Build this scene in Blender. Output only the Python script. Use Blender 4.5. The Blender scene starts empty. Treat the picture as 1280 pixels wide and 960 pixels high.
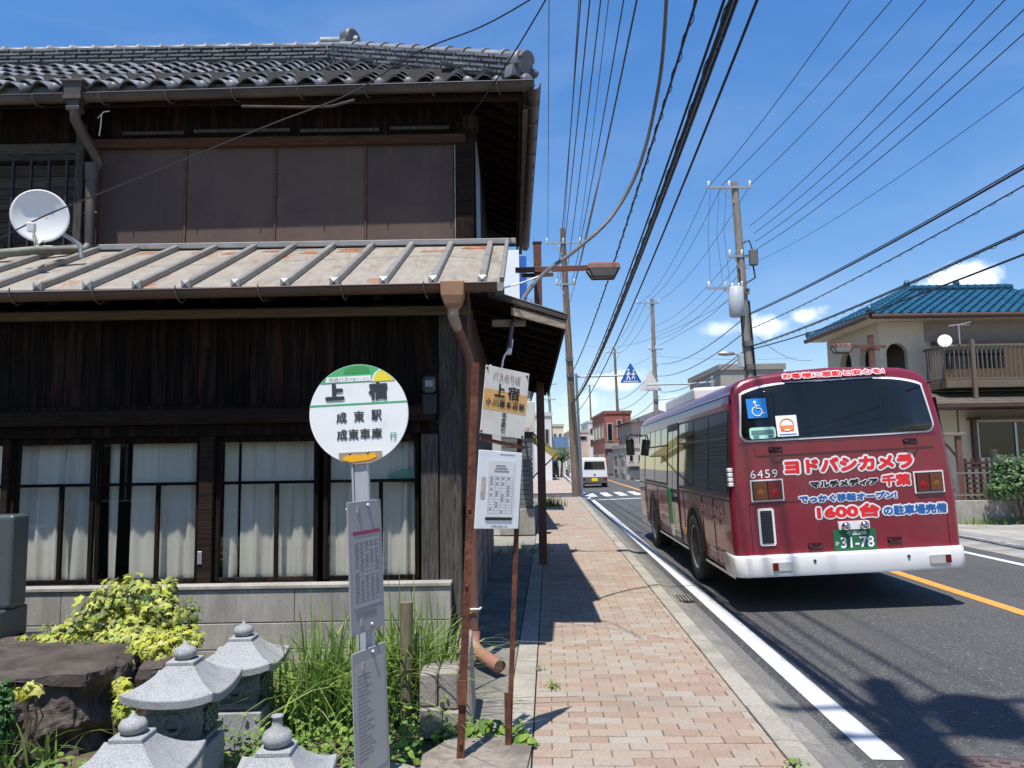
import bpy, bmesh, math, random
from mathutils import Vector, Matrix
random.seed(7)
rad = math.radians
sc = bpy.context.scene
COL = sc.collection
# ---------------------------------------------------------------- camera
CAM_H, PITCH, ROLL, FPX = 1.55, rad(5.75), rad(0.9), 960.0
_F = Vector((0, math.cos(PITCH), math.sin(PITCH)))
_U0 = Vector((0, -math.sin(PITCH), math.cos(PITCH)))
_R = Vector((1, 0, 0)) * math.cos(ROLL) - _U0 * math.sin(ROLL)
_U = Vector((1, 0, 0)) * math.sin(ROLL) + _U0 * math.cos(ROLL)
cd = bpy.data.cameras.new('camera'); cam = bpy.data.objects.new('camera', cd); COL.objects.link(cam)
cd.sensor_width = 36; cd.lens = 36 * FPX / 1280; cd.clip_start = 0.05; cd.clip_end = 4000
cam.matrix_world = Matrix(((_R.x, _U.x, -_F.x, 0), (_R.y, _U.y, -_F.y, 0), (_R.z, _U.z, -_F.z, CAM_H), (0, 0, 0, 1)))
sc.camera = cam
# ---------------------------------------------------------------- sky and sun
SUN_EL, SUN_AZ = rad(69), rad(19)          # light travels forward and 19 degrees to the right
W = bpy.data.worlds.new('World'); sc.world = W; W.use_nodes = True
nt = W.node_tree; nt.nodes.clear()
def N(t, **k):
    n = nt.nodes.new(t)
    for a, b in k.items(): setattr(n, a, b)
    return n
out = N('ShaderNodeOutputWorld'); bg = N('ShaderNodeBackground'); bg.inputs[1].default_value = 0.15
sky = N('ShaderNodeTexSky', sky_type='NISHITA', sun_disc=False, sun_elevation=SUN_EL, sun_rotation=math.pi + SUN_AZ)
sky.air_density = 1.0; sky.dust_density = 0.2; sky.ozone_density = 2.4; sky.altitude = 0
hs = N('ShaderNodeHueSaturation'); hs.inputs['Saturation'].default_value = 1.8; hs.inputs['Value'].default_value = 1.72
gm = N('ShaderNodeGamma'); gm.inputs[1].default_value = .58; nt.links.new(sky.outputs[0], gm.inputs[0]); nt.links.new(gm.outputs[0], hs.inputs['Color']); hs.inputs['Hue'].default_value = .513
tc = N('ShaderNodeTexCoord'); nz = N('ShaderNodeTexNoise'); nz.inputs['Scale'].default_value = 16; nz.inputs['Detail'].default_value = 8; nz.inputs['Roughness'].default_value = 0.62
nt.links.new(tc.outputs['Generated'], nz.inputs['Vector'])
def ray(x, y): return (_F + _R * ((x - 640) / FPX) + _U * ((480 - y) / FPX))
def cloud(dirv, sx, sz, amt, prev):
    sub = N('ShaderNodeVectorMath', operation='SUBTRACT'); sub.inputs[1].default_value = dirv
    mul = N('ShaderNodeVectorMath', operation='MULTIPLY'); mul.inputs[1].default_value = (1 / sx, 1 / sx, 1 / sz)
    ln = N('ShaderNodeVectorMath', operation='LENGTH')
    nt.links.new(tc.outputs['Generated'], sub.inputs[0]); nt.links.new(sub.outputs[0], mul.inputs[0]); nt.links.new(mul.outputs[0], ln.inputs[0])
    ad = N('ShaderNodeMath', operation='MULTIPLY_ADD'); nt.links.new(nz.outputs[0], ad.inputs[0]); ad.inputs[1].default_value = 2.6
    nt.links.new(ln.outputs['Value'], ad.inputs[2])
    mr = N('ShaderNodeMapRange', interpolation_type='SMOOTHSTEP'); mr.inputs[1].default_value = 2.25; mr.inputs[2].default_value = 1.45; mr.inputs[3].default_value = 0; mr.inputs[4].default_value = amt
    nt.links.new(ad.outputs[0], mr.inputs[0])
    if prev is None: return mr.outputs[0]
    mx = N('ShaderNodeMath', operation='MAXIMUM'); nt.links.new(prev, mx.inputs[0]); nt.links.new(mr.outputs[0], mx.inputs[1]); return mx.outputs[0]
msk = None
for (px, py, sx, sz, amt) in ((960, 408, .045, .02, .75), (1010, 392, .035, .018, .85), (900, 412, .03, .013, .5), (1205, 352, .045, .02, .9), (1140, 375, .03, .012, .4), (765, 478, .06, .018, .6), (735, 500, .05, .02, .3), (850, 505, .05, .015, .3)):
    msk = cloud(ray(px, py).normalized(), sx, sz, amt, msk)
# thin high streaks everywhere in the sky
mp = N('ShaderNodeMapping'); mp.inputs['Scale'].default_value = (2.2, 2.2, 7.0); nt.links.new(tc.outputs['Generated'], mp.inputs[0])
n2 = N('ShaderNodeTexNoise'); n2.inputs['Scale'].default_value = 1.6; n2.inputs['Detail'].default_value = 7; n2.inputs['Distortion'].default_value = .6; nt.links.new(mp.outputs[0], n2.inputs['Vector'])
m2 = N('ShaderNodeMapRange', interpolation_type='SMOOTHSTEP'); m2.inputs[1].default_value = .42; m2.inputs[2].default_value = .8; m2.inputs[4].default_value = .06; nt.links.new(n2.outputs[0], m2.inputs[0])
mxx = N('ShaderNodeMath', operation='MAXIMUM'); nt.links.new(msk, mxx.inputs[0]); nt.links.new(m2.outputs[0], mxx.inputs[1])
mix = N('ShaderNodeMixRGB'); nt.links.new(mxx.outputs[0], mix.inputs[0]); nt.links.new(hs.outputs[0], mix.inputs[1]); mix.inputs[2].default_value = (7.6, 8.0, 8.6, 1)
nt.links.new(mix.outputs[0], bg.inputs[0]); nt.links.new(bg.outputs[0], out.inputs[0])
sd = bpy.data.lights.new('sun', 'SUN'); sd.energy = 5.0; sd.angle = rad(0.53); sd.color = (1.0, .955, .88)
sun = bpy.data.objects.new('sun', sd); COL.objects.link(sun)
_ld = Vector((math.sin(SUN_AZ) * math.cos(SUN_EL), math.cos(SUN_AZ) * math.cos(SUN_EL), -math.sin(SUN_EL)))
sun.rotation_euler = _ld.to_track_quat('-Z', 'Y').to_euler(); sun.location = (0, -10, 30)
sc.view_settings.view_transform = 'Standard'; sc.view_settings.look = 'None'; sc.view_settings.exposure = 0.36; sc.view_settings.gamma = 1
sc.cycles.max_bounces = 6; sc.cycles.transparent_max_bounces = 12
# ---------------------------------------------------------------- helpers
def P(x, y, d):
    r = ray(x, y); t = d / r.y; return Vector((r.x * t, d, CAM_H + r.z * t))
def G(x, y, z=0.0):
    r = ray(x, y); t = (z - CAM_H) / r.z; return Vector((r.x * t, r.y * t, z))
RS, RC = math.sin(rad(2.6)), math.cos(rad(2.6))
def rd(s, t, z=0.0):                      # street frame: s along the street, t across it to the right
    return Vector((t * RC + s * RS, s * RC - t * RS, z))
RDM = Matrix.Rotation(-rad(2.6), 4, 'Z')
ABS = {}
def tag(o, label=None, cat=None, group=None, kind=None):
    if label: o['label'] = label
    if cat: o['category'] = cat
    if group: o['group'] = group
    if kind: o['kind'] = kind
    return o
def empty(name, loc, label, cat, group=None, local=False, rot=None):
    o = bpy.data.objects.new(name, None); COL.objects.link(o); o.empty_display_size = .2
    o.location = loc; ABS[o.name] = Vector((0, 0, 0)) if local else Vector(loc)
    if rot is not None: o.rotation_euler = rot
    return tag(o, label, cat, group)
def copy_tree(o, parent=None):
    c = o.copy(); COL.objects.link(c); c.parent = parent
    if o.name in ABS: ABS[c.name] = ABS[o.name]
    for ch in list(o.children): copy_tree(ch, c)
    return c
class M:
    def __init__(s): s.v = []; s.f = []; s.m = []; s.sm = []
    def add(s, vs, fs, mi=0, smooth=False, mat=None):
        b = len(s.v)
        s.v += [tuple((mat @ Vector(q)) if mat is not None else q) for q in vs]
        for q in fs: s.f.append(tuple(b + i for i in q)); s.m.append(mi); s.sm.append(smooth)
        return s
    def box(s, x0, x1, y0, y1, z0, z1, mi=0, mat=None):
        return s.add([(x0, y0, z0), (x1, y0, z0), (x1, y1, z0), (x0, y1, z0), (x0, y0, z1), (x1, y0, z1), (x1, y1, z1), (x0, y1, z1)],
              [(0, 3, 2, 1), (4, 5, 6, 7), (0, 1, 5, 4), (1, 2, 6, 5), (2, 3, 7, 6), (3, 0, 4, 7)], mi, False, mat)
    def bar(s, p, q, w, h, mi=0, up=(0, 0, 1)):
        p, q = Vector(p), Vector(q); d = (q - p).normalized(); u = Vector(up)
        if abs(d.dot(u)) > .98: u = Vector((0, 1, 0))
        r = d.cross(u).normalized(); u = r.cross(d).normalized()
        vs = []
        for e in (p, q):
            for a, b in ((-1, -1), (1, -1), (1, 1), (-1, 1)): vs.append(e + r * (a * w / 2) + u * (b * h / 2))
        return s.add([tuple(v) for v in vs], [(0, 1, 2, 3), (7, 6, 5, 4), (0, 4, 5, 1), (1, 5, 6, 2), (2, 6, 7, 3), (3, 7, 4, 0)], mi)
    def tube(s, pts, r, n=8, mi=0, caps=True, smooth=True):
        pts = [Vector(p) for p in pts]; k = len(pts); rr = r if isinstance(r, (list, tuple)) else [r] * k
        vs = []; prev = None
        for i, p in enumerate(pts):
            d = (pts[min(i + 1, k - 1)] - pts[max(i - 1, 0)]).normalized()
            if prev is None:
                a = Vector((0, 0, 1)) if abs(d.z) < .9 else Vector((1, 0, 0)); e = d.cross(a).normalized()
            else: e = (prev - d * prev.dot(d)).normalized()
            prev = e; g = d.cross(e)
            for j in range(n):
                t = 2 * math.pi * j / n; vs.append(tuple(p + (e * math.cos(t) + g * math.sin(t)) * rr[i]))
        fs = [(i * n + j, i * n + (j + 1) % n, (i + 1) * n + (j + 1) % n, (i + 1) * n + j) for i in range(k - 1) for j in range(n)]
        s.add(vs, fs, mi, smooth)
        if caps: s.add(vs[:n], [tuple(range(n))[::-1]], mi); s.add(vs[-n:], [tuple(range(n))], mi)
        return s
    def lathe(s, prof, n=20, mat=None, mi=0, smooth=True):
        vs = [(r * math.cos(2 * math.pi * j / n), r * math.sin(2 * math.pi * j / n), z) for r, z in prof for j in range(n)]
        fs = [(i * n + j, i * n + (j + 1) % n, (i + 1) * n + (j + 1) % n, (i + 1) * n + j) for i in range(len(prof) - 1) for j in range(n)]
        return s.add(vs, fs, mi, smooth, mat)
    def prism(s, poly, h0, h1, mat=None, mi=0, smooth=False):   # polygon in xy, extruded along z
        n = len(poly)
        vs = [(x, y, h0) for x, y in poly] + [(x, y, h1) for x, y in poly]
        s.add(vs, [tuple(range(n))[::-1], tuple(range(n, 2 * n))], mi, False, mat)
        return s.add(vs, [(i, (i + 1) % n, n + (i + 1) % n, n + i) for i in range(n)], mi, smooth, mat)
    def loft(s, rings, mi=0, smooth=True, close=True, cap=True):
        n = len(rings[0]); vs = [tuple(p) for r in rings for p in r]
        fs = [(i * n + j, i * n + (j + 1) % n, (i + 1) * n + (j + 1) % n, (i + 1) * n + j) for i in range(len(rings) - 1) for j in range(n if close else n - 1)]
        s.add(vs, fs, mi, smooth)
        if cap: s.add(rings[0], [tuple(range(n))[::-1]], mi); s.add(rings[-1], [tuple(range(n))], mi)
        return s
    def mesh(s, name, mats, off=(0, 0, 0), recalc=True):
        me = bpy.data.meshes.new(name); o = Vector(off)
        me.from_pydata([tuple(Vector(v) - o) for v in s.v], [], s.f)
        for m in (mats if isinstance(mats, (list, tuple)) else [mats]): me.materials.append(m)
        me.polygons.foreach_set('material_index', s.m); me.polygons.foreach_set('use_smooth', s.sm)
        if recalc:
            b = bmesh.new(); b.from_mesh(me); bmesh.ops.recalc_face_normals(b, faces=b.faces); b.to_mesh(me); b.free()
        me.update(); return me
    def build(s, name, mats, parent=None, bevel=0, origin=None, label=None, cat=None, group=None, kind=None, recalc=True, seg=1, sub=0):
        if origin is None:
            xs = [v[0] for v in s.v]; ys = [v[1] for v in s.v]; zs = [v[2] for v in s.v]
            origin = Vector(((min(xs) + max(xs)) / 2, (min(ys) + max(ys)) / 2, min(zs)))
        origin = Vector(origin)
        o = bpy.data.objects.new(name, s.mesh(name, mats, origin, recalc)); COL.objects.link(o)
        ABS[o.name] = origin
        if parent is not None: o.parent = parent; o.location = origin - ABS[parent.name]
        else: o.location = origin
        if bevel:
            m = o.modifiers.new('bevel', 'BEVEL'); m.width = bevel; m.segments = seg; m.limit_method = 'ANGLE'; m.angle_limit = rad(35)
        if sub:
            m = o.modifiers.new('subdivision', 'SUBSURF'); m.levels = sub; m.render_levels = sub
        return tag(o, label, cat, group, kind)
def inst(src, parent, loc, rot=None, name=None):
    o = bpy.data.objects.new(name or src.name.split('.')[0], src); COL.objects.link(o); o.parent = parent; o.location = loc
    if rot is not None: o.rotation_euler = rot
    return o
def frame(ll, lr, ul):                    # matrix whose x,y span a board and whose z faces out of it
    x = (lr - ll).normalized(); y = (ul - ll); y = (y - x * y.dot(x)).normalized(); z = x.cross(y)
    return Matrix(((x.x, y.x, z.x, ll.x), (x.y, y.y, z.y, ll.y), (x.z, y.z, z.z, ll.z), (0, 0, 0, 1)))
# ---------------------------------------------------------------- materials
def mk(name, col, rough=.6, var=.18, scale=6, bump=0.0, metal=0.0, spec=.4, stretch=(1, 1, 1), col2=None, s2=1.3, lo=.45, hi=.62, rnd=0.0, bscale=None, coat=0.0, detail=6, emit=None, trans=None, island=None):
    m = bpy.data.materials.new(name); m.use_nodes = True; t = m.node_tree; n = t.nodes; L = t.links.new
    b = n['Principled BSDF']; b.inputs['Roughness'].default_value = rough; b.inputs['Metallic'].default_value = metal; b.inputs['Specular IOR Level'].default_value = spec
    if coat: b.inputs['Coat Weight'].default_value = coat; b.inputs['Coat Roughness'].default_value = .05
    c = n.new('ShaderNodeTexCoord'); mp = n.new('ShaderNodeMapping'); mp.inputs['Scale'].default_value = stretch
    L(c.outputs['Object'], mp.inputs[0])
    oi = n.new('ShaderNodeObjectInfo')
    sh = n.new('ShaderNodeVectorMath'); sh.operation = 'ADD'; mr = n.new('ShaderNodeVectorMath'); mr.operation = 'SCALE'; mr.inputs['Scale'].default_value = 37
    L(oi.outputs['Location'], mr.inputs[0]); L(mp.outputs[0], sh.inputs[0]); L(mr.outputs[0], sh.inputs[1])
    z = n.new('ShaderNodeTexNoise'); z.inputs['Scale'].default_value = scale; z.inputs['Detail'].default_value = detail; z.inputs['Roughness'].default_value = .6
    L(sh.outputs[0], z.inputs['Vector'])
    r = n.new('ShaderNodeValToRGB'); r.color_ramp.elements[0].position = .28; r.color_ramp.elements[1].position = .72
    r.color_ramp.elements[0].color = tuple(max(0, k * (1 - var)) for k in col) + (1,); r.color_ramp.elements[1].color = tuple(min(1, k * (1 + var)) for k in col) + (1,)
    L(z.outputs[0], r.inputs[0]); o = r.outputs[0]
    if col2:
        z2 = n.new('ShaderNodeTexNoise'); z2.inputs['Scale'].default_value = s2; z2.inputs['Detail'].default_value = 7; z2.inputs['Roughness'].default_value = .65; L(sh.outputs[0], z2.inputs['Vector'])
        g = n.new('ShaderNodeMapRange'); g.inputs[1].default_value = lo; g.inputs[2].default_value = hi; L(z2.outputs[0], g.inputs[0])
        x = n.new('ShaderNodeMixRGB'); L(g.outputs[0], x.inputs[0]); L(o, x.inputs[1]); x.inputs[2].default_value = tuple(col2) + (1,); o = x.outputs[0]
    if rnd:
        h = n.new('ShaderNodeHueSaturation'); g = n.new('ShaderNodeMapRange'); g.inputs[3].default_value = 1 - rnd; g.inputs[4].default_value = 1 + rnd
        L(oi.outputs['Random'], g.inputs[0]); L(g.outputs[0], h.inputs['Value']); L(o, h.inputs['Color']); o = h.outputs[0]
    if island:                                # a spread of colours from leaf to leaf (or piece to piece)
        ge = n.new('ShaderNodeNewGeometry'); rr = n.new('ShaderNodeValToRGB'); e = rr.color_ramp.elements
        while len(e) < len(island): e.new(.5)
        for i, k in enumerate(island): e[i].position = i / (len(island) - 1); e[i].color = tuple(k) + (1,)
        L(ge.outputs['Random Per Island'], rr.inputs[0])
        x = n.new('ShaderNodeMixRGB'); x.blend_type = 'MULTIPLY'; x.inputs[0].default_value = 1; L(o, x.inputs[1]); L(rr.outputs[0], x.inputs[2]); o = x.outputs[0]
    L(o, b.inputs['Base Color'])
    if trans:
        ts = n.new('ShaderNodeBsdfTranslucent'); L(o, ts.inputs[0]); ms = n.new('ShaderNodeMixShader'); ms.inputs[0].default_value = trans
        L(b.outputs[0], ms.inputs[1]); L(ts.outputs[0], ms.inputs[2]); L(ms.outputs[0], n['Material Output'].inputs[0])
    if bump:
        zb = z
        if bscale:
            zb = n.new('ShaderNodeTexNoise'); zb.inputs['Scale'].default_value = bscale; zb.inputs['Detail'].default_value = 5; L(sh.outputs[0], zb.inputs['Vector'])
        bp = n.new('ShaderNodeBump'); bp.inputs['Strength'].default_value = min(1, bump); bp.inputs['Distance'].default_value = .01 * max(1, bump); L(zb.outputs[0], bp.inputs['Height']); L(bp.outputs[0], b.inputs['Normal'])
    if emit: b.inputs['Emission Color'].default_value = tuple(emit[:3]) + (1,); b.inputs['Emission Strength'].default_value = emit[3]
    return m
def glass(name, tint=(.9, .95, .95), ior=1.5, dark=0.0, rough=.0):
    m = bpy.data.materials.new(name); m.use_nodes = True; t = m.node_tree; n = t.nodes; n.remove(n['Principled BSDF'])
    tr = n.new('ShaderNodeBsdfTransparent'); tr.inputs[0].default_value = tuple(k * (1 - dark) for k in tint) + (1,)
    gl = n.new('ShaderNodeBsdfGlossy'); gl.inputs['Roughness'].default_value = rough; lw = n.new('ShaderNodeLayerWeight'); lw.inputs[0].default_value = .5
    pw = n.new('ShaderNodeMath'); pw.operation = 'POWER'; pw.inputs[1].default_value = 4; t.links.new(lw.outputs['Facing'], pw.inputs[0])   # reflection grows towards grazing, the same from both sides
    ma = n.new('ShaderNodeMath'); ma.operation = 'MULTIPLY_ADD'; ma.inputs[1].default_value = .8; ma.inputs[2].default_value = .045; t.links.new(pw.outputs[0], ma.inputs[0])
    ms = n.new('ShaderNodeMixShader'); t.links.new(ma.outputs[0], ms.inputs[0]); t.links.new(tr.outputs[0], ms.inputs[1]); t.links.new(gl.outputs[0], ms.inputs[2])
    t.links.new(ms.outputs[0], n['Material Output'].inputs[0]); return m
def flat(name, col, rough=.5, spec=.3): return mk(name, col, rough, .04, 30, spec=spec)
m_asph = mk('asphalt', (.068, .068, .069), .85, .5, 55, .9, col2=(.26, .25, .235), s2=48, lo=.58, hi=.66, bscale=70, detail=5)
m_white = mk('road_paint_white', (.62, .62, .61), .7, .06, 12, .3, col2=(.45, .45, .44), s2=9, lo=.6, hi=.8, bscale=160)
m_orange = mk('road_paint_orange', (.72, .30, .05), .7, .1, 12, .3, col2=(.35, .2, .1), s2=9, lo=.6, hi=.8, bscale=160)
m_conc = mk('concrete', (.33, .31, .28), .9, .18, 9, .5, col2=(.2, .19, .17), s2=1.6, lo=.45, hi=.7, bscale=60)
m_concd = mk('gutter_concrete', (.27, .255, .22), .9, .38, 38, .8, col2=(.15, .145, .13), s2=2.2, lo=.42, hi=.68, bscale=120)
m_apron = mk('worn_apron_concrete', (.22, .205, .18), .95, .3, 22, .8, col2=(.12, .115, .1), s2=1.8, lo=.42, hi=.62, bscale=70)
m_soil = mk('soil', (.11, .085, .055), .95, .45, 18, 1, col2=(.06, .08, .03), s2=3, lo=.45, hi=.6, bscale=50)
m_ground = mk('open_ground', (.25, .235, .205), .95, .2, 4, .5, col2=(.17, .165, .14), s2=.4, bscale=40)
m_woodk = mk('black_charred_wood', (.0085, .0065, .0055), .85, .6, 5, .7, spec=.12, stretch=(9, 9, .7), col2=(.048, .022, .013), s2=2.2, lo=.48, hi=.72, rnd=.45)
m_woodb = mk('dark_brown_wood', (.024, .015, .011), .85, .5, 5, .7, spec=.12, stretch=(.8, 9, 9), rnd=.15)
m_woodh = mk('weathered_header_wood', (.085, .04, .024), .85, .4, 6, .5, spec=.15, stretch=(.7, 9, 9), col2=(.05, .03, .02), s2=1.2)
m_woodg = mk('grey_weathered_wood', (.075, .068, .06), .9, .6, 7, .9, spec=.15, stretch=(10, 10, .9), col2=(.16, .15, .14), s2=2.5, lo=.55, hi=.75, rnd=.1)
m_woodgh = mk('grey_weathered_board', (.085, .072, .06), .9, .6, 7, .9, spec=.15, stretch=(.8, 10, 10), col2=(.15, .13, .11), s2=2, lo=.55, hi=.75, rnd=.25)
m_barge = mk('pale_weathered_board', (.30, .25, .20), .85, .4, 7, .6, stretch=(1, 8, 8), col2=(.13, .1, .08), s2=2)
m_panel = mk('brown_shutter_sheet', (.115, .08, .066), .6, .1, 3, .05, spec=.18, col2=(.085, .06, .052), s2=.9, rnd=.1)
m_strip = mk('rusty_strip', (.12, .055, .03), .8, .4, 14, .3)
m_tin = mk('aged_roof_tin', (.31, .28, .24), .55, .2, 5, .15, metal=.1, stretch=(3, .7, 3), col2=(.30, .125, .06), s2=1.7, lo=.58, hi=.70)
m_hook = mk('dull_hook', (.13, .11, .1), .6, .1, 20, metal=.3)
m_rib = mk('roof_rib_metal', (.27, .265, .255), .5, .15, 8, .1, metal=.3, col2=(.22, .17, .13), s2=2.5, lo=.6, hi=.75, rnd=.08)
m_gut = mk('copper_brown_gutter', (.135, .066, .045), .45, .2, 5, .1, spec=.5, stretch=(.6, 3, 3), col2=(.09, .06, .045), s2=1.5)
m_gut2 = mk('dark_brown_gutter', (.05, .040, .034), .5, .2, 5, .1, spec=.5, col2=(.09, .07, .055), s2=1.5)
m_hop = mk('tan_hopper', (.30, .165, .095), .5, .12, 8, .1)
m_tile = mk('grey_kawara', (.195, .20, .212), .5, .3, 7, .25, spec=.45, col2=(.20, .205, .21), s2=3.2, lo=.5, hi=.72, rnd=.30)
m_tilee = mk('dark_kawara', (.115, .12, .13), .45, .3, 9, .3, col2=(.17, .17, .175), s2=4, lo=.52, hi=.7, rnd=.3)
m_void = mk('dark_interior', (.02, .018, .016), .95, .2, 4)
m_curt = mk('cream_curtain', (.74, .67, .57), .95, .06, 3, 0, spec=.1, stretch=(9, 9, .6), rnd=.05)
m_pane = glass('window_glass', (.93, .95, .95))
m_steel = mk('galvanised_steel', (.40, .41, .42), .42, .1, 20, .05, metal=.6)
m_alu = mk('anodised_post', (.50, .52, .545), .4, .08, 10, .03, metal=.35, stretch=(8, 8, 1))
m_rust = mk('red_brown_rust', (.095, .033, .02), .85, .45, 22, .7, col2=(.17, .065, .03), s2=9, lo=.5, hi=.65)
m_brownp = mk('brown_painted_steel', (.125, .05, .034), .55, .2, 8, .1, spec=.5, col2=(.2, .1, .07), s2=5, lo=.6, hi=.75)
m_signw = mk('sign_white', (.80, .82, .82), .45, .03, 6, spec=.4)
m_signold = mk('aged_enamel_white', (.70, .67, .60), .55, .05, 7, .1, col2=(.55, .46, .34), s2=3, lo=.52, hi=.72)
m_signor = mk('aged_enamel_orange', (.72, .40, .13), .55, .08, 7, .1, col2=(.66, .52, .33), s2=3, lo=.5, hi=.7)
m_ink = flat('black_ink', (.02, .02, .023)); m_ink2 = flat('dark_grey_ink', (.05, .055, .065)); m_inkf = flat('faded_ink', (.30, .25, .23)); m_inkg = flat('grey_print', (.28, .28, .29))
m_grn = flat('sign_green', (.09, .42, .17)); m_grnd = flat('sign_deep_green', (.06, .30, .10)); m_yel = flat('sign_yellow', (.80, .66, .05)); m_yelor = flat('sign_amber', (.85, .42, .02))
m_paper = mk('paper', (.74, .74, .72), .8, .05, 8, .1); m_paperg = mk('grey_timetable', (.30, .295, .30), .55, .06, 8, .05)
m_granite = mk('pale_granite', (.34, .345, .35), .85, .55, 330, .25, col2=(.2, .205, .21), s2=210, lo=.52, hi=.6, detail=2)
m_granited = mk('polished_granite', (.16, .19, .185), .4, .4, 130, .1, col2=(.09, .11, .105), s2=50, lo=.5, hi=.6, detail=3)
m_slab = mk('dark_green_granite', (.07, .085, .085), .35, .35, 110, .05, detail=3)
m_rock = mk('brown_boulder', (.070, .055, .048), .7, .5, 5, 1.0, col2=(.15, .125, .115), s2=2.6, lo=.55, hi=.8, bscale=22, spec=.35)
m_ivy = mk('variegated_ivy', (1, 1, 1), .5, .18, 40, 0, trans=.25, island=[(.16, .22, .045), (.35, .42, .07), (.55, .58, .09), (.66, .66, .16), (.10, .17, .05), (.62, .60, .26)])
m_ivyy = mk('yellow_ivy', (1, 1, 1), .5, .18, 40, 0, trans=.25, island=[(.62, .60, .06), (.50, .52, .06), (.32, .40, .05), (.68, .64, .18), (.22, .31, .06)])
m_ivyg = mk('green_creeper', (1, 1, 1), .5, .15, 40, 0, trans=.2, island=[(.03, .09, .02), (.05, .14, .03), (.08, .18, .04)])
m_grass = mk('long_grass', (1, 1, 1), .55, .15, 20, 0, trans=.3, island=[(.13, .23, .05), (.20, .34, .065), (.30, .43, .09), (.16, .27, .06), (.40, .42, .18)])
m_weed = mk('green_weeds', (1, 1, 1), .55, .15, 30, 0, trans=.3, island=[(.08, .17, .03), (.16, .28, .04), (.26, .38, .06), (.12, .2, .05)])
m_leafd = mk('garden_shrub', (1, 1, 1), .45, .15, 30, 0, trans=.15, island=[(.03, .07, .02), (.05, .11, .025), (.09, .17, .04), (.04, .08, .02)])
m_bark = mk('bark', (.10, .075, .05), .9, .4, 12, .8)
m_pole = mk('old_concrete_pole', (.24, .215, .19), .85, .2, 7, .3, stretch=(4, 4, .5), col2=(.13, .1, .08), s2=2, lo=.5, hi=.7)
m_polew = mk('brown_timber_pole', (.20, .15, .11), .9, .3, 7, .4, stretch=(6, 6, .5), col2=(.11, .08, .06), s2=2)
m_wire = mk('black_cable', (.018, .018, .02), .5, .1, 10); m_wireg = mk('grey_cable', (.13, .125, .12), .5, .15, 10)
m_insul = mk('porcelain', (.75, .76, .78), .2, .03, 10); m_trafo = mk('transformer_grey', (.42, .45, .48), .45, .08, 8)
m_rubber = mk('tyre_rubber', (.022, .022, .023), .8, .2, 20, .2); m_black = mk('black_plastic', (.02, .02, .022), .45, .1, 20); m_chrome = mk('chrome', (.6, .6, .62), .12, .02, 10, metal=1)

def weather(m, scale, lo, hi, tint, amt, stretch=(1, 1, 1)):
    """worn patches, stains and dust with a shape of their own, laid over a material in world space"""
    t = m.node_tree; n = t.nodes; L = t.links.new; b = n['Principled BSDF']; old = b.inputs['Base Color'].links[0].from_socket
    ge = n.new('ShaderNodeNewGeometry'); mp = n.new('ShaderNodeMapping'); mp.inputs['Scale'].default_value = stretch; L(ge.outputs['Position'], mp.inputs[0])
    z = n.new('ShaderNodeTexNoise'); z.inputs['Scale'].default_value = scale; z.inputs['Detail'].default_value = 7; z.inputs['Roughness'].default_value = .65; z.inputs['Distortion'].default_value = .4; L(mp.outputs[0], z.inputs['Vector'])
    r = n.new('ShaderNodeMapRange'); r.inputs[1].default_value = lo; r.inputs[2].default_value = hi; r.inputs[4].default_value = amt; L(z.outputs[0], r.inputs[0])
    x = n.new('ShaderNodeMixRGB'); L(r.outputs[0], x.inputs[0]); L(old, x.inputs[1]); x.inputs[2].default_value = tint + (1,); L(x.outputs[0], b.inputs['Base Color'])
weather(m_panel, 3.5, .55, .72, (.15, .10, .075), .45, (2.5, 1, .35)); weather(m_asph, .5, .45, .75, (.12, .115, .105), .55, (1, .35, 1)); weather(m_asph, 1.6, .58, .72, (.035, .035, .037), .6, (1, .3, 1))
weather(m_white, 7, .5, .68, (.34, .34, .33), .55); weather(m_orange, 7, .52, .7, (.3, .2, .12), .5)
weather(m_granite, 9, .52, .72, (.16, .17, .15), .6); weather(m_granited, 7, .5, .7, (.10, .12, .08), .6); weather(m_rock, 4, .5, .7, (.14, .125, .115), .5); weather(m_conc, 3, .5, .7, (.16, .15, .12), .5); weather(m_concd, 2.2, .45, .65, (.12, .115, .1), .6); weather(m_signw, 5, .55, .8, (.6, .58, .54), .5); weather(m_tin, 2.6, .55, .68, (.19, .16, .13), .6, (3, .5, 1))
# ================================================================ SETTING
def struct(name, m, mat, parent=None, **k):
    return m.build(name, mat, parent, kind=None if parent else 'structure', recalc=k.pop('recalc', True), **k)
def strip(prof, s0, s1, ds, jit=0.0):     # ribbon along the street from a cross profile [(t,z)...]
    g = M(); n = len(prof); k = max(1, int((s1 - s0) / ds))
    vs = [tuple(rd(s0 + (s1 - s0) * i / k, t, z + random.uniform(-jit, jit))) for i in range(k + 1) for t, z in prof]
    return g.add(vs, [(i * n + j, i * n + j + 1, (i + 1) * n + j + 1, (i + 1) * n + j) for i in range(k) for j in range(n - 1)])
g = M(); g.add([(-900, -300, -.16), (900, -300, -.16), (900, 2500, -.16), (-900, 2500, -.16)], [(0, 1, 2, 3)]); struct('ground', g, m_ground)
def road_z(t): return -.045 + (t - 1.6) / 2.9 * .08 if t < 4.5 else .035 - (t - 4.5) / 2.5 * .07
road = struct('road', strip([(1.44, -.05), (1.6, -.045), (4.5, .035), (6.95, -.034), (7.25, -.045)], -60, 420, 10), m_asph)
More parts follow.
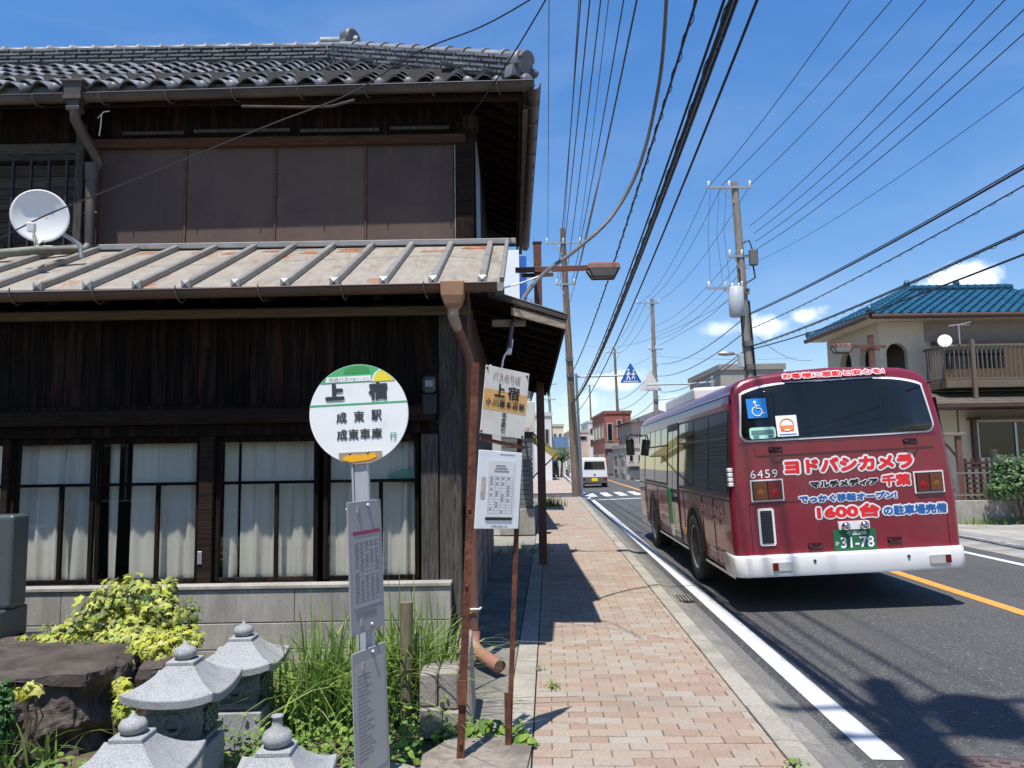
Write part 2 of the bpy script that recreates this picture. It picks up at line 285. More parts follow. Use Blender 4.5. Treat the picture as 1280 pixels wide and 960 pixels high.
def marks(name, t0, t1, s0, s1, mat, dz=.004, skew=0):
    g = M(); k = max(1, int((s1 - s0) / 8)); vs = []
    for i in range(k + 1):
        s = s0 + (s1 - s0) * i / k
        vs += [tuple(rd(s, t0, road_z(t0) + dz)), tuple(rd(s + skew, t1, road_z(t1) + dz))]
    g.add(vs, [(2 * i, 2 * i + 1, 2 * i + 3, 2 * i + 2) for i in range(k)])
    return g.build(name, mat, road)
marks('edge_line', 1.67, 1.83, 4.30, 31.2, m_white, skew=-.02); marks('edge_line', 1.67, 1.83, -30, -1.2, m_white)
marks('edge_line', 1.67, 1.83, 50, 300, m_white); marks('edge_line', 6.62, 6.77, -40, 300, m_white)
marks('centre_line', 4.42, 4.57, -40, 300, m_orange)
for i in range(8): marks('crossing_stripe', 1.75 + i * .66, 2.1 + i * .66, 33.6, 37.4, m_white, .008)
marks('stop_line', 1.95, 4.3, 30.8, 31.2, m_white, .008)
for i in range(3): marks('edge_dash', 1.45, 1.75, 31.6 + i * 2.6, 33.0 + i * 2.6, m_white, .007, skew=.5)
marks('stop_line', 1.9, 4.3, 58, 58.4, m_white, .008)
# manhole cover in the asphalt at the lower right
mc = Vector((2.36, 3.86, road_z(2.2) + .004)); hole = empty('manhole_cover', mc, 'round rust brown manhole cover set in the asphalt near the white line', 'manhole cover')
mmh = mk('manhole_iron', (.11, .075, .075), .7, .3, 12, .3)
g = M(); g.lathe([(0, .002), (.30, .002), (.30, .006), (.335, .006), (.335, 0)], 40, Matrix.Translation(mc)); g.build('iron_disc', mmh, hole)
g = M()
for r0 in (.26, .20, .14, .07):
    for j in range(int(60 * r0) + 4):
        a = 2 * math.pi * j / (int(60 * r0) + 4); b = a + 1.1 * math.pi / (int(60 * r0) + 4)
        q = [(r, t) for r, t in ((r0, a), (r0 + .03, a), (r0 + .03, b), (r0, b))]
        g.prism([(r * math.cos(t), r * math.sin(t)) for r, t in q], .002, .008, Matrix.Translation(mc))
g.build('tread_blocks', mmh, hole, kind='stuff')
# --- pavers
PAL = [(.385, .275, .21), (.395, .33, .265), (.40, .30, .23), (.38, .315, .25), (.41, .325, .25), (.405, .36, .30), (.375, .28, .215), (.39, .325, .26), (.355, .255, .195), (.40, .315, .245)]
def paver_mat(name, sock):
    m = mk(name, (1, 1, 1), .9, .34, 75, .5, detail=4, bscale=90); t = m.node_tree; n = t.nodes; L = t.links.new
    b = n['Principled BSDF']; old = b.inputs['Base Color'].links[0].from_socket
    src = n.new(sock[0]); rr = n.new('ShaderNodeValToRGB'); rr.color_ramp.interpolation = 'CONSTANT'; e = rr.color_ramp.elements
    while len(e) < len(PAL): e.new(.5)
    for i, k in enumerate(PAL): e[i].position = i / len(PAL); e[i].color = k + (1,)
    L(src.outputs[sock[1]], rr.inputs[0]); x = n.new('ShaderNodeMixRGB'); x.blend_type = 'MULTIPLY'; x.inputs[0].default_value = 1; L(old, x.inputs[1]); L(rr.outputs[0], x.inputs[2])
    z = n.new('ShaderNodeTexNoise'); z.inputs['Scale'].default_value = 1.1; z.inputs['Detail'].default_value = 5; ge = n.new('ShaderNodeNewGeometry'); L(ge.outputs['Position'], z.inputs['Vector'])
    mr = n.new('ShaderNodeMapRange'); mr.inputs[1].default_value = .52; mr.inputs[2].default_value = .72; mr.inputs[4].default_value = .6; L(z.outputs[0], mr.inputs[0])
    y = n.new('ShaderNodeMixRGB'); L(mr.outputs[0], y.inputs[0]); L(x.outputs[0], y.inputs[1]); y.inputs[2].default_value = (.22, .185, .15, 1); L(y.outputs[0], b.inputs['Base Color']); return m
m_pav = paver_mat('clay_paver', ('ShaderNodeObjectInfo', 'Random')); m_pavs = paver_mat('clay_paver_far', ('ShaderNodeNewGeometry', 'Random Per Island'))
SWL, SWR = -.115, 1.20
side = struct('sidewalk', strip([(SWL, -.022), (SWR, -.022)], -30, 33.4, 6), mk('joint_sand', (.13, .11, .085), .95, .3, 60, .3))
def brick(w, l=.1005, z=0.0, M4=None, g=None):
    g = g or M(); c = .0035; x, y = w / 2, l / 2
    vs = [(-x, -y, -.03), (x, -y, -.03), (x, y, -.03), (-x, y, -.03), (-x, -y, -c), (x, -y, -c), (x, y, -c), (-x, y, -c), (c - x, c - y, 0), (x - c, c - y, 0), (x - c, y - c, 0), (c - x, y - c, 0)]
    return g.add(vs, [(8, 9, 10, 11)] + [(4 + i, 4 + (i + 1) % 4, 8 + (i + 1) % 4, 8 + i) for i in range(4)] + [(i, (i + 1) % 4, 4 + (i + 1) % 4, 4 + i) for i in range(4)], mat=M4)
PITCH_B, ROW = .2105, .1055
cache = {}
far = M(); cnt = 0
r0 = int(-8 / ROW); r1 = int(33.2 / ROW)
for r in range(r0, r1):
    s = (r + .5) * ROW; t = SWL - (PITCH_B / 2 if r % 2 else 0)
    while t < SWR - .01:
        a, b = max(t, SWL), min(t + PITCH_B, SWR); t += PITCH_B
        if b - a < .03: continue
        w = round(b - a - .004, 3); q = rd(s, (a + b) / 2, random.uniform(-.004, .001)); tilt = random.uniform(-.012, .012)
        if 3.86 < s and cnt < 300:
            if w not in cache: cache[w] = brick(w).mesh('paver', m_pav)
            inst(cache[w], side, q - ABS[side.name], (tilt, tilt * .6, -rad(2.6) + random.uniform(-.008, .008)), 'paver'); cnt += 1
        else: brick(w, M4=Matrix.Translation(q) @ RDM, g=far)
far.build('far_pavers', m_pavs, side, kind='stuff')
# kerb stones either side, gutter slabs
def slabs(name, parent_name, t0, t1, z0, z1, s0, s1, step, mat, single_until=16, gap=.006):
    base = struct(parent_name, strip([(t0, z0 - .03), (t1, z1 - .03)], -30, 60, 10), m_concd)
    rest = M(); s = s0
    while s < s1:
        l = step * random.uniform(.97, 1.03); g = M() if s < single_until else rest; j = random.uniform(-.003, .003)
        lo = [rd(s, t0 + .002, z0 - .05), rd(s, t1 - .002, z1 - .05), rd(s + l - gap, t1 - .002, z1 - .05), rd(s + l - gap, t0 + .002, z0 - .05)]
        hi = [rd(s, t0 + .002, z0 + j), rd(s, t1 - .002, z1 + j), rd(s + l - gap, t1 - .002, z1 + j), rd(s + l - gap, t0 + .002, z0 + j)]
        g.add([tuple(v) for v in lo + hi], [(4, 5, 6, 7), (0, 1, 5, 4), (1, 2, 6, 5), (2, 3, 7, 6), (3, 0, 4, 7)])
        if g is not rest: g.build(name, mat, base, bevel=.004)
        s += l
    if rest.v: rest.build(name, mat, base, kind='stuff')
    return base
m_kerb = mk('kerb_concrete', (.35, .325, .275), .9, .22, 40, .6, col2=(.22, .2, .17), s2=2.4, lo=.45, hi=.7, rnd=.06, bscale=110)
slabs('kerb_stone', 'kerb', SWR + .004, SWR + .15, .004, .002, -4, 33.2, .6, m_kerb)
slabs('gutter_slab', 'gutter', SWR + .152, 1.50, -.006, -.046, -4, 33, 1.2, m_concd)
slabs('edging_stone', 'edging', SWL - .165, SWL - .004, .005, .005, -2, 33, .6, m_kerb)
shoulder = struct('asphalt_shoulder', strip([(1.49, -.047), (1.585, -.041)], -30, 60, 10), mk('crumbled_shoulder', (.16, .155, .145), .95, .35, 60, .8, bscale=120))
# iron drain grate in the gutter
gq = rd(9.0, 1.42, 0); gr = empty('drain_grate', gq, 'small dark iron drain grate set in the gutter beside the bus', 'drain grate')
g = M(); g.box(-.17, .17, -.2, .2, -.04, -.026, mat=Matrix.Translation(gq) @ RDM); g.build('pit', m_void, gr)
for i in range(9): g = M(); x = -.15 + i * .0375; g.box(x - .008, x + .008, -.19, .19, -.03, -.012, mat=Matrix.Translation(gq) @ RDM); g.build('grate_bar', m_concd, gr)
# yard soil, apron in front of the side wall
g = M()
for i in range(31):
    for j in range(31):
        X = -9 + 8.62 * i / 30; Y = -3 + 9.1 * j / 30
        g.v.append((X, Y, -.03 + .04 * math.sin(X * 2.1 + Y) * math.cos(Y * 1.7) * (1 if i < 28 else 0)))
for i in range(30):
    for j in range(30): a = i * 31 + j; g.f.append((a, a + 31, a + 32, a + 1)); g.m.append(0); g.sm.append(True)
struct('yard_soil', g, m_soil)
g = M(); vs = [(-.42, -3, -.012), (-.16, -3, -.012), (-.16 + .73, 13.4, -.012), (-.42, 13.4, -.012)]
g.add([(-.40, -3, -.005), tuple(rd(-3, -.285, -.005)), tuple(rd(13.6, -.285, -.005)), (-.40, 13.6, -.005)], [(0, 1, 2, 3)]); struct('apron', g, m_apron)
g = M(); q = [rd(s, t, .0) for s, t in ((13.62, -.29), (13.62, -4), (33, -4), (33, -.29))]; g.add([tuple(v + Vector((0, 0, -.02))) for v in q], [(0, 1, 2, 3)]); struct('forecourt', g, m_ground)
# right-hand verge: gutter slabs, worn lot
slabs('gutter_slab', 'gutter_right', 7.2, 7.75, -.04, -.02, 6, 40, 2.4, m_conc, 30)
slabs('kerb_stone', 'kerb_right', 7.76, 7.95, -.0, .03, 6, 40, 2.0, m_conc, 24)
g = M(); q = [rd(s, t, -.03) for s, t in ((-30, 7.96), (-30, 40), (60, 40), (60, 7.96))]; g.add([tuple(v) for v in q], [(0, 1, 2, 3)]); struct('gravel_lot', g, mk('gravel_lot', (.36, .34, .30), .95, .25, 25, .6, col2=(.26, .24, .2), s2=.9, bscale=60))
g = M(); q = [rd(s, t, -.05) for s, t in ((60, 7.25), (60, 10.5), (420, 10.5), (420, 7.25))]; g.add([tuple(v) for v in q], [(0, 1, 2, 3)])
q = [rd(s, t, -.02) for s, t in ((37.5, -2), (37.5, 1.43), (420, 1.43), (420, -2))]; g.add([tuple(v) for v in q], [(0, 1, 2, 3)]); struct('far_sidewalk', g, mk('far_pavement', (.36, .29, .235), .9, .15, 2, .2))
g = M(); q = [rd(s, t, -.06) for s, t in ((33.2, -30), (33.2, 1.44), (37.5, 1.44), (37.5, -30))]; g.add([tuple(v) for v in q], [(0, 1, 2, 3)]); struct('side_street', g, m_asph)
# ================================================================ TEXT
def text(s, size, bold=0.0, spacing=1.0):
    c = bpy.data.curves.new('t', 'FONT'); c.body = s; c.size = size; c.offset = bold; c.space_character = spacing; c.align_x = 'LEFT'; c.resolution_u = 3
    o = bpy.data.objects.new('t', c); COL.objects.link(o); dg = bpy.context.evaluated_depsgraph_get(); dg.update()
    me = bpy.data.meshes.new_from_object(o.evaluated_get(dg)); bpy.data.objects.remove(o); bpy.data.curves.remove(c); me.materials.clear(); return me
def letters(name, s, box, mat, parent, M4, bold=0.0, z=.002, outline=None, spacing=1.0, label=None):
    """writing fitted into box = (x0, y0, x1, y1) of the frame M4, lying z above it; bold strokes and rims are overlaid strokes"""
    x0, y0, x1, y1 = box; base = text(s, 1.0, 0, spacing)
    xs = [v.co.x for v in base.vertices]; ys = [v.co.y for v in base.vertices]; a0, a1, b0, b1 = min(xs), max(xs), min(ys), max(ys)
    bo = bold; sx, sy = (x1 - x0 - 2 * bo) / (a1 - a0), (y1 - y0 - 2 * bo) / (b1 - b0); vs0 = [((v.co.x - a0) * sx + x0 + bo, (v.co.y - b0) * sy + y0 + bo) for v in base.vertices]; fs0 = [tuple(p.vertices) for p in base.polygons]; res = []
    for k, (r, mt, zz) in enumerate(([(outline[0], outline[1], z - .003)] if outline else []) + [(bold, mat, z)]):
        g = M(); n = 1 if r == 0 else (6 if r < .004 else 14)
        for i in range(n):
            a = 2 * math.pi * i / max(1, n); dx, dy = (r * math.cos(a), r * math.sin(a)) if r else (0, 0)
            g.add([tuple(M4 @ Vector((x + dx, y + dy, zz + i * .00012))) for x, y in vs0], fs0)
        cz = M4 @ Vector(((x0 + x1) / 2, (y0 + y1) / 2, zz))
        res.append(g.build(name if not (outline and k == 0) else 'lettering_outline', mt, parent, origin=cz, recalc=False))
    bpy.data.meshes.remove(base); return res
def plate(x0, y0, x1, y1, z0, z1, M4, name, mat, parent, bevel=0, r=0):
    g = M()
    if r:
        pts = []
        for cx, cy, a in ((x1 - r, y1 - r, 0), (x0 + r, y1 - r, 90), (x0 + r, y0 + r, 180), (x1 - r, y0 + r, 270)):
            for k in range(6): t = rad(a + 18 * k); pts.append((cx + r * math.cos(t), cy + r * math.sin(t)))
        g.prism(pts, z0, z1, M4)
    else: g.box(x0, x1, y0, y1, z0, z1, 0, M4)
    return g.build(name, mat, parent, bevel)
# ================================================================ OLD WOODEN HOUSE
house = empty('wooden_house', (-3, 6.2, 0), 'two storey old black timber house with grey tiled roof and tin lean-to roof', 'house')
HL = -6.6                                    # left end of the house, outside the frame
def hb(name, x0, x1, y0, y1, z0, z1, mat, par=house, bevel=0.0):
    g = M(); g.box(x0, x1, y0, y1, z0, z1); return g.build(name, mat, par, bevel)
# --- masses behind the visible skin
g = M(); g.box(HL, HL + .1, 6.3, 11.3, 0, 4.9); g.box(HL + .1, -.42, 11.2, 11.3, 0, 4.9); g.box(HL + .1, -.42, 7.42, 11.2, 3.15, 3.24); g.box(HL + .1, -.42, 7.3, 7.36, 0, 2.2); g.box(HL + .1, -.42, 6.32, 7.3, .3, .5); g.box(HL + .1, -.42, 6.3, 7.3, 1.86, 2.0); g.build('inner_wall', m_void, house)
# --- ground-floor facade
x = HL
while x < -.75:
    w = random.uniform(.115, .165); g = M(); j = random.uniform(0, .008); g.box(x + .002, min(x + w - .002, -.73), 6.2 + j, 6.225 + j, 2.015, 2.80); g.build('plank', m_woodk, house, .003); x += w
hb('wall_backing', HL, -.74, 6.24, 6.29, 2.0, 2.85, m_void)
hb('lintel_beam', HL, -.62, 6.10, 6.25, 1.885, 2.005, m_woodb, bevel=.008)
hb('lintel_trim', HL, -.62, 6.155, 6.25, 2.008, 2.035, m_woodk, bevel=.004)
hb('window_head', HL, -.74, 6.16, 6.27, 1.79, 1.883, m_woodk, bevel=.004)
hb('eave_purlin', HL, -.32, 5.98, 6.05, 2.72, 2.785, mk('brown_purlin', (.11, .075, .045), .85, .35, 6, .4, stretch=(.7, 9, 9)), bevel=.005)
for a, b, y, m in ((-.74, -.595, 6.20, m_woodk), (-.59, -.415, 6.165, m_woodg)):
    hb('corner_post', a, b, y, y + .1, -.02, 2.78, m, bevel=.006)
hb('corner_board', -.735, -.60, 6.16, 6.195, .3, 1.78, m_woodg, bevel=.004)
hb('beam_end', -.40, -.33, 6.3, 6.75, 1.80, 1.92, m_woodb, bevel=.006)
def window(x0, x1, y, nm=True):
    w = empty('window', (x0, y, .63), None, None); w.parent = house; w.location = Vector((x0, y, .63)) - ABS[house.name]
    z0, z1 = .635, 1.788; s = .036
    def p(n, a, b, c, d, m=m_woodk): g = M(); g.box(a, b, y, y + .035, c, d); g.build(n, m, w, .003)
    p('stile', x0, x0 + s, z0, z1); p('stile', x1 - s, x1, z0, z1)
    p('rail', x0 + s, x1 - s, z1 - .05, z1); p('rail', x0 + s, x1 - s, z0, z0 + .03); p('rail', x0 + s, x1 - s, 1.40, 1.425)
    if nm: p('muntin', (x0 + x1) / 2 + .06, (x0 + x1) / 2 + .09, z0 + .03, 1.40)
    g = M(); g.box(x0 + s, x1 - s, y + .014, y + .018, z0 + .03, z1 - .05); g.build('pane', m_pane, w)
    return w
WX = [(-6.5, -5.75), (-5.75, -4.95), (-4.9, -4.09), (-4.05, -3.37), (-3.36, -2.52), (-2.39, -1.57), (-1.53, -.76)]
for i, (a, b) in enumerate(WX): window(a, b, 6.215 if i % 2 else 6.228)
g = M(); g.box(-2.51, -2.40, 6.17, 6.26, .62, 1.79); g.build('window_post', m_woodb, house, .004)
g = M(); g.box(-4.10, -4.045, 6.18, 6.26, .62, 1.79); g.build('window_post', m_woodb, house, .004)
g = M(); g.box(-2.505, -2.47, 6.16, 6.169, .78, .88); g.build('finger_pull', m_steel, house, .003)
# concrete base wall (blocks)
wall = empty('concrete_wall', (-3.5, 6.1, 0), 'stained pale grey concrete block wall under the curtained windows', 'wall')
m_blk = mk('stained_wall_concrete', (.36, .335, .30), .92, .14, 14, .3, stretch=(2, 2, .45), col2=(.22, .20, .18), s2=2.2, lo=.42, hi=.72, rnd=.05, bscale=70)
g = M(); g.box(HL, -.5, 6.06, 6.14, -.2, .6); g.build('wall_core', m_concd, wall)
for zz0, zz1, off in ((-.05, .145, .35), (.15, .345, .0), (.35, .60, .5)):
    x = HL - off
    while x < -.5:
        a, b = max(x, HL), min(x + .9, -.497)
        if b - a > .05: g = M(); g.box(a + .002, b - .002, 6.045, 6.145, zz0 + .001, zz1 - .001); g.build('block', m_blk, wall, .004)
        x += .9
x = HL
while x < -.5: b = min(x + 1.8, -.49); g = M(); g.box(x + .002, b - .002, 6.03, 6.17, .602, .632); g.build('coping', m_blk, wall, .005); x += 1.8
# --- curtains
def curtain(x0, x1, y, z0, z1, label, seed, gather=0.0, lean=0.0):
    rn = random.Random(seed); g = M(); nx = int((x1 - x0) / .008); nzv = 9; ph = [rn.uniform(0, 6.3) for _ in range(5)]; fr = [rn.uniform(34, 48), rn.uniform(60, 85), rn.uniform(12, 18)]
    vs = []
    for k in range(nzv + 1):
        v = k / nzv; z = z1 - (z1 - z0) * v
        for i in range(nx + 1):
            u = i / nx; xx = x0 + (x1 - x0) * u; am = (.013 + .015 * v) * (.7 + .6 * math.sin(xx * 9 + ph[1]) * math.sin(xx * 4.3 + ph[3] + v))
            d = am * math.sin(fr[0] * xx + ph[0] + .8 * math.sin(3 * v + ph[3])) + .5 * am * math.sin(fr[1] * xx + ph[1]) + .008 * math.sin(fr[2] * xx + ph[2] + v)
            vs.append((xx + lean * v * (1 - u) + gather * math.sin(v * 2.5) * (u - .5) + .006 * math.sin(fr[0] * xx + ph[4]), y + d, z))
    g.add(vs, [(k * (nx + 1) + i, k * (nx + 1) + i + 1, (k + 1) * (nx + 1) + i + 1, (k + 1) * (nx + 1) + i) for k in range(nzv) for i in range(nx)], 0, True)
    o = g.build('curtain', m_curt, None, label=label, cat='curtain', group='curtains behind the ground floor windows', recalc=False)
    s = o.modifiers.new('thickness', 'SOLIDIFY'); s.thickness = .003
curtain(-4.86, -4.12, 6.325, .55, 1.80, 'cream curtain in the window behind the dark stone slab', 1)
curtain(-4.02, -3.62, 6.325, .55, 1.78, 'left cream curtain of the window above the flat boulder', 2)
curtain(-3.64, -3.39, 6.318, .55, 1.79, 'right cream curtain of the window above the flat boulder, with a slanting fold', 3, lean=-.06)
curtain(-3.31, -3.22, 6.335, .55, 1.78, 'narrow cream curtain edge above the ivy, left of a dark gap', 4)
curtain(-3.12, -2.90, 6.325, .55, 1.79, 'cream curtain beside the dark gap above the ivy bush', 5)
curtain(-2.90, -2.54, 6.318, .55, 1.80, 'creased cream curtain left of the window post with the finger pull', 6)
curtain(-2.36, -2.26, 6.335, .55, 1.79, 'thin strip of cream curtain right of the window post with the finger pull', 7)
curtain(-2.22, -1.60, 6.325, .55, 1.80, 'cream curtain above the rearmost stone lantern', 8)
curtain(-1.50, -.79, 6.325, .55, 1.73, 'cream curtain right of the bus stop pole, nearest the house corner', 9)
g = M(); g.box(-.98, -.80, 6.268, 6.272, 1.38, 1.50); g.add([(-1.0, 6.272, 1.40), (-.80, 6.272, 1.38), (-.80, 6.272, 1.49), (-.90, 6.272, 1.505), (-1.02, 6.272, 1.45)], [(0, 1, 2, 3, 4)])
g.v = g.v[8:]; g.f = [tuple(i - 8 for i in g.f[-1])]; g.m = [0]; g.sm = [False]
o = g.build('cloth_scrap', mk('pale_green_cloth', (.22, .40, .28), .9, .1, 9), None, label='pale green cloth scrap hung inside the window by the house corner', cat='cloth'); s = o.modifiers.new('thickness', 'SOLIDIFY'); s.thickness = .004
# --- electricity meter with its cable
me_ = empty('electricity_meter', (-.66, 6.15, 1.92), 'dark electricity meter fixed high on the black house corner', 'meter')
g = M(); g.box(-.735, -.585, 6.165, 6.198, 1.90, 2.27); g.build('backboard', m_woodb, me_, .01)
g = M(); g.box(-.715, -.605, 6.09, 6.163, 1.93, 2.10); g.build('meter_base', m_black, me_, .012)
g = M(); g.box(-.71, -.61, 6.07, 6.163, 2.105, 2.24); g.build('meter_cover', mk('meter_glass', (.06, .08, .085), .15, .1, 10), me_, .02)
g = M(); g.box(-.69, -.63, 6.066, 6.069, 2.15, 2.20); g.build('meter_dial', m_inkg, me_)
g = M(); g.tube([(-.66, 6.13, 1.93), (-.6, 6.12, 1.86), (-.5, 6.11, 2.0), (-.44, 6.1, 2.3), (-.42, 6.12, 2.7)], .009, 6); g.build('meter_cable', m_wire, me_)
# --- tin lean-to roof over the ground floor
lr = empty('tin_roof', (-3, 5.5, 2.8), None, None); lr.parent = house; lr.location = Vector((-3, 5.5, 2.8)) - ABS[house.name]
EY, EZ, TY, TZ = 5.79, 2.918, 7.28, 3.645; slope = (TZ - EZ) / (TY - EY); XR = -.06
g = M(); g.add([(HL, EY, EZ), (XR, EY, EZ), (XR + .04, TY, TZ), (HL, TY, TZ), (HL, EY, EZ - .03), (XR, EY, EZ - .03), (XR + .04, TY, TZ - .03), (HL, TY, TZ - .03)], [(0, 1, 2, 3), (7, 6, 5, 4), (0, 4, 5, 1), (1, 5, 6, 2)]); g.build('tin_sheet', m_tin, lr)
m_rp = mk('rust_patch', (.26, .10, .045), .8, .4, 12, .3, col2=(.34, .25, .18), s2=5, lo=.5, hi=.7)
x = XR - .155 + .03
while x > HL:
    if random.random() < .8:
        f0, w0 = random.uniform(.78, .86), random.uniform(.12, .3); y0_, y1_ = EY + (TY - EY) * f0, EY + (TY - EY) * (f0 + random.uniform(.05, .11)); g = M(); g.add([(x - .03, y0_, EZ + (y0_ - EY) * slope + .003), (x - .03 - w0, y0_ + .02, EZ + (y0_ + .02 - EY) * slope + .003), (x - .03 - w0 * .8, y1_, EZ + (y1_ - EY) * slope + .003), (x - .03, y1_ + .02, EZ + (y1_ + .02 - EY) * slope + .003)], [(0, 1, 2, 3)]); g.build('rust_patch', m_rp, lr)
    x -= .378
g = M(); g.box(HL, XR + .01, EY - .012, EY - .002, EZ - .055, EZ - .004); g.build('eave_edge', m_rib, lr)
g = M(); g.bar((HL, EY - .02, EZ - .06), (XR, EY - .02, EZ - .06), .012, .02); g.build('drip_edge', m_tin, lr)
x = XR - .155; 
while x > HL:
    a, b = Vector((x, EY - .005, EZ + .025)), Vector((x + .03, TY - .06, TZ + .0))
    g = M(); g.bar(a, b, .05, .05); rb = g.build('roof_rib', m_rib, lr, .006)
    g = M(); g.box(x - .034, x + .034, EY - .03, EY - .006, EZ - .018, EZ + .055); g.add([(x - .034, EY - .03, EZ - .018), (x + .034, EY - .03, EZ - .018), (x + .034, EY - .03, EZ + .055), (x - .034, EY - .03, EZ + .055), (x, EY - .045, EZ + .02)], [(0, 1, 4), (1, 2, 4), (2, 3, 4), (3, 0, 4)]); g.build('rib_cap', m_rib, lr)
    x -= .378
g = M(); g.bar((XR - .005, EY - .01, EZ + .02), (XR + .035, TY - .05, TZ + .01), .035, .05); g.build('verge_strip', m_rib, lr, .005)
g = M(); g.box(-4.1, XR + .12, TY - .07, TY + .0, TZ - .01, TZ + .045); g.build('ridge_flashing', m_rib, lr, .006)
g = M(); g.add([(HL, EY + .03, EZ - .05), (XR - .03, EY + .03, EZ - .05), (XR - .03, 6.3, EZ - .05 + (6.27 - EY) * slope), (HL, 6.3, EZ - .05 + (6.27 - EY) * slope)], [(0, 1, 2, 3)]); g.build('soffit', m_woodk, lr)
x = HL + .1
while x < XR - .1: g = M(); g.bar((x, EY + .04, EZ - .085), (x, 6.28, EZ - .085 + (6.28 - EY - .04) * slope), .05, .06); g.build('rafter', m_woodk, lr); x += .42
# gutters ------------------------------------------------------------
def gutter(name, p, q, r, mat, par, lip=.012):
    p, q = Vector(p), Vector(q); d = (q - p).normalized(); e = d.cross(Vector((0, 0, 1))).normalized(); rings = []
    for b in (p, q):
        ring = [b + e * (r * math.cos(t)) + Vector((0, 0, r * math.sin(t))) for t in [math.pi + math.pi * i / 10 for i in range(11)]] + [b + e * ((r - .006) * math.cos(t)) + Vector((0, 0, (r - .006) * math.sin(t))) for t in [2 * math.pi - math.pi * i / 10 for i in range(11)]]
        rings.append(ring)
    g = M(); g.loft(rings, 0, True); o = g.build(name, mat, par)
    g = M(); g.tube([p - e * r, q - e * r], .007, 6); g.tube([p + e * r, q + e * r], .007, 6); g.build('gutter_bead', mat, o); return o
gl = gutter('gutter', (HL, 5.71, 2.848), (-.10, 5.71, 2.888), .06, m_gut, house)
x = -.65
while x > HL:
    g = M(); g.tube([(x, 5.64, 2.90), (x, 5.64, 2.85), (x + .015, 5.66, 2.797), (x + .02, 5.71, 2.78), (x + .02, 5.77, 2.812), (x + .02, 5.79, 2.862)], .005, 5); g.build('gutter_hook', m_hook, gl); x -= .62
hp = M(); q = (-.435, 5.69)
for z, w, d in ((2.90, .09, .075), (2.79, .085, .075), (2.73, .065, .06), (2.70, .045, .045)): hp.v += [(q[0] - w, q[1] - d, z), (q[0] + w, q[1] - d, z), (q[0] + w, q[1] + d, z), (q[0] - w, q[1] + d, z)]
for i in range(3):
    for j in range(4): hp.f.append((i * 4 + j, i * 4 + (j + 1) % 4, i * 4 + 4 + (j + 1) % 4, i * 4 + 4 + j)); hp.m.append(0); hp.sm.append(False)
hp.f.append((0, 1, 2, 3)); hp.m.append(0); hp.sm.append(False); hp.f.append((12, 13, 14, 15)); hp.m.append(0); hp.sm.append(False)
hop = hp.build('rain_hopper', m_hop, house, .008)
g = M(); g.tube([(-.435, 5.69, 2.71), (-.435, 5.69, 2.64), (-.42, 5.73, 2.595), (-.41, 5.80, 2.57)], [.042, .042, .042, .035], 12); g.build('spout_elbow', mk('tan_spout', (.33, .25, .19), .5, .1, 8), hop)
dp = M(); dp.tube([(-.41, 5.80, 2.57), (-.37, 6.02, 2.47), (-.335, 6.09, 2.36), (-.325, 6.1, 1.5), (-.325, 6.1, .24)], .037, 12); dpo = dp.build('downpipe', mk('red_brown_downpipe', (.15, .066, .05), .5, .15, 5, .05, spec=.5, stretch=(3, 3, .5)), house)
g = M(); g.tube([(-.325, 6.1, .25), (-.325, 6.08, .14), (-.27, 5.96, .11), (-.12, 5.72, .075)], .05, 12, caps=False); g.tube([(-.13, 5.735, .077), (-.15, 5.77, .08)], .045, 12); g.build('pipe_elbow', mk('pinkish_pipe', (.33, .155, .115), .5, .12, 6), dpo)
g = M(); g.tube([(-.38, 6.1, .42), (-.36, 6.05, .42), (-.325, 6.045, .425), (-.28, 6.06, .42), (-.27, 6.12, .42)], .008, 6); g.build('pipe_strap', m_signw, dpo)
# --- upper storey
UY = 7.3
g = M(); g.box(HL + .1, -.42, 7.37, 7.4, 3.25, 5.3); g.build('upper_backing', m_void, house)
PXs = [-4.03, -3.17, -2.29, -1.403, -.53]
for i in range(4):
    hb('shutter_panel', PXs[i] + .012, PXs[i + 1] - .012, UY, UY + .02, 3.676, 4.668, m_panel, bevel=.003)
    hb('panel_strip', PXs[i] - .009, PXs[i] + .009, UY - .012, UY + .02, 3.676, 4.668, m_strip, bevel=.002)
for i in range(4):
    for k in range(5):
        for sx in (.03, -.03): g = M(); xx = PXs[i] + .012 + .02 if sx > 0 else PXs[i + 1] - .032; g.lathe([(0, .006), (.006, .004), (.007, 0)], 8, Matrix.Translation((xx, UY, 3.72 + k * .225)) @ Matrix.Rotation(math.pi / 2, 4, 'X')); g.build('panel_nail', m_strip, house)
hb('panel_strip', -.533, -.523, UY - .012, UY + .02, 3.676, 4.668, m_tin)
hb('panel_sill', -4.05, -.39, UY - .05, UY + .05, 3.647, 3.674, m_woodh, bevel=.004)
hb('header_beam', -4.07, -.42, UY - .06, UY + .06, 4.67, 4.756, m_woodh, bevel=.006)
hb('upper_fascia', HL, -.37, UY + .01, UY + .05, 4.76, 5.25, m_woodk)
for k, (a, b) in enumerate(((-3.8, -3.2), (-3.1, -2.15), (-2.05, -1.27), (-1.17, -.58))): hb('frieze_slat', a, b, UY - .02, UY + .005, 4.81 + .012 * (k % 2), 4.845 + .012 * (k % 2), m_woodg, bevel=.003)
hb('upper_post', -.515, -.35, UY - .02, UY + .12, 3.62, 4.90, m_woodb, bevel=.006); hb('upper_post_foot', -.50, -.365, UY - .04, UY - .022, 3.64, 3.885, m_woodk, bevel=.004)
hb('beam_head', -.44, -.29, UY - .14, UY - .02, 4.77, 4.91, m_woodk, bevel=.005)
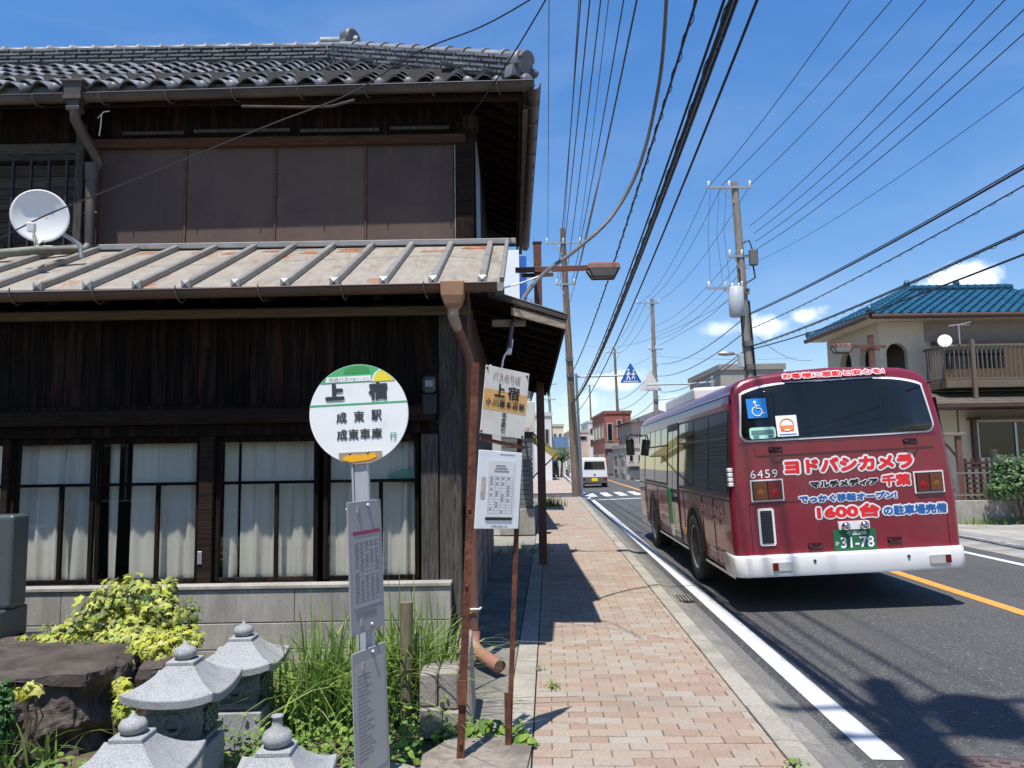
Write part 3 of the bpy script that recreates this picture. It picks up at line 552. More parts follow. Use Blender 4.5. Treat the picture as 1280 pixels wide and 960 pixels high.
# horizontal boards and lattice at the left end
z = 3.5; 
while z < 5.0: g = M(); j = random.uniform(0, .006); g.box(HL, -4.21, 7.33 + j, 7.355, z + .002, z + .112, mat=None); g.build('clapboard', m_woodgh, house, .004); z += .115
x = -4.28
while x > HL: g = M(); g.box(x - .011, x + .011, 7.18, 7.205, 3.66, 4.52); g.build('lattice_bar', m_black, house); x -= .173
for zz in (4.50, 3.67): hb('lattice_rail', HL, -4.21, 7.208, 7.24, zz, zz + .035, m_woodk)
hb('wood_sill', HL, -4.12, 7.12, 7.27, 3.545, 3.63, m_woodgh, bevel=.005)
hb('upper_post', -4.21, -4.13, 7.20, 7.3, 3.56, 4.9, m_woodg, bevel=.005); hb('upper_post', -4.125, -4.045, 7.25, 7.36, 3.56, 4.9, m_woodk, bevel=.005)
# street-side walls
hb('side_wall', -.42, -.34, 7.43, 11.9, 3.0, 5.2, m_woodk); hb('side_shutter', -.335, -.32, 7.43, 8.3, 3.70, 4.75, mk('pale_side_panel', (.16, .17, .19), .5, .1, 5), bevel=.004)
hb('side_wall', -.44, -.36, 6.27, 13.5, 1.2, 3.1, mk('brown_side_wall', (.085, .06, .05), .85, .25, 4, .2))
hb('side_wall_back', -.8, -.44, 13.4, 13.5, 0, 3.0, m_void)
y = 6.3; ms_ = mk('grey_siding', (.15, .155, .16), .6, .15, 6, .1, rnd=.08)
hb('siding_base', -.43, -.37, 6.28, 13.45, .0, 1.2, m_void)
for k in range(11): hb('siding_board', -.37, -.355 + .004 * (k % 2), 6.3, 13.4, .02 + k * .106, .118 + k * .106, ms_)
for yy in (7.2, 8.6, 10.2, 11.9): hb('siding_joint', -.350, -.344, yy, yy + .03, .02, 1.2, m_black)
# --- street-side lean-to
so = empty('side_eave', (0, 6.6, 2.8), None, None); so.parent = house; so.location = Vector((0, 6.6, 2.8)) - ABS[house.name]
A, B = Vector((-.42, 6.62, 3.06)), Vector((.475, 6.62, 2.80)); D = Vector((.17, 7.0, 0))
def slab(p, q, d, t0, t1): return [tuple(p + Vector((0, 0, t0))), tuple(q + Vector((0, 0, t0))), tuple(q + d + Vector((0, 0, t0))), tuple(p + d + Vector((0, 0, t0))), tuple(p + Vector((0, 0, t1))), tuple(q + Vector((0, 0, t1))), tuple(q + d + Vector((0, 0, t1))), tuple(p + d + Vector((0, 0, t1)))]
BX = [(0, 3, 2, 1), (4, 5, 6, 7), (0, 1, 5, 4), (1, 2, 6, 5), (2, 3, 7, 6), (3, 0, 4, 7)]
g = M(); g.add(slab(A, B, D, -.02, .02), BX); g.build('eave_sheet', m_gut2, so)
for i in range(9):
    f0, f1 = i / 9 + .004, (i + 1) / 9 - .004; g = M(); a, b = A.lerp(B, f0), A.lerp(B, f1); g.add(slab(a, b, D, -.045 + .003 * (i % 2), -.024), BX); g.build('eave_board', m_woodk, so)
g = M(); e = Vector((0, -.03, 0)); g.add(slab(Vector((.0, 6.60, 2.93)), B + Vector((.0, -.02, -.005)), Vector((0, -.025, 0)), -.115, -.04), BX); g.build('barge_board', m_barge, so, .004)
g = M(); g.add(slab(A + Vector((.1, -.03, 0)), B + Vector((.01, -.03, -.005)), Vector((0, -.03, 0)), -.035, .012), BX); g.build('verge_cap', m_gut2, so, .004)
g = M(); g.add(slab(A + Vector((.1, -.03, .003)), B + Vector((.012, -.03, -.002)), Vector((0, -.035, 0)), .012, .02), BX); g.build('verge_edge', m_rib, so)
g = M(); g.bar(B + Vector((-.01, 0, -.05)), B + D + Vector((-.01, 0, -.05)), .03, .09); g.build('eave_fascia', m_woodb, so)
for i in range(14): g = M(); f = Vector((.17, 7.0, 0)) * ((i + .5) / 14); g.bar(A + f + Vector((0, 0, -.09)), B + f + Vector((-.04, 0, -.09)), .05, .06); g.build('eave_rafter', m_woodk, so)
g = M(); g.bar((-.02, 6.72, 2.80), (-.02, 6.72, 2.74), .3, .05); g.build('rafter_end', m_barge, so, .006)
# --- main roof
RE, RZ, RX, RYB, RS_ = 7.02, 5.09, .15, 12.26, .66
RID = 8.85; RZT = RZ + (RID - RE) * RS_; HX = -2.1; th = math.atan(RS_); HK = (RX - HX) / (RID - RE); thr = math.atan((RZT - RZ) / (RX - HX))
g = M()
c = [(HL, RE, RZ), (RX, RE, RZ), (RX, RYB, RZ), (HL, RYB, RZ), (HL, RID, RZT), (HX, RID, RZT)]
g.add(c, [(0, 1, 5, 4), (1, 2, 5), (2, 3, 4, 5)]); g.add([(x_, y_, z_ - .05) for x_, y_, z_ in c], [(4, 5, 1, 0), (5, 2, 1), (5, 4, 3, 2)])
for a, b in ((0, 1), (1, 2), (2, 3)): g.add([c[a], c[b], (c[b][0], c[b][1], c[b][2] - .05), (c[a][0], c[a][1], c[a][2] - .05)], [(0, 1, 2, 3)])
roof = g.build('roof', m_woodk, house, recalc=False)
g = M(); g.box(HL, RX, RE - .048, RE - .03, RZ - .04, RZ + .07); g.build('eave_filler', m_tilee, roof)
PW, EXP, TL = .28, .235, .29
def tile_mesh(g=None, M4=None):
    g = g or M(); n = 10; top0, top1 = [], []
    def zz(u): return .040 * math.sin(2 * math.pi * (u ** 1.2) - 2.2) + .03
    for i in range(n + 1):
        u = i / n; x_ = (u - .5) * (PW + .02); top0.append((x_, -.012, zz(u) + .058)); top1.append((x_, TL - .012, zz(u) + .004))
    lo = [(p[0], p[1] + .003, p[2] - .017) for p in top0]; k = n + 1
    g.add(top0 + top1 + lo, [(i, i + 1, k + i + 1, k + i) for i in range(n)], 0, True, M4)
    g.add(top0 + lo, [(k + i, k + i + 1, i + 1, i) for i in range(n)], 0, False, M4); return g
tm = tile_mesh().mesh('tile', m_tile, recalc=False)
disc = M(); disc.lathe([(0, -.062), (.03, -.062), (.038, -.052), (.055, -.052), (.055, -.01), (.05, .03)], 14, Matrix.Rotation(-math.pi / 2, 4, 'X') @ Matrix.Scale(1, 4)); 
disc = M(); disc.lathe([(0, .05), (.025, .05), (.045, .04), (.052, .025), (.052, -.05)], 14, Matrix.Rotation(math.pi / 2, 4, 'X')); dm = disc.mesh('eave_tile', m_tilee)
row = 0; rl = (RID - RE) / math.cos(th); left = M(); n_t = 0
while row * EXP < rl - .1:
    u = row * EXP; Y = RE - .05 + u * math.cos(th); Z = RZ - .02 + u * math.sin(th) + .012; x = RX - .13 - (PW / 2 if False else 0)
    col_ = 0
    while x > HL + .1:
        if x < RX - (Y - RE) * HK + .05:
            if n_t < 300 and x > -6.45: inst(tm, roof, Vector((x + random.uniform(-.003, .003), Y, Z + random.uniform(-.002, .004))) - ABS[roof.name], (th + random.uniform(-.012, .012), random.uniform(-.01, .01), random.uniform(-.008, .008)), 'tile'); n_t += 1
            else: tile_mesh(left, Matrix.Translation((x, Y, Z)) @ Matrix.Rotation(th, 4, 'X'))
            if row == 0: inst(dm, roof, Vector((x - .115, Y - .005, Z + .052)) - ABS[roof.name], (0, 0, 0), 'eave_tile')
        x -= PW
    row += 1
# street slope and back slope, joined
g = left; row = 0; rl2 = (RX - HX) / math.cos(thr)
while row * EXP < rl2 - .1:
    u = row * EXP; X = RX + .05 - u * math.cos(thr); Z = RZ - .01 + u * math.sin(thr); y = RE + .15; f_ = (RX - X) / (RX - HX)
    while y < RYB:
        if RE + (RID - RE) * f_ - .05 < y < RYB - (RYB - RID) * f_ + .05: tile_mesh(g, Matrix.Translation((X, y, Z)) @ Matrix.Rotation(math.pi / 2, 4, 'Z') @ Matrix.Rotation(thr, 4, 'X'))
        y += PW
    row += 1
g.build('side_tiles', m_tile, roof, kind='stuff', recalc=False)
# ridge and hip stacks
def ridge_stack(A, B, courses, name='ridge_tile', seg=.27):
    A, B = Vector(A), Vector(B); d = (B - A); L_ = d.length; d.normalize(); sd_ = d.cross(Vector((0, 0, 1))).normalized(); up = sd_.cross(d)
    Mx = Matrix(((d.x, sd_.x, up.x, 0), (d.y, sd_.y, up.y, 0), (d.z, sd_.z, up.z, 0), (0, 0, 0, 1))); eu = Mx.to_euler()
    h = .052
    bx = M(); bx.box(-seg / 2 + .003, seg / 2 - .003, -.115, .115, -.004, h - .004); bx.box(-seg / 2 + .002, seg * .22, -.15, .15, h * .38, h * .8); bx.box(seg * .26, seg * .40, -.165, .165, h * .3, h * .72); bm_ = bx.mesh(name, m_tilee)
    cp = M(); rings = []
    for xx, r in ((-seg / 2, .083), (-seg / 2 + .03, .083), (-seg / 2 + .035, .07), (seg / 2 + .02, .066)): rings.append([(xx, r * 1.25 * math.cos(t), r * math.sin(t)) for t in [math.pi * i / 10 for i in range(11)]])
    cp.loft(rings, 0, True, close=False, cap=True); cm = cp.mesh('ridge_cap', m_tile)
    n = int(L_ / seg)
    for k in range(courses):
        for i in range(n):
            p = A + d * ((i + .5 + (.5 if k % 2 else 0)) * seg) + up * (.02 + k * h); o = inst(bm_, roof, p - ABS[roof.name], (eu.x + random.uniform(-.01, .01), eu.y, eu.z), name); o.scale = (1, 1 - .06 * k + random.uniform(-.04, .04), 1)
    for i in range(n): inst(cm, roof, A + d * ((i + .5) * seg) + up * (.02 + courses * h) - ABS[roof.name], (eu.x, eu.y + random.uniform(-.02, .02), eu.z), 'ridge_cap')
    core = M(); core.bar(A + up * .1, B + up * .1, .18, .2 + .02 * courses, up=tuple(up)); core.build('ridge_core', m_tilee, roof)
    return up
ridge_stack((HL, RID, RZT + .03), (HX + .15, RID, RZT + .03), 4)
hA, hB = Vector((RX - .02, RE + .02, RZ + .06)), Vector((HX, RID, RZT + .04)); up = ridge_stack(hA, hB, 4, 'hip_tile')
def oni(p, yaw, s, name):
    T = Matrix.Translation(p) @ Matrix.Rotation(yaw, 4, 'Z') @ Matrix.Scale(s, 4) @ Matrix.Rotation(math.pi / 2, 4, 'X'); g = M()
    g.lathe([(0, .05), (.05, .055), (.075, .04), (.095, .06), (.125, .05), (.13, 0), (.12, -.09), (.0, -.09)], 22, T)
    g.lathe([(0, .1), (.03, .095), (.045, .07), (.045, .04)], 12, T @ Matrix.Translation((.13, -.07, 0))); g.prism([(-.17, -.18), (.17, -.18), (.15, -.06), (-.15, -.06)], -.06, .035, T)
    g.build(name, m_tilee, roof)
oni(hA + Vector((.0, .0, .20)), rad(48), 1.0, 'hip_end_tile'); oni(Vector((HX + .22, RID - .02, RZT + .37)), rad(60), .95, 'ridge_end_tile')
g = M(); g.lathe([(.065, -.2), (.07, -.12), (.055, -.1), (.055, .25)], 12, Matrix.Translation((HX + .1, RID, RZT + .35)) @ Matrix.Rotation(-math.pi / 2, 4, 'Y')); g.build('ridge_end_tube', m_tile, roof)
g = M(); g.lathe([(0, .05), (.06, .045), (.075, .02), (.075, -.12)], 14, Matrix.Translation((RX + .03, RE - .02, RZ + .06)) @ Matrix.Rotation(rad(45), 4, 'Z') @ Matrix.Rotation(math.pi / 2, 4, 'X')); g.build('corner_tile', m_tilee, roof)
# soffit rafters, upper gutters
x = HL + .15
while x < RX - .1: g = M(); g.bar((x, RE + .06, RZ - .06), (x, UY + .1, RZ - .06 + (UY + .1 - RE - .06) * .5), .05, .07); g.build('rafter', m_woodk, roof); x += .3
y = RE + .3
while y < RYB - .3: g = M(); g.bar((RX - .06, y, RZ - .06), (-.36, y, RZ + .15), .05, .06); g.build('rafter', m_woodb, roof); y += .3
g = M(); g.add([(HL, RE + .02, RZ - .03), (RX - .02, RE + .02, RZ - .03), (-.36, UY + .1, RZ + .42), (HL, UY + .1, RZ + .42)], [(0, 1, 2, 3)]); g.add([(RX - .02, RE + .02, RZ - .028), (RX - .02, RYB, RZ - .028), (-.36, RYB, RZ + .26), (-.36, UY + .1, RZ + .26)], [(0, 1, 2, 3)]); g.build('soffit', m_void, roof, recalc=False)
g = M(); g.bar((HL, RE + .03, RZ - .06), (RX - .03, RE + .03, RZ - .06), .03, .08); g.bar((RX - .03, RE + .03, RZ - .06), (RX - .03, RYB, RZ - .06), .03, .08); g.build('eave_board', m_woodb, roof)
g1 = gutter('upper_gutter', (HL, RE - .09, RZ - .085), (RX + .09, RE - .09, RZ + .01), .062, m_gut2, house)
g2 = gutter('upper_gutter', (RX + .10, RE - .12, RZ - .01), (RX + .10, RYB + .05, RZ - .05), .062, m_gut2, house)
for i in range(8):
    x = -.1 - i * .62; z_ = RZ - .01 - (RX - x) * .014
    g = M(); g.tube([(x, RE - .157, z_ + .01), (x, RE - .16, z_ - .03), (x + .02, RE - .12, z_ - .075), (x + .03, RE - .05, z_ - .06), (x + .03, RE, z_ - .02)], .005, 5); g.build('gutter_hook', m_hook, g1)
for i in range(12): y = RE + .2 + i * .4; g = M(); g.tube([(RX + .165, y, RZ - .02), (RX + .15, y, RZ - .075), (RX + .08, y, RZ - .1), (RX - .02, y, RZ - .06)], .006, 5); g.build('gutter_hook', m_hook, g2)
g = M(); g.bar((RX + .02, RE + .1, RZ - .17), (RX + .02, RYB, RZ - .17), .05, .03); g.build('gutter_batten', mk('weathered_batten', (.10, .08, .065), .9, .3, 8, .3, stretch=(8, .8, 8)), house)
# ornate hopper and S-bent downpipe
hx, hy = -4.06, RE - .11; hz = RZ + .0; g = M(); rings = []
for z, w in ((.075, .105), (.055, .108), (.045, .085), (-.07, .075), (-.075, .085), (-.11, .085), (-.12, .055), (-.17, .055), (-.18, .065), (-.21, .06), (-.22, .05)):
    rings.append([(hx + a * w, hy + b * w * .8, hz + z) for a, b in ((-1, -1), (1, -1), (1, 1), (-1, 1))])
g.loft(rings, 0, False); hop2 = g.build('rain_hopper', m_gut2, house)
px_ = P(118, 312, 7.1); dx_ = -4.02
g = M(); g.tube([(hx, hy, hz - .2), (hx, hy + .01, hz - .28), (hx + .02, hy + .1, hz - .38), (hx + .06, hy + .22, hz - .50), (hx + .08, hy + .3, hz - .6), (dx_, 7.16, hz - .72), (dx_, 7.17, 3.63)], [.05, .05, .05, .05, .05, .052, .045], 10); g.tube([(dx_, 7.15, hz - .62), (dx_, 7.17, hz - .78)], .064, 10); g.build('downpipe', m_gut2, hop2)
g = M(); g.tube([(dx_ - .06, 7.17, hz - 1.1), (dx_, 7.12, hz - 1.1), (dx_ + .06, 7.17, hz - 1.1)], .006, 5); g.build('pipe_strap', m_rib, hop2)
pz = EZ + (6.9 - EY) * slope
g = M(); g.tube([(dx_, 7.17, 3.68), (dx_ - .02, 7.14, 3.62), (dx_ - .12, 7.08, 3.60), (-4.35, 6.9, pz + .09), (-6.4, 6.2, pz - .3)], .042, 10); g.build('roof_pipe', mk('verdigris_pipe', (.20, .25, .20), .6, .25, 3, .1, col2=(.1, .06, .045), s2=1.2), house)
# wire and twisted hook on the upper eaves, service wire across the facade
g = M(); g.tube([P(122, 148, 6.72), P(130, 140, 6.72), P(137, 139, 6.72)], .005, 5); g.tube([P(127, 143, 6.72), P(126, 158, 6.72), P(124, 170, 6.72)], .006, 5); g.build('hanging_wire_end', m_rib, house)
g = M(); g.tube([P(302, 133, 6.72), P(380, 134, 6.72), P(415, 133, 6.72), P(443, 125, 6.72)], .012, 6); g.build('loose_batten', m_woodgh, house)
# satellite dish
DS = empty('satellite_dish', (-4.0, 6.45, 3.3), 'round white satellite dish standing on the tin roof at the left edge', 'satellite dish')
dc = P(50, 270, 6.45); T = Matrix.Translation(dc) @ Matrix.Rotation(rad(20), 4, 'Z') @ Matrix.Rotation(rad(97), 4, 'X')
g = M(); g.lathe([(0, -.035), (.10, -.028), (.2, -.004), (.222, .004), (.228, .0), (.222, -.006), (.2, -.016), (.1, -.04), (0, -.05)], 36, T); g.build('reflector', mk('dish_white', (.80, .80, .79), .5, .03, 6), DS)
g = M(); g.tube([T @ Vector((.02, -.2, -.01)), T @ Vector((.01, -.26, .12)), T @ Vector((.0, -.17, .22))], .011, 8); g.build('feed_arm', m_signw, DS)
g = M(); g.box(-.03, .03, -.03, .05, -.03, .03, mat=T @ Matrix.Translation((-.01, -.15, .24))); g.build('feed_horn', m_paper, DS, .008)
g = M(); g.tube([dc + Vector((.02, .06, 0)), dc + Vector((.1, .12, -.1)), dc + Vector((.24, .2, -.2)), dc + Vector((.26, .2, -.32))], .02, 8); g.build('mount_arm', m_steel, DS)
g = M(); g.tube([T @ Vector((-.01, -.2, .2)), dc + Vector((0, -.05, -.28)), dc + Vector((.1, .1, -.24)), dc + Vector((.25, .2, -.2))], .005, 5); g.build('dish_cable', m_signw, DS)
# ================================================================ BUS STOP WITH ROUND HEAD
bs = empty('bus_stop_sign', (-.70, 3.86, 0), 'round white and green bus stop sign on a pale metal post', 'bus stop sign', local=True, rot=(0, rad(-2.15), rad(-1.5)))
g = M(); g.box(-.036, .036, -.022, .022, -.05, 1.56); g.build('post', m_alu, bs, .006)
g = M(); g.box(-.046, -.0365, -.028, .024, -.05, 1.55); g.build('post_edge', m_alu, bs)
FM = Matrix(((1, 0, 0, 0), (0, 0, -1, -.03), (0, 1, 0, 0), (0, 0, 0, 1)))      # frame facing the camera: x right, y up, z towards it
DC = 1.80; R_ = .248
def disc_poly(y0, y1, r, n=40, cx=0):
    pts = []
    for i in range(n + 1):
        y = y0 + (y1 - y0) * i / n; pts.append((math.sqrt(max(0, r * r - y * y)), y))
    return [(cx + x, DC + y) for x, y in pts] + [(cx - x, DC + y) for x, y in reversed(pts)]
g = M(); g.prism([(R_ * math.cos(2 * math.pi * i / 64), DC + R_ * math.sin(2 * math.pi * i / 64)) for i in range(64)], -.018, 0, FM, smooth=False); hd = g.build('round_head', m_signw, bs)
def head(name, poly, mat, z=.0015): g = M(); g.prism(poly, .0002, z, FM); return g.build(name, mat, hd)
head('green_cap', disc_poly(.158, .2465, .2465), m_grn); head('green_line', [(-.246, DC + .046), (.246, DC + .046), (.2465, DC + .054), (-.2465, DC + .054)], m_grn)
head('name_plate', [(-.162, DC + .163), (.068, DC + .163), (.068, DC + .19), (-.155, DC + .19)], m_signw, .0025)
hill = [(-.07, DC + .203), (.065, DC + .203), (.06, DC + .228), (.03, DC + .24), (-.02, DC + .241), (-.06, DC + .232)]; head('green_hill', hill, m_grnd, .0025)
ysun = [(.168, DC + .1585)] ; ysun = [(.08, DC + .1585), (.185, DC + .1585), (.165, DC + .18), (.14, DC + .201), (.118, DC + .214), (.098, DC + .2), (.086, DC + .182)]; head('yellow_sun', ysun, m_yel, .0025)
head('white_arc', [(.07, DC + .1585), (.08, DC + .1585), (.086, DC + .182), (.098, DC + .2), (.118, DC + .214), (.112, DC + .218), (.088, DC + .203), (.076, DC + .184)], m_signw, .003)
ms_s = flat('print_green', (.07, .40, .16))
letters('lettering', '京成バス', (-.145, DC + .166, -.046, DC + .187), m_inkg, hd, FM, z=.0035); letters('lettering', '千葉イースト', (-.042, DC + .168, .058, DC + .181), m_inkg, hd, FM, z=.0035)
letters('lettering', '上', (-.165, DC + .072, -.068, DC + .158), m_ink2, hd, FM, .007, z=.003); letters('lettering', '宿', (.053, DC + .064, .15, DC + .155), m_ink2, hd, FM, .005, z=.003)
for i, ch in enumerate('成東駅'): letters('lettering', ch, (-.113 + i * .088, DC - .042 + i * .002, -.06 + i * .088, DC + .012 + i * .002), m_ink2, hd, FM, .0017, z=.003)
for i, ch in enumerate('成東車庫'): letters('lettering', ch, (-.113 + i * .058, DC - .128, -.06 + i * .058, DC - .075), m_ink2, hd, FM, .0017, z=.003)
letters('lettering', '行', (.152, DC - .14, .188, DC - .1), ms_s, hd, FM, .0008, z=.003)
g = M(); g.prism([(-.105, DC - .19), (.11, DC - .19), (.11, DC - .225), (.06, DC - .246), (-.02, DC - .252), (-.105, DC - .228)], .0002, .006, FM); br = g.build('sticker_bracket', mk('tarnished_bracket', (.34, .26, .19), .6, .15, 30), hd)
g = M(); g.prism([(-.08, DC - .212), (-.055, DC - .203), (.02, DC - .205), (.075, DC - .198), (.085, DC - .218), (.05, DC - .232), (-.04, DC - .24), (-.082, DC - .228)], .0065, .008, FM); g.build('amber_sticker', m_yelor, br)
for sx in (-.05, .04): g = M(); g.lathe([(0, .012), (.006, .011), (.008, .006)], 10, FM @ Matrix.Translation((sx, DC - .193, 0))); g.build('screw', m_steel, br)
m_inkt = flat('worn_print', (.19, .18, .185))
# timetable boards on the street side of the post
bd0 = Vector((-.032, -.19, 0)); bdx = Vector((math.sin(rad(24)), math.cos(rad(24)), 0)); 
for k, (z0, z1) in enumerate(((.75, 1.37), (.02, .67))):
    BM = Matrix(((bdx.x, 0, bdx.y, bd0.x), (bdx.y, 0, -bdx.x, bd0.y), (0, 1, 0, z0), (0, 0, 0, 1))); hh = z1 - z0
    b = plate(0, 0, .27, hh, -.008, 0, BM, 'timetable_board', m_paperg, bs, .002)
    if k == 0:
        plate(.03, .12, .25, hh - .14, .0005, .0015, BM, 'timetable_sheet', mk('grey_sheet', (.36, .35, .36), .6, .06, 8), b); plate(.03, hh - .16, .25, hh - .142, .002, .003, BM, 'red_strip', flat('strip_maroon', (.30, .05, .12)), b)
        for i in range(15): plate(.035, .145 + i * .02, .245, .1465 + i * .02, .0017, .0022, BM, 'table_rule', m_inkt, b)
        for i in range(7): plate(.037 + i * .034, .14, .038 + i * .034, .445, .0017, .0021, BM, 'table_rule', m_inkt, b)
        for i in range(14):
            for j in range(5):
                if random.random() < .75: plate(.046 + j * .04, .149 + i * .02, .046 + j * .04 + random.uniform(.012, .026), .158 + i * .02, .0018, .0023, BM, 'table_entry', m_inkt, b)
        for i in range(3): plate(.04, .1 - i * .012, .2, .104 - i * .012, .0005, .0015, BM, 'table_note', m_inkt, b)
    else:
        plate(.012, .09, .25, hh - .055, .0005, .0015, BM, 'timetable_sheet', mk('faded_sheet', (.37, .35, .335), .6, .06, 6), b)
        for i in range(22): plate(.03, .16 + i * .018, .03 + random.uniform(.06, .13), .164 + i * .018, .0017, .0022, BM, 'faded_line', m_inkt, b)
    for zz in (.025, hh - .025): g = M(); g.lathe([(0, .012), (.009, .011), (.012, .004), (.012, 0)], 10, BM @ Matrix.Translation((.16, zz, 0))); g.build('board_screw', m_steel, b)
g = M(); g.tube([(-.075, -.05, 1.33), (.02, -.03, 1.335)], .006, 8); g.bar((.0, -.13, 1.33), (.0, -.02, 1.33), .012, .03); g.bar((.0, -.13, .8), (.0, -.02, .8), .012, .03); g.bar((.0, -.13, .6), (.0, -.02, .6), .012, .03); g.bar((.0, -.13, .1), (.0, -.02, .1), .012, .03); g.build('clamp_bolt', m_steel, bs)
g = M(); g.prism([(.24 * math.cos(t * math.pi / 12), .24 * math.sin(t * math.pi / 12)) for t in range(24)], -.05, .03); g.build('footing', m_conc, bs, .01)
# ================================================================ RUSTY TWO-POST SIGN
rs = empty('rusty_bus_sign', (-.17, 4.23, 0), 'old enamel bus stop board and white timetable board on two rusty angle posts', 'bus stop sign')
def angle(p, q, a, b, name='post'):
    p, q = Vector(p), Vector(q); g = M(); g.bar(p, q, a, .006); g.bar(p + Vector((-a / 2 + .003, b / 2, 0)), q + Vector((-a / 2 + .003, b / 2, 0)), .006, b); return g.build(name, m_rust, rs)
def post(p, q, a, b, up=(0, 1, 0)):
    g = M(); p, q = Vector(p), Vector(q); d = q - p; x = Vector((1, 0, 0)); y = Vector((0, 1, 0))
    for o, sx, sy in ((Vector((0, 0, 0)), a, .006), (Vector((-a / 2 + .003, b / 2 + .0035, 0)), .006, b)):
        vs = []
        for e in (p, q): vs += [tuple(e + o + x * (i * sx / 2) + y * (j * sy / 2)) for i, j in ((-1, -1), (1, -1), (1, 1), (-1, 1))]
        g.add(vs, [(3, 2, 1, 0), (4, 5, 6, 7), (0, 1, 5, 4), (1, 2, 6, 5), (2, 3, 7, 6), (3, 0, 4, 7)])
    return g.build('post', m_rust, rs)
post((-.30, 4.14, -.03), (-.195, 4.13, 2.085), .040, .04); po2 = post((-.05, 4.335, -.03), (.045, 4.31, 1.80), .028, .03)
g = M(); g.box(-.068, -.034, 4.315, 4.325, .02, .30); g.build('post_splice', m_rust, rs); g = M(); g.box(-.308, -.262, 4.118, 4.13, .3, .42); g.build('post_splice', m_rust, rs)
for z in (.1, .38, .9, 1.3): g = M(); g.lathe([(0, .012), (.008, .01), (.008, 0)], 8, Matrix.Translation((-.30 + .05 * z, 4.134, z)) @ Matrix.Rotation(math.pi / 2, 4, 'X')); g.build('bolt', m_rust, rs)
B1 = frame(P(600, 541, 4.115), P(655, 549, 4.295), P(602, 455, 4.115)); W1, H1 = (P(600, 541, 4.115) - P(655, 549, 4.295)).length, (P(600, 541, 4.115) - P(602, 455, 4.115)).length
b1 = plate(0, 0, W1, H1, -.004, 0, B1, 'enamel_board', m_signold, rs, .001); plate(.003, H1 * .36, W1 - .003, H1 * .66, .0003, .0009, B1, 'orange_band', m_signor, b1)
letters('lettering', 'バスのりば', (W1 * .17, H1 * .80, W1 * .80, H1 * .93), mk('faded_red_print', (.42, .27, .25), .7, .1, 20), b1, B1, .0006, z=.002)
letters('lettering', '上', (W1 * .23, H1 * .565, W1 * .47, H1 * .765), m_ink, b1, B1, .003, z=.003); letters('lettering', '宿', (W1 * .53, H1 * .545, W1 * .80, H1 * .755), m_ink, b1, B1, .0025, z=.003)
for i, ch in enumerate('小川屋本店前'): letters('lettering', ch, (W1 * (.06 + i * .15), H1 * .415, W1 * (.19 + i * .15), H1 * .525), m_ink, b1, B1, .0012, z=.003)
for i, ch in enumerate('東金駅行'): letters('lettering', ch, (W1 * .44, H1 * (.275 - i * .078), W1 * .545, H1 * (.345 - i * .078)), m_ink, b1, B1, .0006, z=.003)
for cx, cy in ((.02, .03), (.95, .03), (.03, .96), (.95, .95)): g = M(); g.lathe([(0, .006), (.006, .005), (.008, .001)], 8, B1 @ Matrix.Translation((W1 * cx, H1 * cy, 0))); g.build('rusty_bolt', m_rust, b1)
B2 = frame(P(593, 661, 4.115), P(648, 661, 4.295), P(597, 562, 4.115)); W2, H2 = (P(593, 661, 4.115) - P(648, 661, 4.295)).length, (P(593, 661, 4.115) - P(597, 562, 4.115)).length
b2 = plate(0, 0, W2, H2, -.005, 0, B2, 'white_board', m_signw, rs, .002); sh_ = plate(W2 * .22, H2 * .15, W2 * .84, H2 * .88, .001, .0025, B2, 'paper_timetable', m_paper, b2)
plate(W2 * .22, H2 * .11, W2 * .82, H2 * .145, .001, .004, B2, 'clip_strip', m_black, b2); plate(W2 * .08, H2 * .40, W2 * .18, H2 * .66, .0005, .003, B2, 'torn_tape', mk('torn_tape', (.5, .46, .42), .7, .3, 30), b2)
letters('lettering', '千葉東金線', (W2 * .40, H2 * .775, W2 * .68, H2 * .80), m_ink, sh_, B2, z=.003) if False else None
for i in range(3): plate(W2 * (.40 - .02 * i), H2 * (.80 - i * .035), W2 * (.62 + .04 * i), H2 * (.82 - i * .035), .0026, .0032, B2, 'heading_line', m_inkg, sh_)
for i in range(14): plate(W2 * .26, H2 * (.20 + i * .036), W2 * .80, H2 * (.202 + i * .036), .0026, .003, B2, 'table_rule', m_inkg, sh_)
for j in (.26, .40, .53, .66, .80): plate(W2 * j, H2 * .20, W2 * (j + .006), H2 * .67, .0026, .003, B2, 'table_rule', m_inkg, sh_)
for i in range(13):
    for j in range(4):
        if random.random() < .55: plate(W2 * (.29 + j * .13), H2 * (.208 + i * .036), W2 * (.29 + j * .13 + .05), H2 * (.228 + i * .036), .0026, .003, B2, 'table_entry', m_inkg, sh_)
for k in range(9): plate(W2 * random.uniform(.1, .8), H2 * random.uniform(.925, .96), W2 * .82, H2 * .965, .0004, .001, B2, 'scuff_mark', m_inkg, b2) if k < 1 else plate(W2 * (.3 + .05 * k), H2 * random.uniform(.005, .03), W2 * (.33 + .05 * k), H2 * random.uniform(.035, .05), .0004, .001, B2, 'scuff_mark', m_inkg, b2)
g = M(); g.bar(P(600, 548, 4.13), P(655, 560, 4.31), .008, .02); g.build('cross_brace', m_rust, rs)
pad = M(); pad.prism([(-.47, 3.72), (.02, 3.78), (.075, 4.30), (-.05, 4.52), (-.36, 4.46), (-.50, 4.2)], -.03, .028); pad.build('concrete_pad', mk('old_pad', (.26, .225, .19), .95, .3, 30, .8, col2=(.14, .12, .1), s2=4, bscale=80), None, .012, label='irregular worn concrete pad at the foot of the rusty sign', cat='concrete pad')
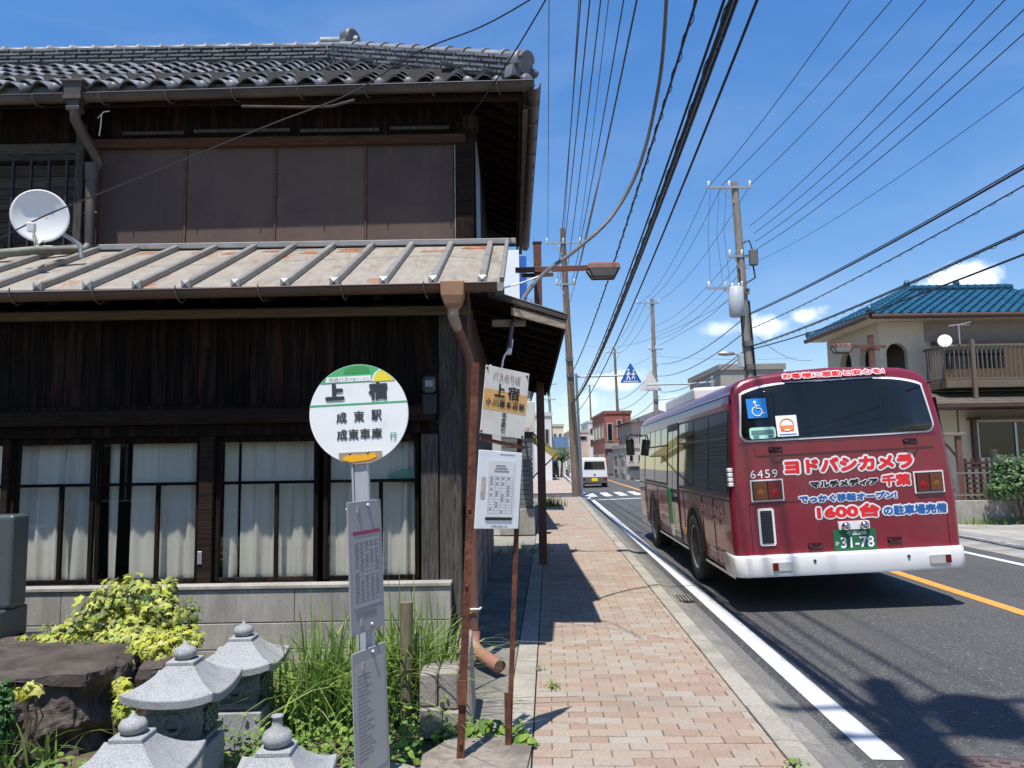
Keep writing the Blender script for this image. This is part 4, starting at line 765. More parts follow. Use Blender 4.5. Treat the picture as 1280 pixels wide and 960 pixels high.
# ================================================================ GARDEN
def curved_roof(g, w, h, t, T, top=.16, lift=.035, n=10):
    # four concave slopes with upturned corners, thick rim
    rings = []
    for k in range(n + 1):
        v = k / n; hw = w / 2 + (top / 2 - w / 2) * v; z = h * (v ** 1.75 * .55 + v * .45); ring = []
        for sx, sy, dx, dy in ((-1, -1, 1, 0), (1, -1, 0, 1), (1, 1, -1, 0), (-1, 1, 0, -1)):
            for i in range(8):
                u = i / 8; e = abs(2 * u - 1) ** 2.6; ring.append((sx * hw + dx * u * 2 * hw, sy * hw + dy * u * 2 * hw, z + lift * e * (1 - v) ** 1.6))
        rings.append(ring)
    under = [[(x * .99, y * .99, z - t) for x, y, z in rings[0]], [(x * .62, y * .62, -t + .005) for x, y, z in rings[0]]]
    rings = under[::-1] + rings; n_ = 32; vs = [p for r in rings for p in r]
    g.add(vs, [(i * n_ + j, i * n_ + (j + 1) % n_, (i + 1) * n_ + (j + 1) % n_, (i + 1) * n_ + j) for i in range(len(rings) - 1) for j in range(n_)], 0, False, T)
    g.add(rings[-1], [tuple(range(n_))], 0, False, T); g.add(rings[0], [tuple(range(n_))[::-1]], 0, False, T)
def lantern(loc, yaw, label, eave, w=.52, vase=False, base=(.30, .0), full=True):
    L = empty('stone_lantern', loc, label, 'stone lantern', 'granite lanterns in the front yard', local=True, rot=(0, 0, yaw)); bw = base[0] / 2; zb = eave - .05
    g = M(); g.box(-bw, bw, -bw, bw, -.05, zb - .20); g.box(-bw + .035, bw - .035, -bw + .035, bw - .035, zb - .198, zb - .175); g.build('pedestal', [m_granite], L, .006)
    if vase: fb = .14
    cw = .125; g = M()
    z0, z1 = zb - .174, zb - .005; T = Matrix.Identity(4)
    g.box(-cw - .02, cw + .02, -cw - .02, cw + .02, z0, z0 + .02); fbx = g.build('fire_box', m_granited, L, .004)
    g = M(); rings = [[(a * (cw * s), b * (cw * s), z) for a, b in ((-1, -1), (1, -1), (1, 1), (-1, 1))] for z, s in ((z0 + .02, .94), ((z0 + z1) / 2, 1.06), (z1, 1.0))]; g.loft(rings, 0, False); g.build('box_wall', m_granited, fbx, .006)
    g = M(); Tm = Matrix.Translation((0, -cw * 1.02, (z0 + z1) / 2 + .005)) @ Matrix.Rotation(math.pi / 2, 4, 'X'); g.lathe([(.034, .012), (.05, .016), (.056, .006), (.056, -.01)], 22, Tm); g.lathe([(.034, .012), (.03, -.02), (0, -.02)], 22, Tm); g.build('round_window', m_granited, fbx)
    g = M(); g.lathe([(.0, .002), (.030, .002)], 20, Tm); g.build('window_void', m_void, fbx)
    g = M(); g.box(cw * 1.02, cw * 1.06, -.085, .085, z0 + .035, z1 - .02); lt = g.build('lattice_back', m_void, fbx)
    for i in range(-3, 4):
        for sgn in (-1, 1):
            c = i * .045; a, b = Vector((cw * 1.075, c - .055, z0 + .035)), Vector((cw * 1.075, c + .055, z1 - .02))
            if sgn < 0: a.y, b.y = b.y, a.y
            pts = [p for p in (a, b)]
            def clip(p, q):
                lo, hi = -.085, .085; t0, t1 = 0, 1; d = q.y - p.y
                for bnd, sg in ((lo, 1), (hi, -1)):
                    f0, f1 = sg * (p.y - bnd), sg * (q.y - bnd)
                    if f0 < 0 and f1 < 0: return None
                    if f0 < 0: t0 = max(t0, f0 / (f0 - f1))
                    elif f1 < 0: t1 = min(t1, f0 / (f0 - f1))
                return (p.lerp(q, t0), p.lerp(q, t1)) if t1 > t0 else None
            c2 = clip(a, b)
            if c2 and (c2[0] - c2[1]).length > .02: g = M(); g.bar(c2[0], c2[1], .012, .012); g.build('lattice_bar', m_granited, fbx)
    g = M(); curved_roof(g, w, .125, .042, Matrix.Translation((0, 0, eave)), .125); g.build('roof', m_granite, L, .004)
    g = M(); g.box(-.068, .068, -.068, .068, eave + .118, eave + .138); g.build('cap_plate', m_granite, L, .004)
    zt = eave + .138
    prof = [(.0, 0), (.038, .0), (.056, .018), (.06, .036), (.048, .06), (.023, .075), (.017, .108), (.025, .114), (.023, .12), (.01, .12), (0, .11)] if vase else [(0, 0), (.034, 0), (.052, .015), (.056, .034), (.046, .053), (.027, .06), (.012, .07), (.003, .088), (0, .09)]
    g = M(); g.lathe(prof, 24, Matrix.Translation((0, 0, zt))); g.build('finial', m_granite, L)
    return L
c2 = P(228, 866, 3.86); lantern((c2.x, 3.88, 0), rad(1.5), 'stone lantern with round front window, in the middle between boulder and pole', .475, .43)
c3 = P(300, 832, 4.55); lantern((c3.x, 4.6, 0), rad(1.5), 'rearmost stone lantern, nearest the concrete block wall', .425, .43)
c1 = P(157, 960, 3.2); lantern((c1.x, 3.25, 0), rad(1.5), 'front left stone lantern cut off by the bottom edge, onion finial', .335, .44)
c4 = P(343, 960, 3.15); lantern((c4.x, 3.18, 0), rad(1.5), 'stone lantern with a narrow vase shaped finial beside the bus stop post', .30, .40, vase=True)
# boulder
def rock(x0, x1, y0, y1, h, seed, n=26, crag=1.0):
    """a squared block whose sides are broken into facets and cracks and whose top is worn flat"""
    from mathutils import noise
    g = M(); idx = {}; off = Vector((seed * 7.3, seed * 3.1, 0)); cx, cy = (x0 + x1) / 2, (y0 + y1) / 2
    def vert(i, j, k):
        if (i, j, k) in idx: return idx[(i, j, k)]
        u, v, w = 2 * i / n - 1, 2 * j / n - 1, k / n
        r = max(abs(u), abs(v)); l = math.hypot(u, v) or 1
        rr = r / l; q = .72; u2, v2 = u * (q + (1 - q) * rr), v * (q + (1 - q) * rr)     # soften the plan corners
        p = Vector((cx + u2 * (x1 - x0) / 2, cy + v2 * (y1 - y0) / 2, w * h - .05)); s_ = r ** 6
        cell = noise.voronoi(p * 3.0 + off, distance_metric='DISTANCE', exponent=2)[0]; big = noise.noise(p * 1.5 + off); fine = noise.fractal(p * 8 + off, .9, 2.1, 5)
        strat = noise.noise(Vector((p.x * .8, p.y * .8, p.z * 9)) + off)
        d = s_ * crag * (.13 * big - .20 * max(0, .30 - (cell[1] - cell[0])) + .045 * strat + .03 * fine - .05 * (1 - w))
        out = Vector((u, v, 0)).normalized() if l > 1e-6 else Vector((0, 0, 0)); p += out * d
        if k == n: p.z += .02 * noise.noise(p * 1.3 + off) + .008 * fine - .05 * s_ * max(0, .5 + noise.noise(p * 3 + off)) + .03 * v
        elif s_ > .5: p.z += .03 * noise.noise(p * 4 + off)
        g.v.append(tuple(p)); idx[(i, j, k)] = len(g.v) - 1; return idx[(i, j, k)]
    def face(a): g.f.append(tuple(a)); g.m.append(0); g.sm.append(False)
    for i in range(n):
        for j in range(n):
            face((vert(i, j, n), vert(i + 1, j, n), vert(i + 1, j + 1, n), vert(i, j + 1, n)))
            for (a, b) in ((0, 1), (n, -1)): face((vert(i, a, j), vert(i + 1, a, j), vert(i + 1, a, j + 1), vert(i, a, j + 1))); face((vert(a, i, j), vert(a, i + 1, j), vert(a, i + 1, j + 1), vert(a, i, j + 1)))
    return g
rock(-3.75, -2.27, 4.30, 5.2, .47, 1, 40).build('boulder', m_rock, None, label='large flat topped dark brown boulder at the left of the yard', cat='boulder')
rock(-2.27, -2.10, 4.72, 5.1, .44, 3, 16, .5).build('boulder', m_rock, None, label='narrow upright brown stone against the right end of the boulder', cat='boulder')
sb = empty('stone_slab', (-3.65, 5.25, .3), 'upright dark granite slab on a stone base at the left edge', 'stone slab')
g = M(); g.box(-4.2, -3.335, 5.18, 5.36, .63, 1.245); g.build('slab', m_slab, sb, .025, seg=3); g = M(); g.box(-4.3, -3.22, 5.08, 5.46, -.05, .43); g.build('base', m_slab, sb, .012); g = M(); g.box(-4.22, -3.36, 5.12, 5.42, .432, .628); g.build('plinth', m_slab, sb, .012)
# foliage ------------------------------------------------------------
IVY = [(0, 0), (.38, -.02), (.30, .22), (.52, .42), (.22, .5), (0, 1.0), (-.22, .5), (-.52, .42), (-.30, .22), (-.38, -.02)]
OVAL = [(0, 0), (.25, .2), (.32, .5), (.18, .85), (0, 1), (-.18, .85), (-.32, .5), (-.25, .2)]
def leaf(g, p, nrm, size, rn, shape=IVY, droop=.3):
    n = Vector(nrm).normalized(); a = Vector((rn.uniform(-1, 1), rn.uniform(-1, 1), rn.uniform(-1, .2))); x = n.cross(a)
    if x.length < .01: x = Vector((1, 0, 0))
    x.normalize(); y = x.cross(n); k = len(g.v); vs = []
    for u, v in shape: q = Vector(p) + x * (u * size) + y * ((v - .3) * size) + n * (-droop * size * ((v - .3) ** 2 + u * u)); vs.append(tuple(q))
    vs.append(tuple(Vector(p) + n * .02 * size)); m = len(shape)
    g.add(vs, [(i, (i + 1) % m, m) for i in range(m)], 0, False)
def bush(name, blobs, mat, size, n, label, cat, rn, shape=IVY, stems=None, group=None):
    base = Vector((sum(b[0] for b in blobs) / len(blobs), sum(b[1] for b in blobs) / len(blobs), 0)); e = empty(name, base, label, cat, group); g = M()
    tot = sum(b[3] * b[4] * b[5] for b in blobs) ** .0
    wts = [(b[3] * b[5] + b[3] * b[4]) for b in blobs]
    for b, w in zip(blobs, wts):
        for i in range(int(n * w / sum(wts))):
            d = Vector((rn.gauss(0, 1), rn.gauss(0, 1), rn.gauss(0, 1))).normalized(); r = rn.uniform(.55, 1.08) if rn.random() < .8 else rn.uniform(.2, .6)
            p = Vector((b[0] + d.x * b[3] * r, b[1] + d.y * b[4] * r, b[2] + d.z * b[5] * r))
            if p.z < .0: continue
            nn = d + Vector((rn.uniform(-.6, .6), rn.uniform(-.8, .3), rn.uniform(.1, .9))); leaf(g, p, nn, size * (rn.uniform(.45, .8) if rn.random() < .45 else rn.uniform(.8, 1.4)), rn, shape)
    g.build('foliage', mat, e, kind='stuff', recalc=False)
    s = M()
    for b in blobs:
        for k in range(4): q = Vector((b[0] + rn.uniform(-.5, .5) * b[3], b[1] + rn.uniform(-.5, .5) * b[4], b[2] + b[5] * rn.uniform(.2, .8))); s.tube([base + Vector((rn.uniform(-.1, .1), rn.uniform(-.05, .05), 0)), (base + q) / 2 + Vector((rn.uniform(-.1, .1), 0, .05)), q], [.008, .006, .003], 5)
    s.build('stem', m_bark, e, kind='stuff'); return e
rn = random.Random(11)
def pb(px, py, d, rx, ry, rz): q = P(px, py, d); return (q.x, q.y, q.z, rx, ry, rz)
bush('ivy_bush', [pb(165, 748, 5.35, .26, .16, .16), pb(120, 770, 5.3, .18, .15, .15), pb(205, 765, 5.3, .15, .12, .14), pb(150, 798, 5.15, .38, .14, .07), pb(90, 790, 5.25, .22, .1, .08), pb(213, 735, 5.35, .05, .05, .1), pb(150, 790, 5.3, .3, .15, .2)], m_ivy, .054, 2300, 'tall mound of yellow and green variegated ivy behind the boulder', 'ivy', rn)
bush('ivy_bush', [pb(200, 812, 4.95, .2, .14, .11), pb(228, 800, 5.0, .14, .12, .1), pb(175, 820, 5.0, .12, .1, .07)], m_ivyy, .04, 1100, 'bright yellow low ivy mound at the right end of the boulder', 'ivy', rn)
bush('ivy_bush', [pb(158, 885, 4.55, .07, .08, .15), pb(150, 858, 4.6, .05, .05, .06)], m_ivyy, .05, 260, 'sprig of yellow ivy behind the front lantern roof, beside the boulder', 'ivy', rn)
bush('ivy_bush', [pb(20, 808, 5.15, .2, .07, .04), pb(60, 800, 5.15, .22, .07, .05), pb(-40, 812, 5.1, .3, .08, .05)], m_ivyy, .05, 420, 'strip of yellow ivy trailing along the back edge of the boulder top', 'ivy', rn)
bush('ivy_bush', [pb(20, 868, 4.17, .11, .03, .035), pb(40, 860, 4.17, .06, .03, .03)], m_ivyy, .06, 75, 'star shaped yellow ivy spray on the front left of the boulder', 'ivy', rn)
bush('creeper', [pb(-2, 910, 4.1, .075, .06, .2), pb(4, 865, 4.15, .06, .05, .07)], m_ivyg, .034, 420, 'dark green small leaved creeper on the left side of the boulder', 'creeper', rn, OVAL)
bush('weedy_shrub', [pb(235, 770, 5.4, .1, .08, .14), pb(215, 790, 5.4, .1, .08, .1)], m_weed, .03, 320, 'thin green weedy shrub right of the ivy mound', 'shrub', rn, OVAL)
def blades(name, spots, mat, label, rn, n, h0, h1, w, lean=.5, cat='grass', kind=None, r=.15, grav=.5):
    g = M()
    for i in range(n):
        s = spots[rn.randrange(len(spots))]; x = s[0] + rn.gauss(0, r if len(s) < 4 else s[3]); y = s[1] + rn.gauss(0, r * .6); h = rn.uniform(h0, h1) * s[2]; a = rn.uniform(0, 6.283); l = abs(rn.gauss(0, lean)) * h
        dx, dy = math.cos(a) * l, math.sin(a) * l * .7; px, py = -math.sin(a), math.cos(a); ww = w * rn.uniform(.6, 1.3); tw = rn.uniform(-.8, .8); vs = []; k = 6
        px, py = px * math.cos(tw) - py * math.sin(tw), px * math.sin(tw) + py * math.cos(tw)
        for j in range(k + 1):
            t = j / k; z = h * (t - grav * l / h * t * t * t) ; wj = ww * (1 - t ** 2.2) * .5 + .0004
            q = (x + dx * t * t, y + dy * t * t, z - .02); vs += [(q[0] - px * wj, q[1] - py * wj, q[2]), (q[0] + px * wj, q[1] + py * wj, q[2])]
        g.add(vs, [(2 * j, 2 * j + 1, 2 * j + 3, 2 * j + 2) for j in range(k)], 0, True)
    return g.build(name, mat, None, label=label, cat=cat, kind=kind, recalc=False)
rn = random.Random(5)
blades('grass_clump', [(-1.10, 4.75, 1.0), (-1.28, 4.9, .85), (-.95, 4.8, .95), (-1.2, 4.65, .8)], m_grass, 'tall arching grass clump left of the bus stop post', rn, 460, .4, .92, .016, .8, r=.1)
blades('grass_clump', [(-.72, 4.9, 1.05), (-.60, 4.9, .9), (-.66, 4.8, .9), (-.55, 5.1, .9)], m_grass, 'tall arching grass clump right of the bus stop post', rn, 400, .4, .95, .016, .65, r=.08)
blades('grass_tuft', [(-3.05, 5.35, 1)], m_grass, 'loose tuft of long grass beside the dark stone slab', rn, 22, .3, .6, .014, .9, r=.06)
blades('grass_tuft', [(-2.45, 4.14, 1), (-2.6, 4.1, .8)], m_grass, 'few bright grass blades in front of the boulder at the bottom', rn, 26, .15, .4, .016, .8, r=.06)
# ground cover in the yard, too many leaves to count
g = M(); rn = random.Random(21)
for i in range(3600):
    x = rn.uniform(-1.75, -.34); y = rn.uniform(3.9, 5.95)
    if x > -.52 and y < 4.5: continue
    z = abs(rn.gauss(0, .07)); leaf(g, (x, y, z), (rn.uniform(-.5, .5), rn.uniform(-.9, .2), 1), rn.uniform(.02, .05), rn, OVAL, .4)
for i in range(900):
    x = rn.uniform(-4.2, -2.2); y = rn.choice([rn.uniform(5.3, 5.95), rn.uniform(3.8, 4.15)]); leaf(g, (x, y, abs(rn.gauss(0, .06))), (rn.uniform(-.5, .5), rn.uniform(-.9, .2), 1), rn.uniform(.02, .05), rn, OVAL, .4)
for i in range(420):
    x = rn.uniform(-.47, .05); y = 4.52 + rn.gauss(0, .06); leaf(g, (x, y, abs(rn.gauss(0, .03))), (rn.uniform(-.5, .5), -.4, 1), rn.uniform(.015, .035), rn, OVAL, .4)
g.build('ground_cover', m_weed, None, label='low green weeds covering the yard soil between lanterns and wall', cat='weeds', kind='stuff', recalc=False)
def weed(x, y, n, r, s, label):
    g = M(); rr = random.Random(int(x * 1000 + y * 77))
    for i in range(n): a = rr.uniform(0, 6.3); q = abs(rr.gauss(0, r)); leaf(g, (x + math.cos(a) * q, y + math.sin(a) * q, rr.uniform(.01, .01 + r)), (math.cos(a) * .6, math.sin(a) * .6 - .3, 1), s * rr.uniform(.6, 1.2), rr, OVAL, .5)
    for i in range(n // 2):
        a = rr.uniform(0, 6.3); l = rr.uniform(.5, 1.3) * r * 1.6; g.add([(x - .002, y, 0), (x + .002, y, 0), (x + math.cos(a) * l, y + math.sin(a) * l, rr.uniform(.3, 1) * r)], [(0, 1, 2)])
    g.build('weed', m_weed, None, label=label, cat='weed', kind='stuff', recalc=False)
weed(-.17, 4.53, 26, .07, .085, 'broad leaved weed between the two rusty posts'); weed(.045, 4.36, 16, .045, .075, 'broad leaved weed right of the thin rusty post')
q = G(690, 860); weed(q.x, q.y, 46, .045, .022, 'low weed tuft on the paver joint below the eave shadow'); q = G(673, 838); weed(q.x, q.y, 20, .03, .02, 'small weed tuft in the edging joint beyond the thin rusty post')
q = G(993, 957); weed(q.x, q.y, 18, .03, .025, 'small weed at the kerb at the bottom edge'); q = G(666, 935); weed(q.x, q.y, 14, .025, .02, 'tiny weed in the edging joint at the bottom of the photo')
q = G(690, 633); blades('weed', [(q.x - .1, q.y, 1)], m_weed, 'grassy weed growing by the brown lamp pole further down the pavement', random.Random(8), 220, .2, .6, .02, .7, 'weed', r=.25)
q = G(668, 690); blades('weed', [(q.x - .25, q.y, 1)], m_weed, 'dry grass fringe at the foot of the shuttered building', random.Random(9), 160, .08, .2, .012, .7, 'weed', r=.3)
# old timber stake, concrete lumps beside the downpipe
g = M(); q = G(500, 905); g.tube([(-.655, 4.72, -.05), (-.655, 4.72, .72)], [.036, .04], 14); st = g.build('stake', mk('mossy_stake', (.17, .14, .085), .9, .4, 9, .7, stretch=(5, 5, .6)), None, label='old round timber stake standing in the long grass', cat='stake')
cb = empty('concrete_blocks', (-.42, 4.75, 0), 'cracked upright concrete slab and blocks beside the grass clump', 'concrete blocks')
m_cb = mk('cracked_block', (.29, .26, .225), .92, .15, 12, .5, col2=(.24, .2, .17), s2=3.5, lo=.5, hi=.7, rnd=.1, bscale=60)
for k, (x0, x1, y0, y1, z0, z1) in enumerate(((-.56, -.43, 4.55, 4.85, -.02, .15), (-.425, -.325, 4.56, 4.86, -.02, .13), (-.56, -.46, 4.57, 4.86, .155, .34), (-.452, -.34, 4.58, 4.86, .135, .345))): g = M(); g.box(x0, x1, y0, y1, z0, z1); g.build('block', m_cb, cb, .01)
g = M(); g.add([(-.335, 4.72, -.02), (-.26, 4.70, -.02), (-.26, 5.1, -.02), (-.335, 5.1, -.02), (-.345, 4.72, .47), (-.28, 4.70, .43), (-.28, 5.05, .49), (-.345, 5.1, .47)], BX); g.build('upright_slab', m_cb, cb, .012)
# ================================================================ CITY BUS
m_bus = mk('bus_maroon', (.195, .011, .026), .3, .08, 3, 0, spec=.5, coat=.4, col2=(.13, .02, .03), s2=1.4, lo=.5, hi=.75); weather(m_bus, 3, .5, .75, (.17, .10, .09), .22, (1, 1, .4))
m_busr = mk('bus_roof_maroon', (.16, .03, .05), .25, .08, 3, 0, spec=.5, coat=.6)
m_bw = mk('bus_white', (.74, .73, .71), .35, .05, 5, 0, coat=.3); m_dglass = mk('dark_bus_glass', (.010, .012, .013), .04, .1, 3, spec=.45)
m_sglass = mk('side_bus_glass', (.02, .024, .026), .03, .1, 3, spec=.9)
m_red = flat('print_red', (.72, .03, .03), .4); m_blue = flat('print_blue', (.03, .13, .38), .4); m_pw = flat('print_white', (.80, .80, .80), .4)
m_seam = flat('panel_seam', (.05, .006, .014)); m_lred = mk('red_lens', (.12, .004, .006), .15, .1, 60, spec=.6); m_lamb = mk('amber_lens', (.11, .035, .012), .15, .1, 60, spec=.6); m_clear = mk('clear_lens', (.45, .45, .43), .15, .1, 60, spec=.6)
m_plg = flat('plate_green', (.02, .13, .06)); m_sky = flat('pictogram_blue', (.02, .22, .62)); m_mint = flat('mint_print', (.42, .72, .60)); m_orp = flat('orange_print', (.85, .25, .08))
bus = empty('city_bus', (3.43, 7.97, .03), 'maroon city bus seen from behind driving on the left lane', 'bus', local=True, rot=(0, rad(-2.3), rad(-2.6)))
BL = 8.25
def rake(z): return 0 if z < 1.6 else .14 * ((z - 1.6) / .85) ** 1.5
half = [(1.125, .365), (1.14, .6), (1.145, 1.1), (1.13, 1.3), (1.095, 1.7), (1.06, 2.1), (1.045, 2.22), (1.0, 2.315), (.92, 2.375), (.78, 2.415), (.4, 2.45)]
def bring(y, kx, dz, rear=0.0, front=0.0):
    h = [(x * kx, z if z < 2.0 else 2.0 + (z - 2.0) * (1 - dz)) for x, z in half]; ring = [(-x, z) for x, z in h] + [(0, 2.0 + .465 * (1 - dz))] + [(x, z) for x, z in reversed(h)]
    return [(x, y + rake(z) * rear - .10 * max(0, z - 1.0) * front, z) for x, z in ring]
rings = [bring(0, .955, .10, 1), bring(.012, .978, .05, .95), bring(.04, .992, .02, .85), bring(.10, 1, 0, .6), bring(.5, 1, 0, 0)] + [bring(y, 1, 0) for y in (1.5, 3, 4.5, 6, 7.4)] + [bring(8.0, .995, .02, 0, .6), bring(8.18, .96, .06, 0, 1), bring(BL, .88, .14, 0, 1)]
g = M(); g.loft(rings, 0, True, cap=False); nr = len(rings[0])
for R_i in (rings[0], rings[-1]):
    for i in range(nr // 2): g.add([R_i[i], R_i[i + 1], R_i[nr - 2 - i], R_i[nr - 1 - i]] if i < nr // 2 - 1 else [R_i[i], R_i[i + 1], R_i[nr - 1 - i]], [(0, 1, 2, 3)] if i < nr // 2 - 1 else [(0, 1, 2)])
g.add([rings[0][0], rings[0][-1], rings[-1][-1], rings[-1][0]], [(0, 1, 2, 3)])
body = g.build('body', m_bus, bus); ABS[body.name] = ABS[body.name]
def wx(z):
    for (x0, z0), (x1, z1) in zip(half, half[1:]):
        if z0 <= z <= z1: return x0 + (x1 - x0) * (z - z0) / (z1 - z0)
    return 1.13
def side_panel(name, y0, y1, z0, z1, mat, off=.004, sgn=-1, par=None, rows=5):
    g = M(); vs = []
    for k in range(rows + 1):
        z = z0 + (z1 - z0) * k / rows; vs += [(sgn * (wx(z) + off), y0, z), (sgn * (wx(z) + off), y1, z)]
    g.add(vs, [(2 * k, 2 * k + 1, 2 * k + 3, 2 * k + 2) for k in range(rows)]); o = g.build(name, mat, par or bus, recalc=False)
    s = o.modifiers.new('thickness', 'SOLIDIFY'); s.thickness = .006; s.offset = 0; return o
for sg in (-1, 1):
    side_panel('window_band', .06, 3.16, 1.15, 2.08, m_black, .002, sg); side_panel('window_band', 4.2, 7.0, 1.15, 2.06, m_black, .002, sg)
    for a, b in ((.12, 1.05), (1.1, 2.0), (2.05, 3.1), (4.26, 5.6), (5.66, 6.94)):
        w = side_panel('side_window', a, b, 1.19, 2.05, m_sglass, .009, sg)
        side_panel('window_bar', a, b, 1.765, 1.79, m_black, .014, sg, w, 1); 
        if b - a > 1: side_panel('window_bar', (a + b) / 2 - .012, (a + b) / 2 + .012, 1.79, 2.05, m_black, .014, sg, w, 2)
    side_panel('roof_rail', .05, 8.0, 2.23, 2.25, m_busr, .012, sg, None, 1)
    side_panel('skirt_trim', .1, 8.0, .315, .345, m_chrome, .006, sg, None, 1)
    side_panel('side_stripe', .05, 8.0, 1.105, 1.125, m_seam, .004, sg, None, 1)
# entrance doors on the kerb side
dr = side_panel('door', 3.22, 4.14, .36, 2.04, m_black, .006); 
for a, b in ((3.26, 3.66), (3.70, 4.10)): side_panel('door_glass', a, b, 1.12, 1.98, m_sglass, .013, -1, dr); side_panel('door_glass', a, b, .42, 1.06, m_sglass, .013, -1, dr)
side_panel('green_panel', 3.84, 4.10, .58, 1.12, flat('door_green', (.01, .30, .09)), .018, -1, dr); side_panel('white_panel', 3.84, 4.10, .40, .575, m_bw, .018, -1, dr); side_panel('door_rail', 3.18, 4.18, 2.045, 2.09, m_black, .02, -1, dr, 1)
side_panel('door', 7.1, 7.9, .36, 2.02, m_dglass, .006)
sp = Matrix(((0, 0, -1, -1.152), (-1, 0, 0, 0), (0, 1, 0, 0), (0, 0, 0, 1)))
m_sd = flat('side_print', (.62, .42, .42))
for s_, b in (('ヨドバシカメラ', (-1.55, .93, -.35, 1.03)), ('マルチメディア千葉', (-1.5, .82, -.6, .89)), ('1600台の駐車場', (-1.2, .42, -.3, .56)), ('ヨドバシカメラ', (-6.8, .86, -5.0, 1.0)), ('マルチメディア千葉', (-5.2, .70, -4.3, .8)), ('移転オープン', (-5.2, .55, -4.4, .65))): letters('side_lettering', s_, b, m_sd, bus, sp, .004, .004)
for y_ in (.9, 1.55, 2.85, 4.25, 5.4, 6.9): side_panel('panel_seam', y_, y_ + .008, .38, 1.1, m_seam, .003, -1, None, 3)
for k in range(4): g = M(); g.box(-1.15, -1.10, .0 - .0, .07, 1.27 + k * .05, 1.31 + k * .05); g.build('side_vent', m_bw, bus, .006)
side_panel('amber_marker', 2.75, 2.87, .54, .61, m_yelor, .01)
# wheels
def wheel(sg, y):
    w = empty('wheel', (sg * 1.0, y, .43), None, None); w.parent = bus; w.location = (0, 0, 0); ABS[w.name] = Vector((0, 0, 0))
    T = Matrix.Translation((sg * 1.12, y, .43)) @ Matrix.Rotation(sg * math.pi / 2, 4, 'Y')
    g = M(); g.lathe([(.27, .03), (.30, .045), (.40, .04), (.43, .0), (.43, -.22), (.3, -.22)], 36, T); g.build('tyre', m_rubber, w)
    g = M(); g.lathe([(0, .0), (.07, .01), (.10, .03), (.12, -.02), (.22, -.02), (.26, .03), (.275, .035)], 30, T); g.build('rim', mk('bus_rim', (.30, .30, .31), .45, .1, 10, metal=.4), w)
    g = M(); pts = [(.52 * math.cos(t), .52 * math.sin(t)) for t in [math.pi * i / 20 for i in range(21)]]
    T2 = Matrix(((0, 0, sg, 0), (1, 0, 0, y), (0, 1, 0, .43), (0, 0, 0, 1))); g.prism([(-.52, -.12)] + [(-x, z) for x, z in pts] + [(.52, -.12)], 1.10, 1.149, T2); g.build('wheel_well', m_void, w)
    g = M(); vs = []
    for i in range(21):
        t = math.pi * i / 20; vs += [(sg * 1.145, y + .5 * math.cos(t), .43 + .5 * math.sin(t)), (sg * 1.165, y + .53 * math.cos(t), .43 + .53 * math.sin(t)), (sg * 1.145, y + .57 * math.cos(t), .43 + .57 * math.sin(t))]
    g.add(vs, [(3 * i + j, 3 * i + j + 1, 3 * i + j + 4, 3 * i + j + 3) for i in range(20) for j in range(2)], 0, True); g.build('arch_lip', m_black, w)
for y in (2.15, 6.05):
    for sg in (-1, 1): wheel(sg, y)
# rear end ------------------------------------------------------------
RF = Matrix(((1, 0, 0, 0), (0, 0, -1, 0), (0, 1, 0, 0), (0, 0, 0, 1)))
def rrect(x0, y0, x1, y1, r, n=6):
    pts = []
    for cx, cy, a in ((x1 - r, y1 - r, 0), (x0 + r, y1 - r, 90), (x0 + r, y0 + r, 180), (x1 - r, y0 + r, 270)):
        for k in range(n + 1): t = rad(a + 90 * k / n); pts.append((cx + r * math.cos(t), cy + r * math.sin(t)))
    return pts
def rear(name, x0, z0, x1, z1, a, b, mat, par=None, r=.0, bev=0):
    g = M(); g.prism(rrect(x0, z0, x1, z1, r) if r else [(x0, z0), (x1, z0), (x1, z1), (x0, z1)], a, b, RF); return g.build(name, mat, par or bus, bev)
def rwin(name, w0, w1, z0, z1, r, off, mat, par=None, arch=.03):
    g = M(); vs = []; n = 26
    for k in range(n + 1):
        z = z0 + (z1 - z0) * (.5 - .5 * math.cos(math.pi * k / n)); f = (z - z0) / (z1 - z0); w = w0 + (w1 - w0) * f; d = min(z - z0, z1 - z)
        c = r - math.sqrt(max(0, r * r - (r - d) ** 2)) if d < r else 0
        if z > 2.0: c = max(c, w * (1 - min(1, max(0, (z1 - z) / .095)) ** .22))
        vs += [(-w + c, rake(z) - off, z), (-w * .5, rake(z) - off, z), (0, rake(z) - off, z), (w * .5, rake(z) - off, z), (w - c, rake(z) - off, z)]
    g.add(vs, [(5 * k + j, 5 * k + j + 1, 5 * k + j + 6, 5 * k + j + 5) for k in range(n) for j in range(4)], 0, True); o = g.build(name, mat, par or bus, recalc=False); s = o.modifiers.new('t', 'SOLIDIFY'); s.thickness = .008; s.offset = -1; return o
rw = rwin('window_trim', 1.005, .935, 1.715, 2.335, .10, .005, m_bw); rg = rwin('rear_window', .985, .915, 1.735, 2.315, .09, .010, m_dglass)
def dec(name, x0, z0, x1, z1, mat, off, par, r=.0):
    zc = (z0 + z1) / 2; sl = (rake(z1) - rake(z0)) / (z1 - z0); F = Matrix.Translation((0, rake(zc) - off, zc)) @ Matrix.Rotation(-math.atan(sl), 4, 'X') @ RF
    g = M(); p = [(x, y - zc) for x, y in (rrect(x0, z0, x1, z1, r) if r else [(x0, z0), (x1, z0), (x1, z1), (x0, z1)])]; g.prism(p, 0, .002, F); return g.build(name, mat, par), F
wc, F = dec('wheelchair_sticker', -.89, 1.962, -.685, 2.172, m_sky, .020, rg)
g = M(); cx, cy = -.785, -.005; arc = [(cx - .005 + .05 * math.cos(rad(t)), cy - .03 + .05 * math.sin(rad(t))) for t in range(110, 400, 14)]
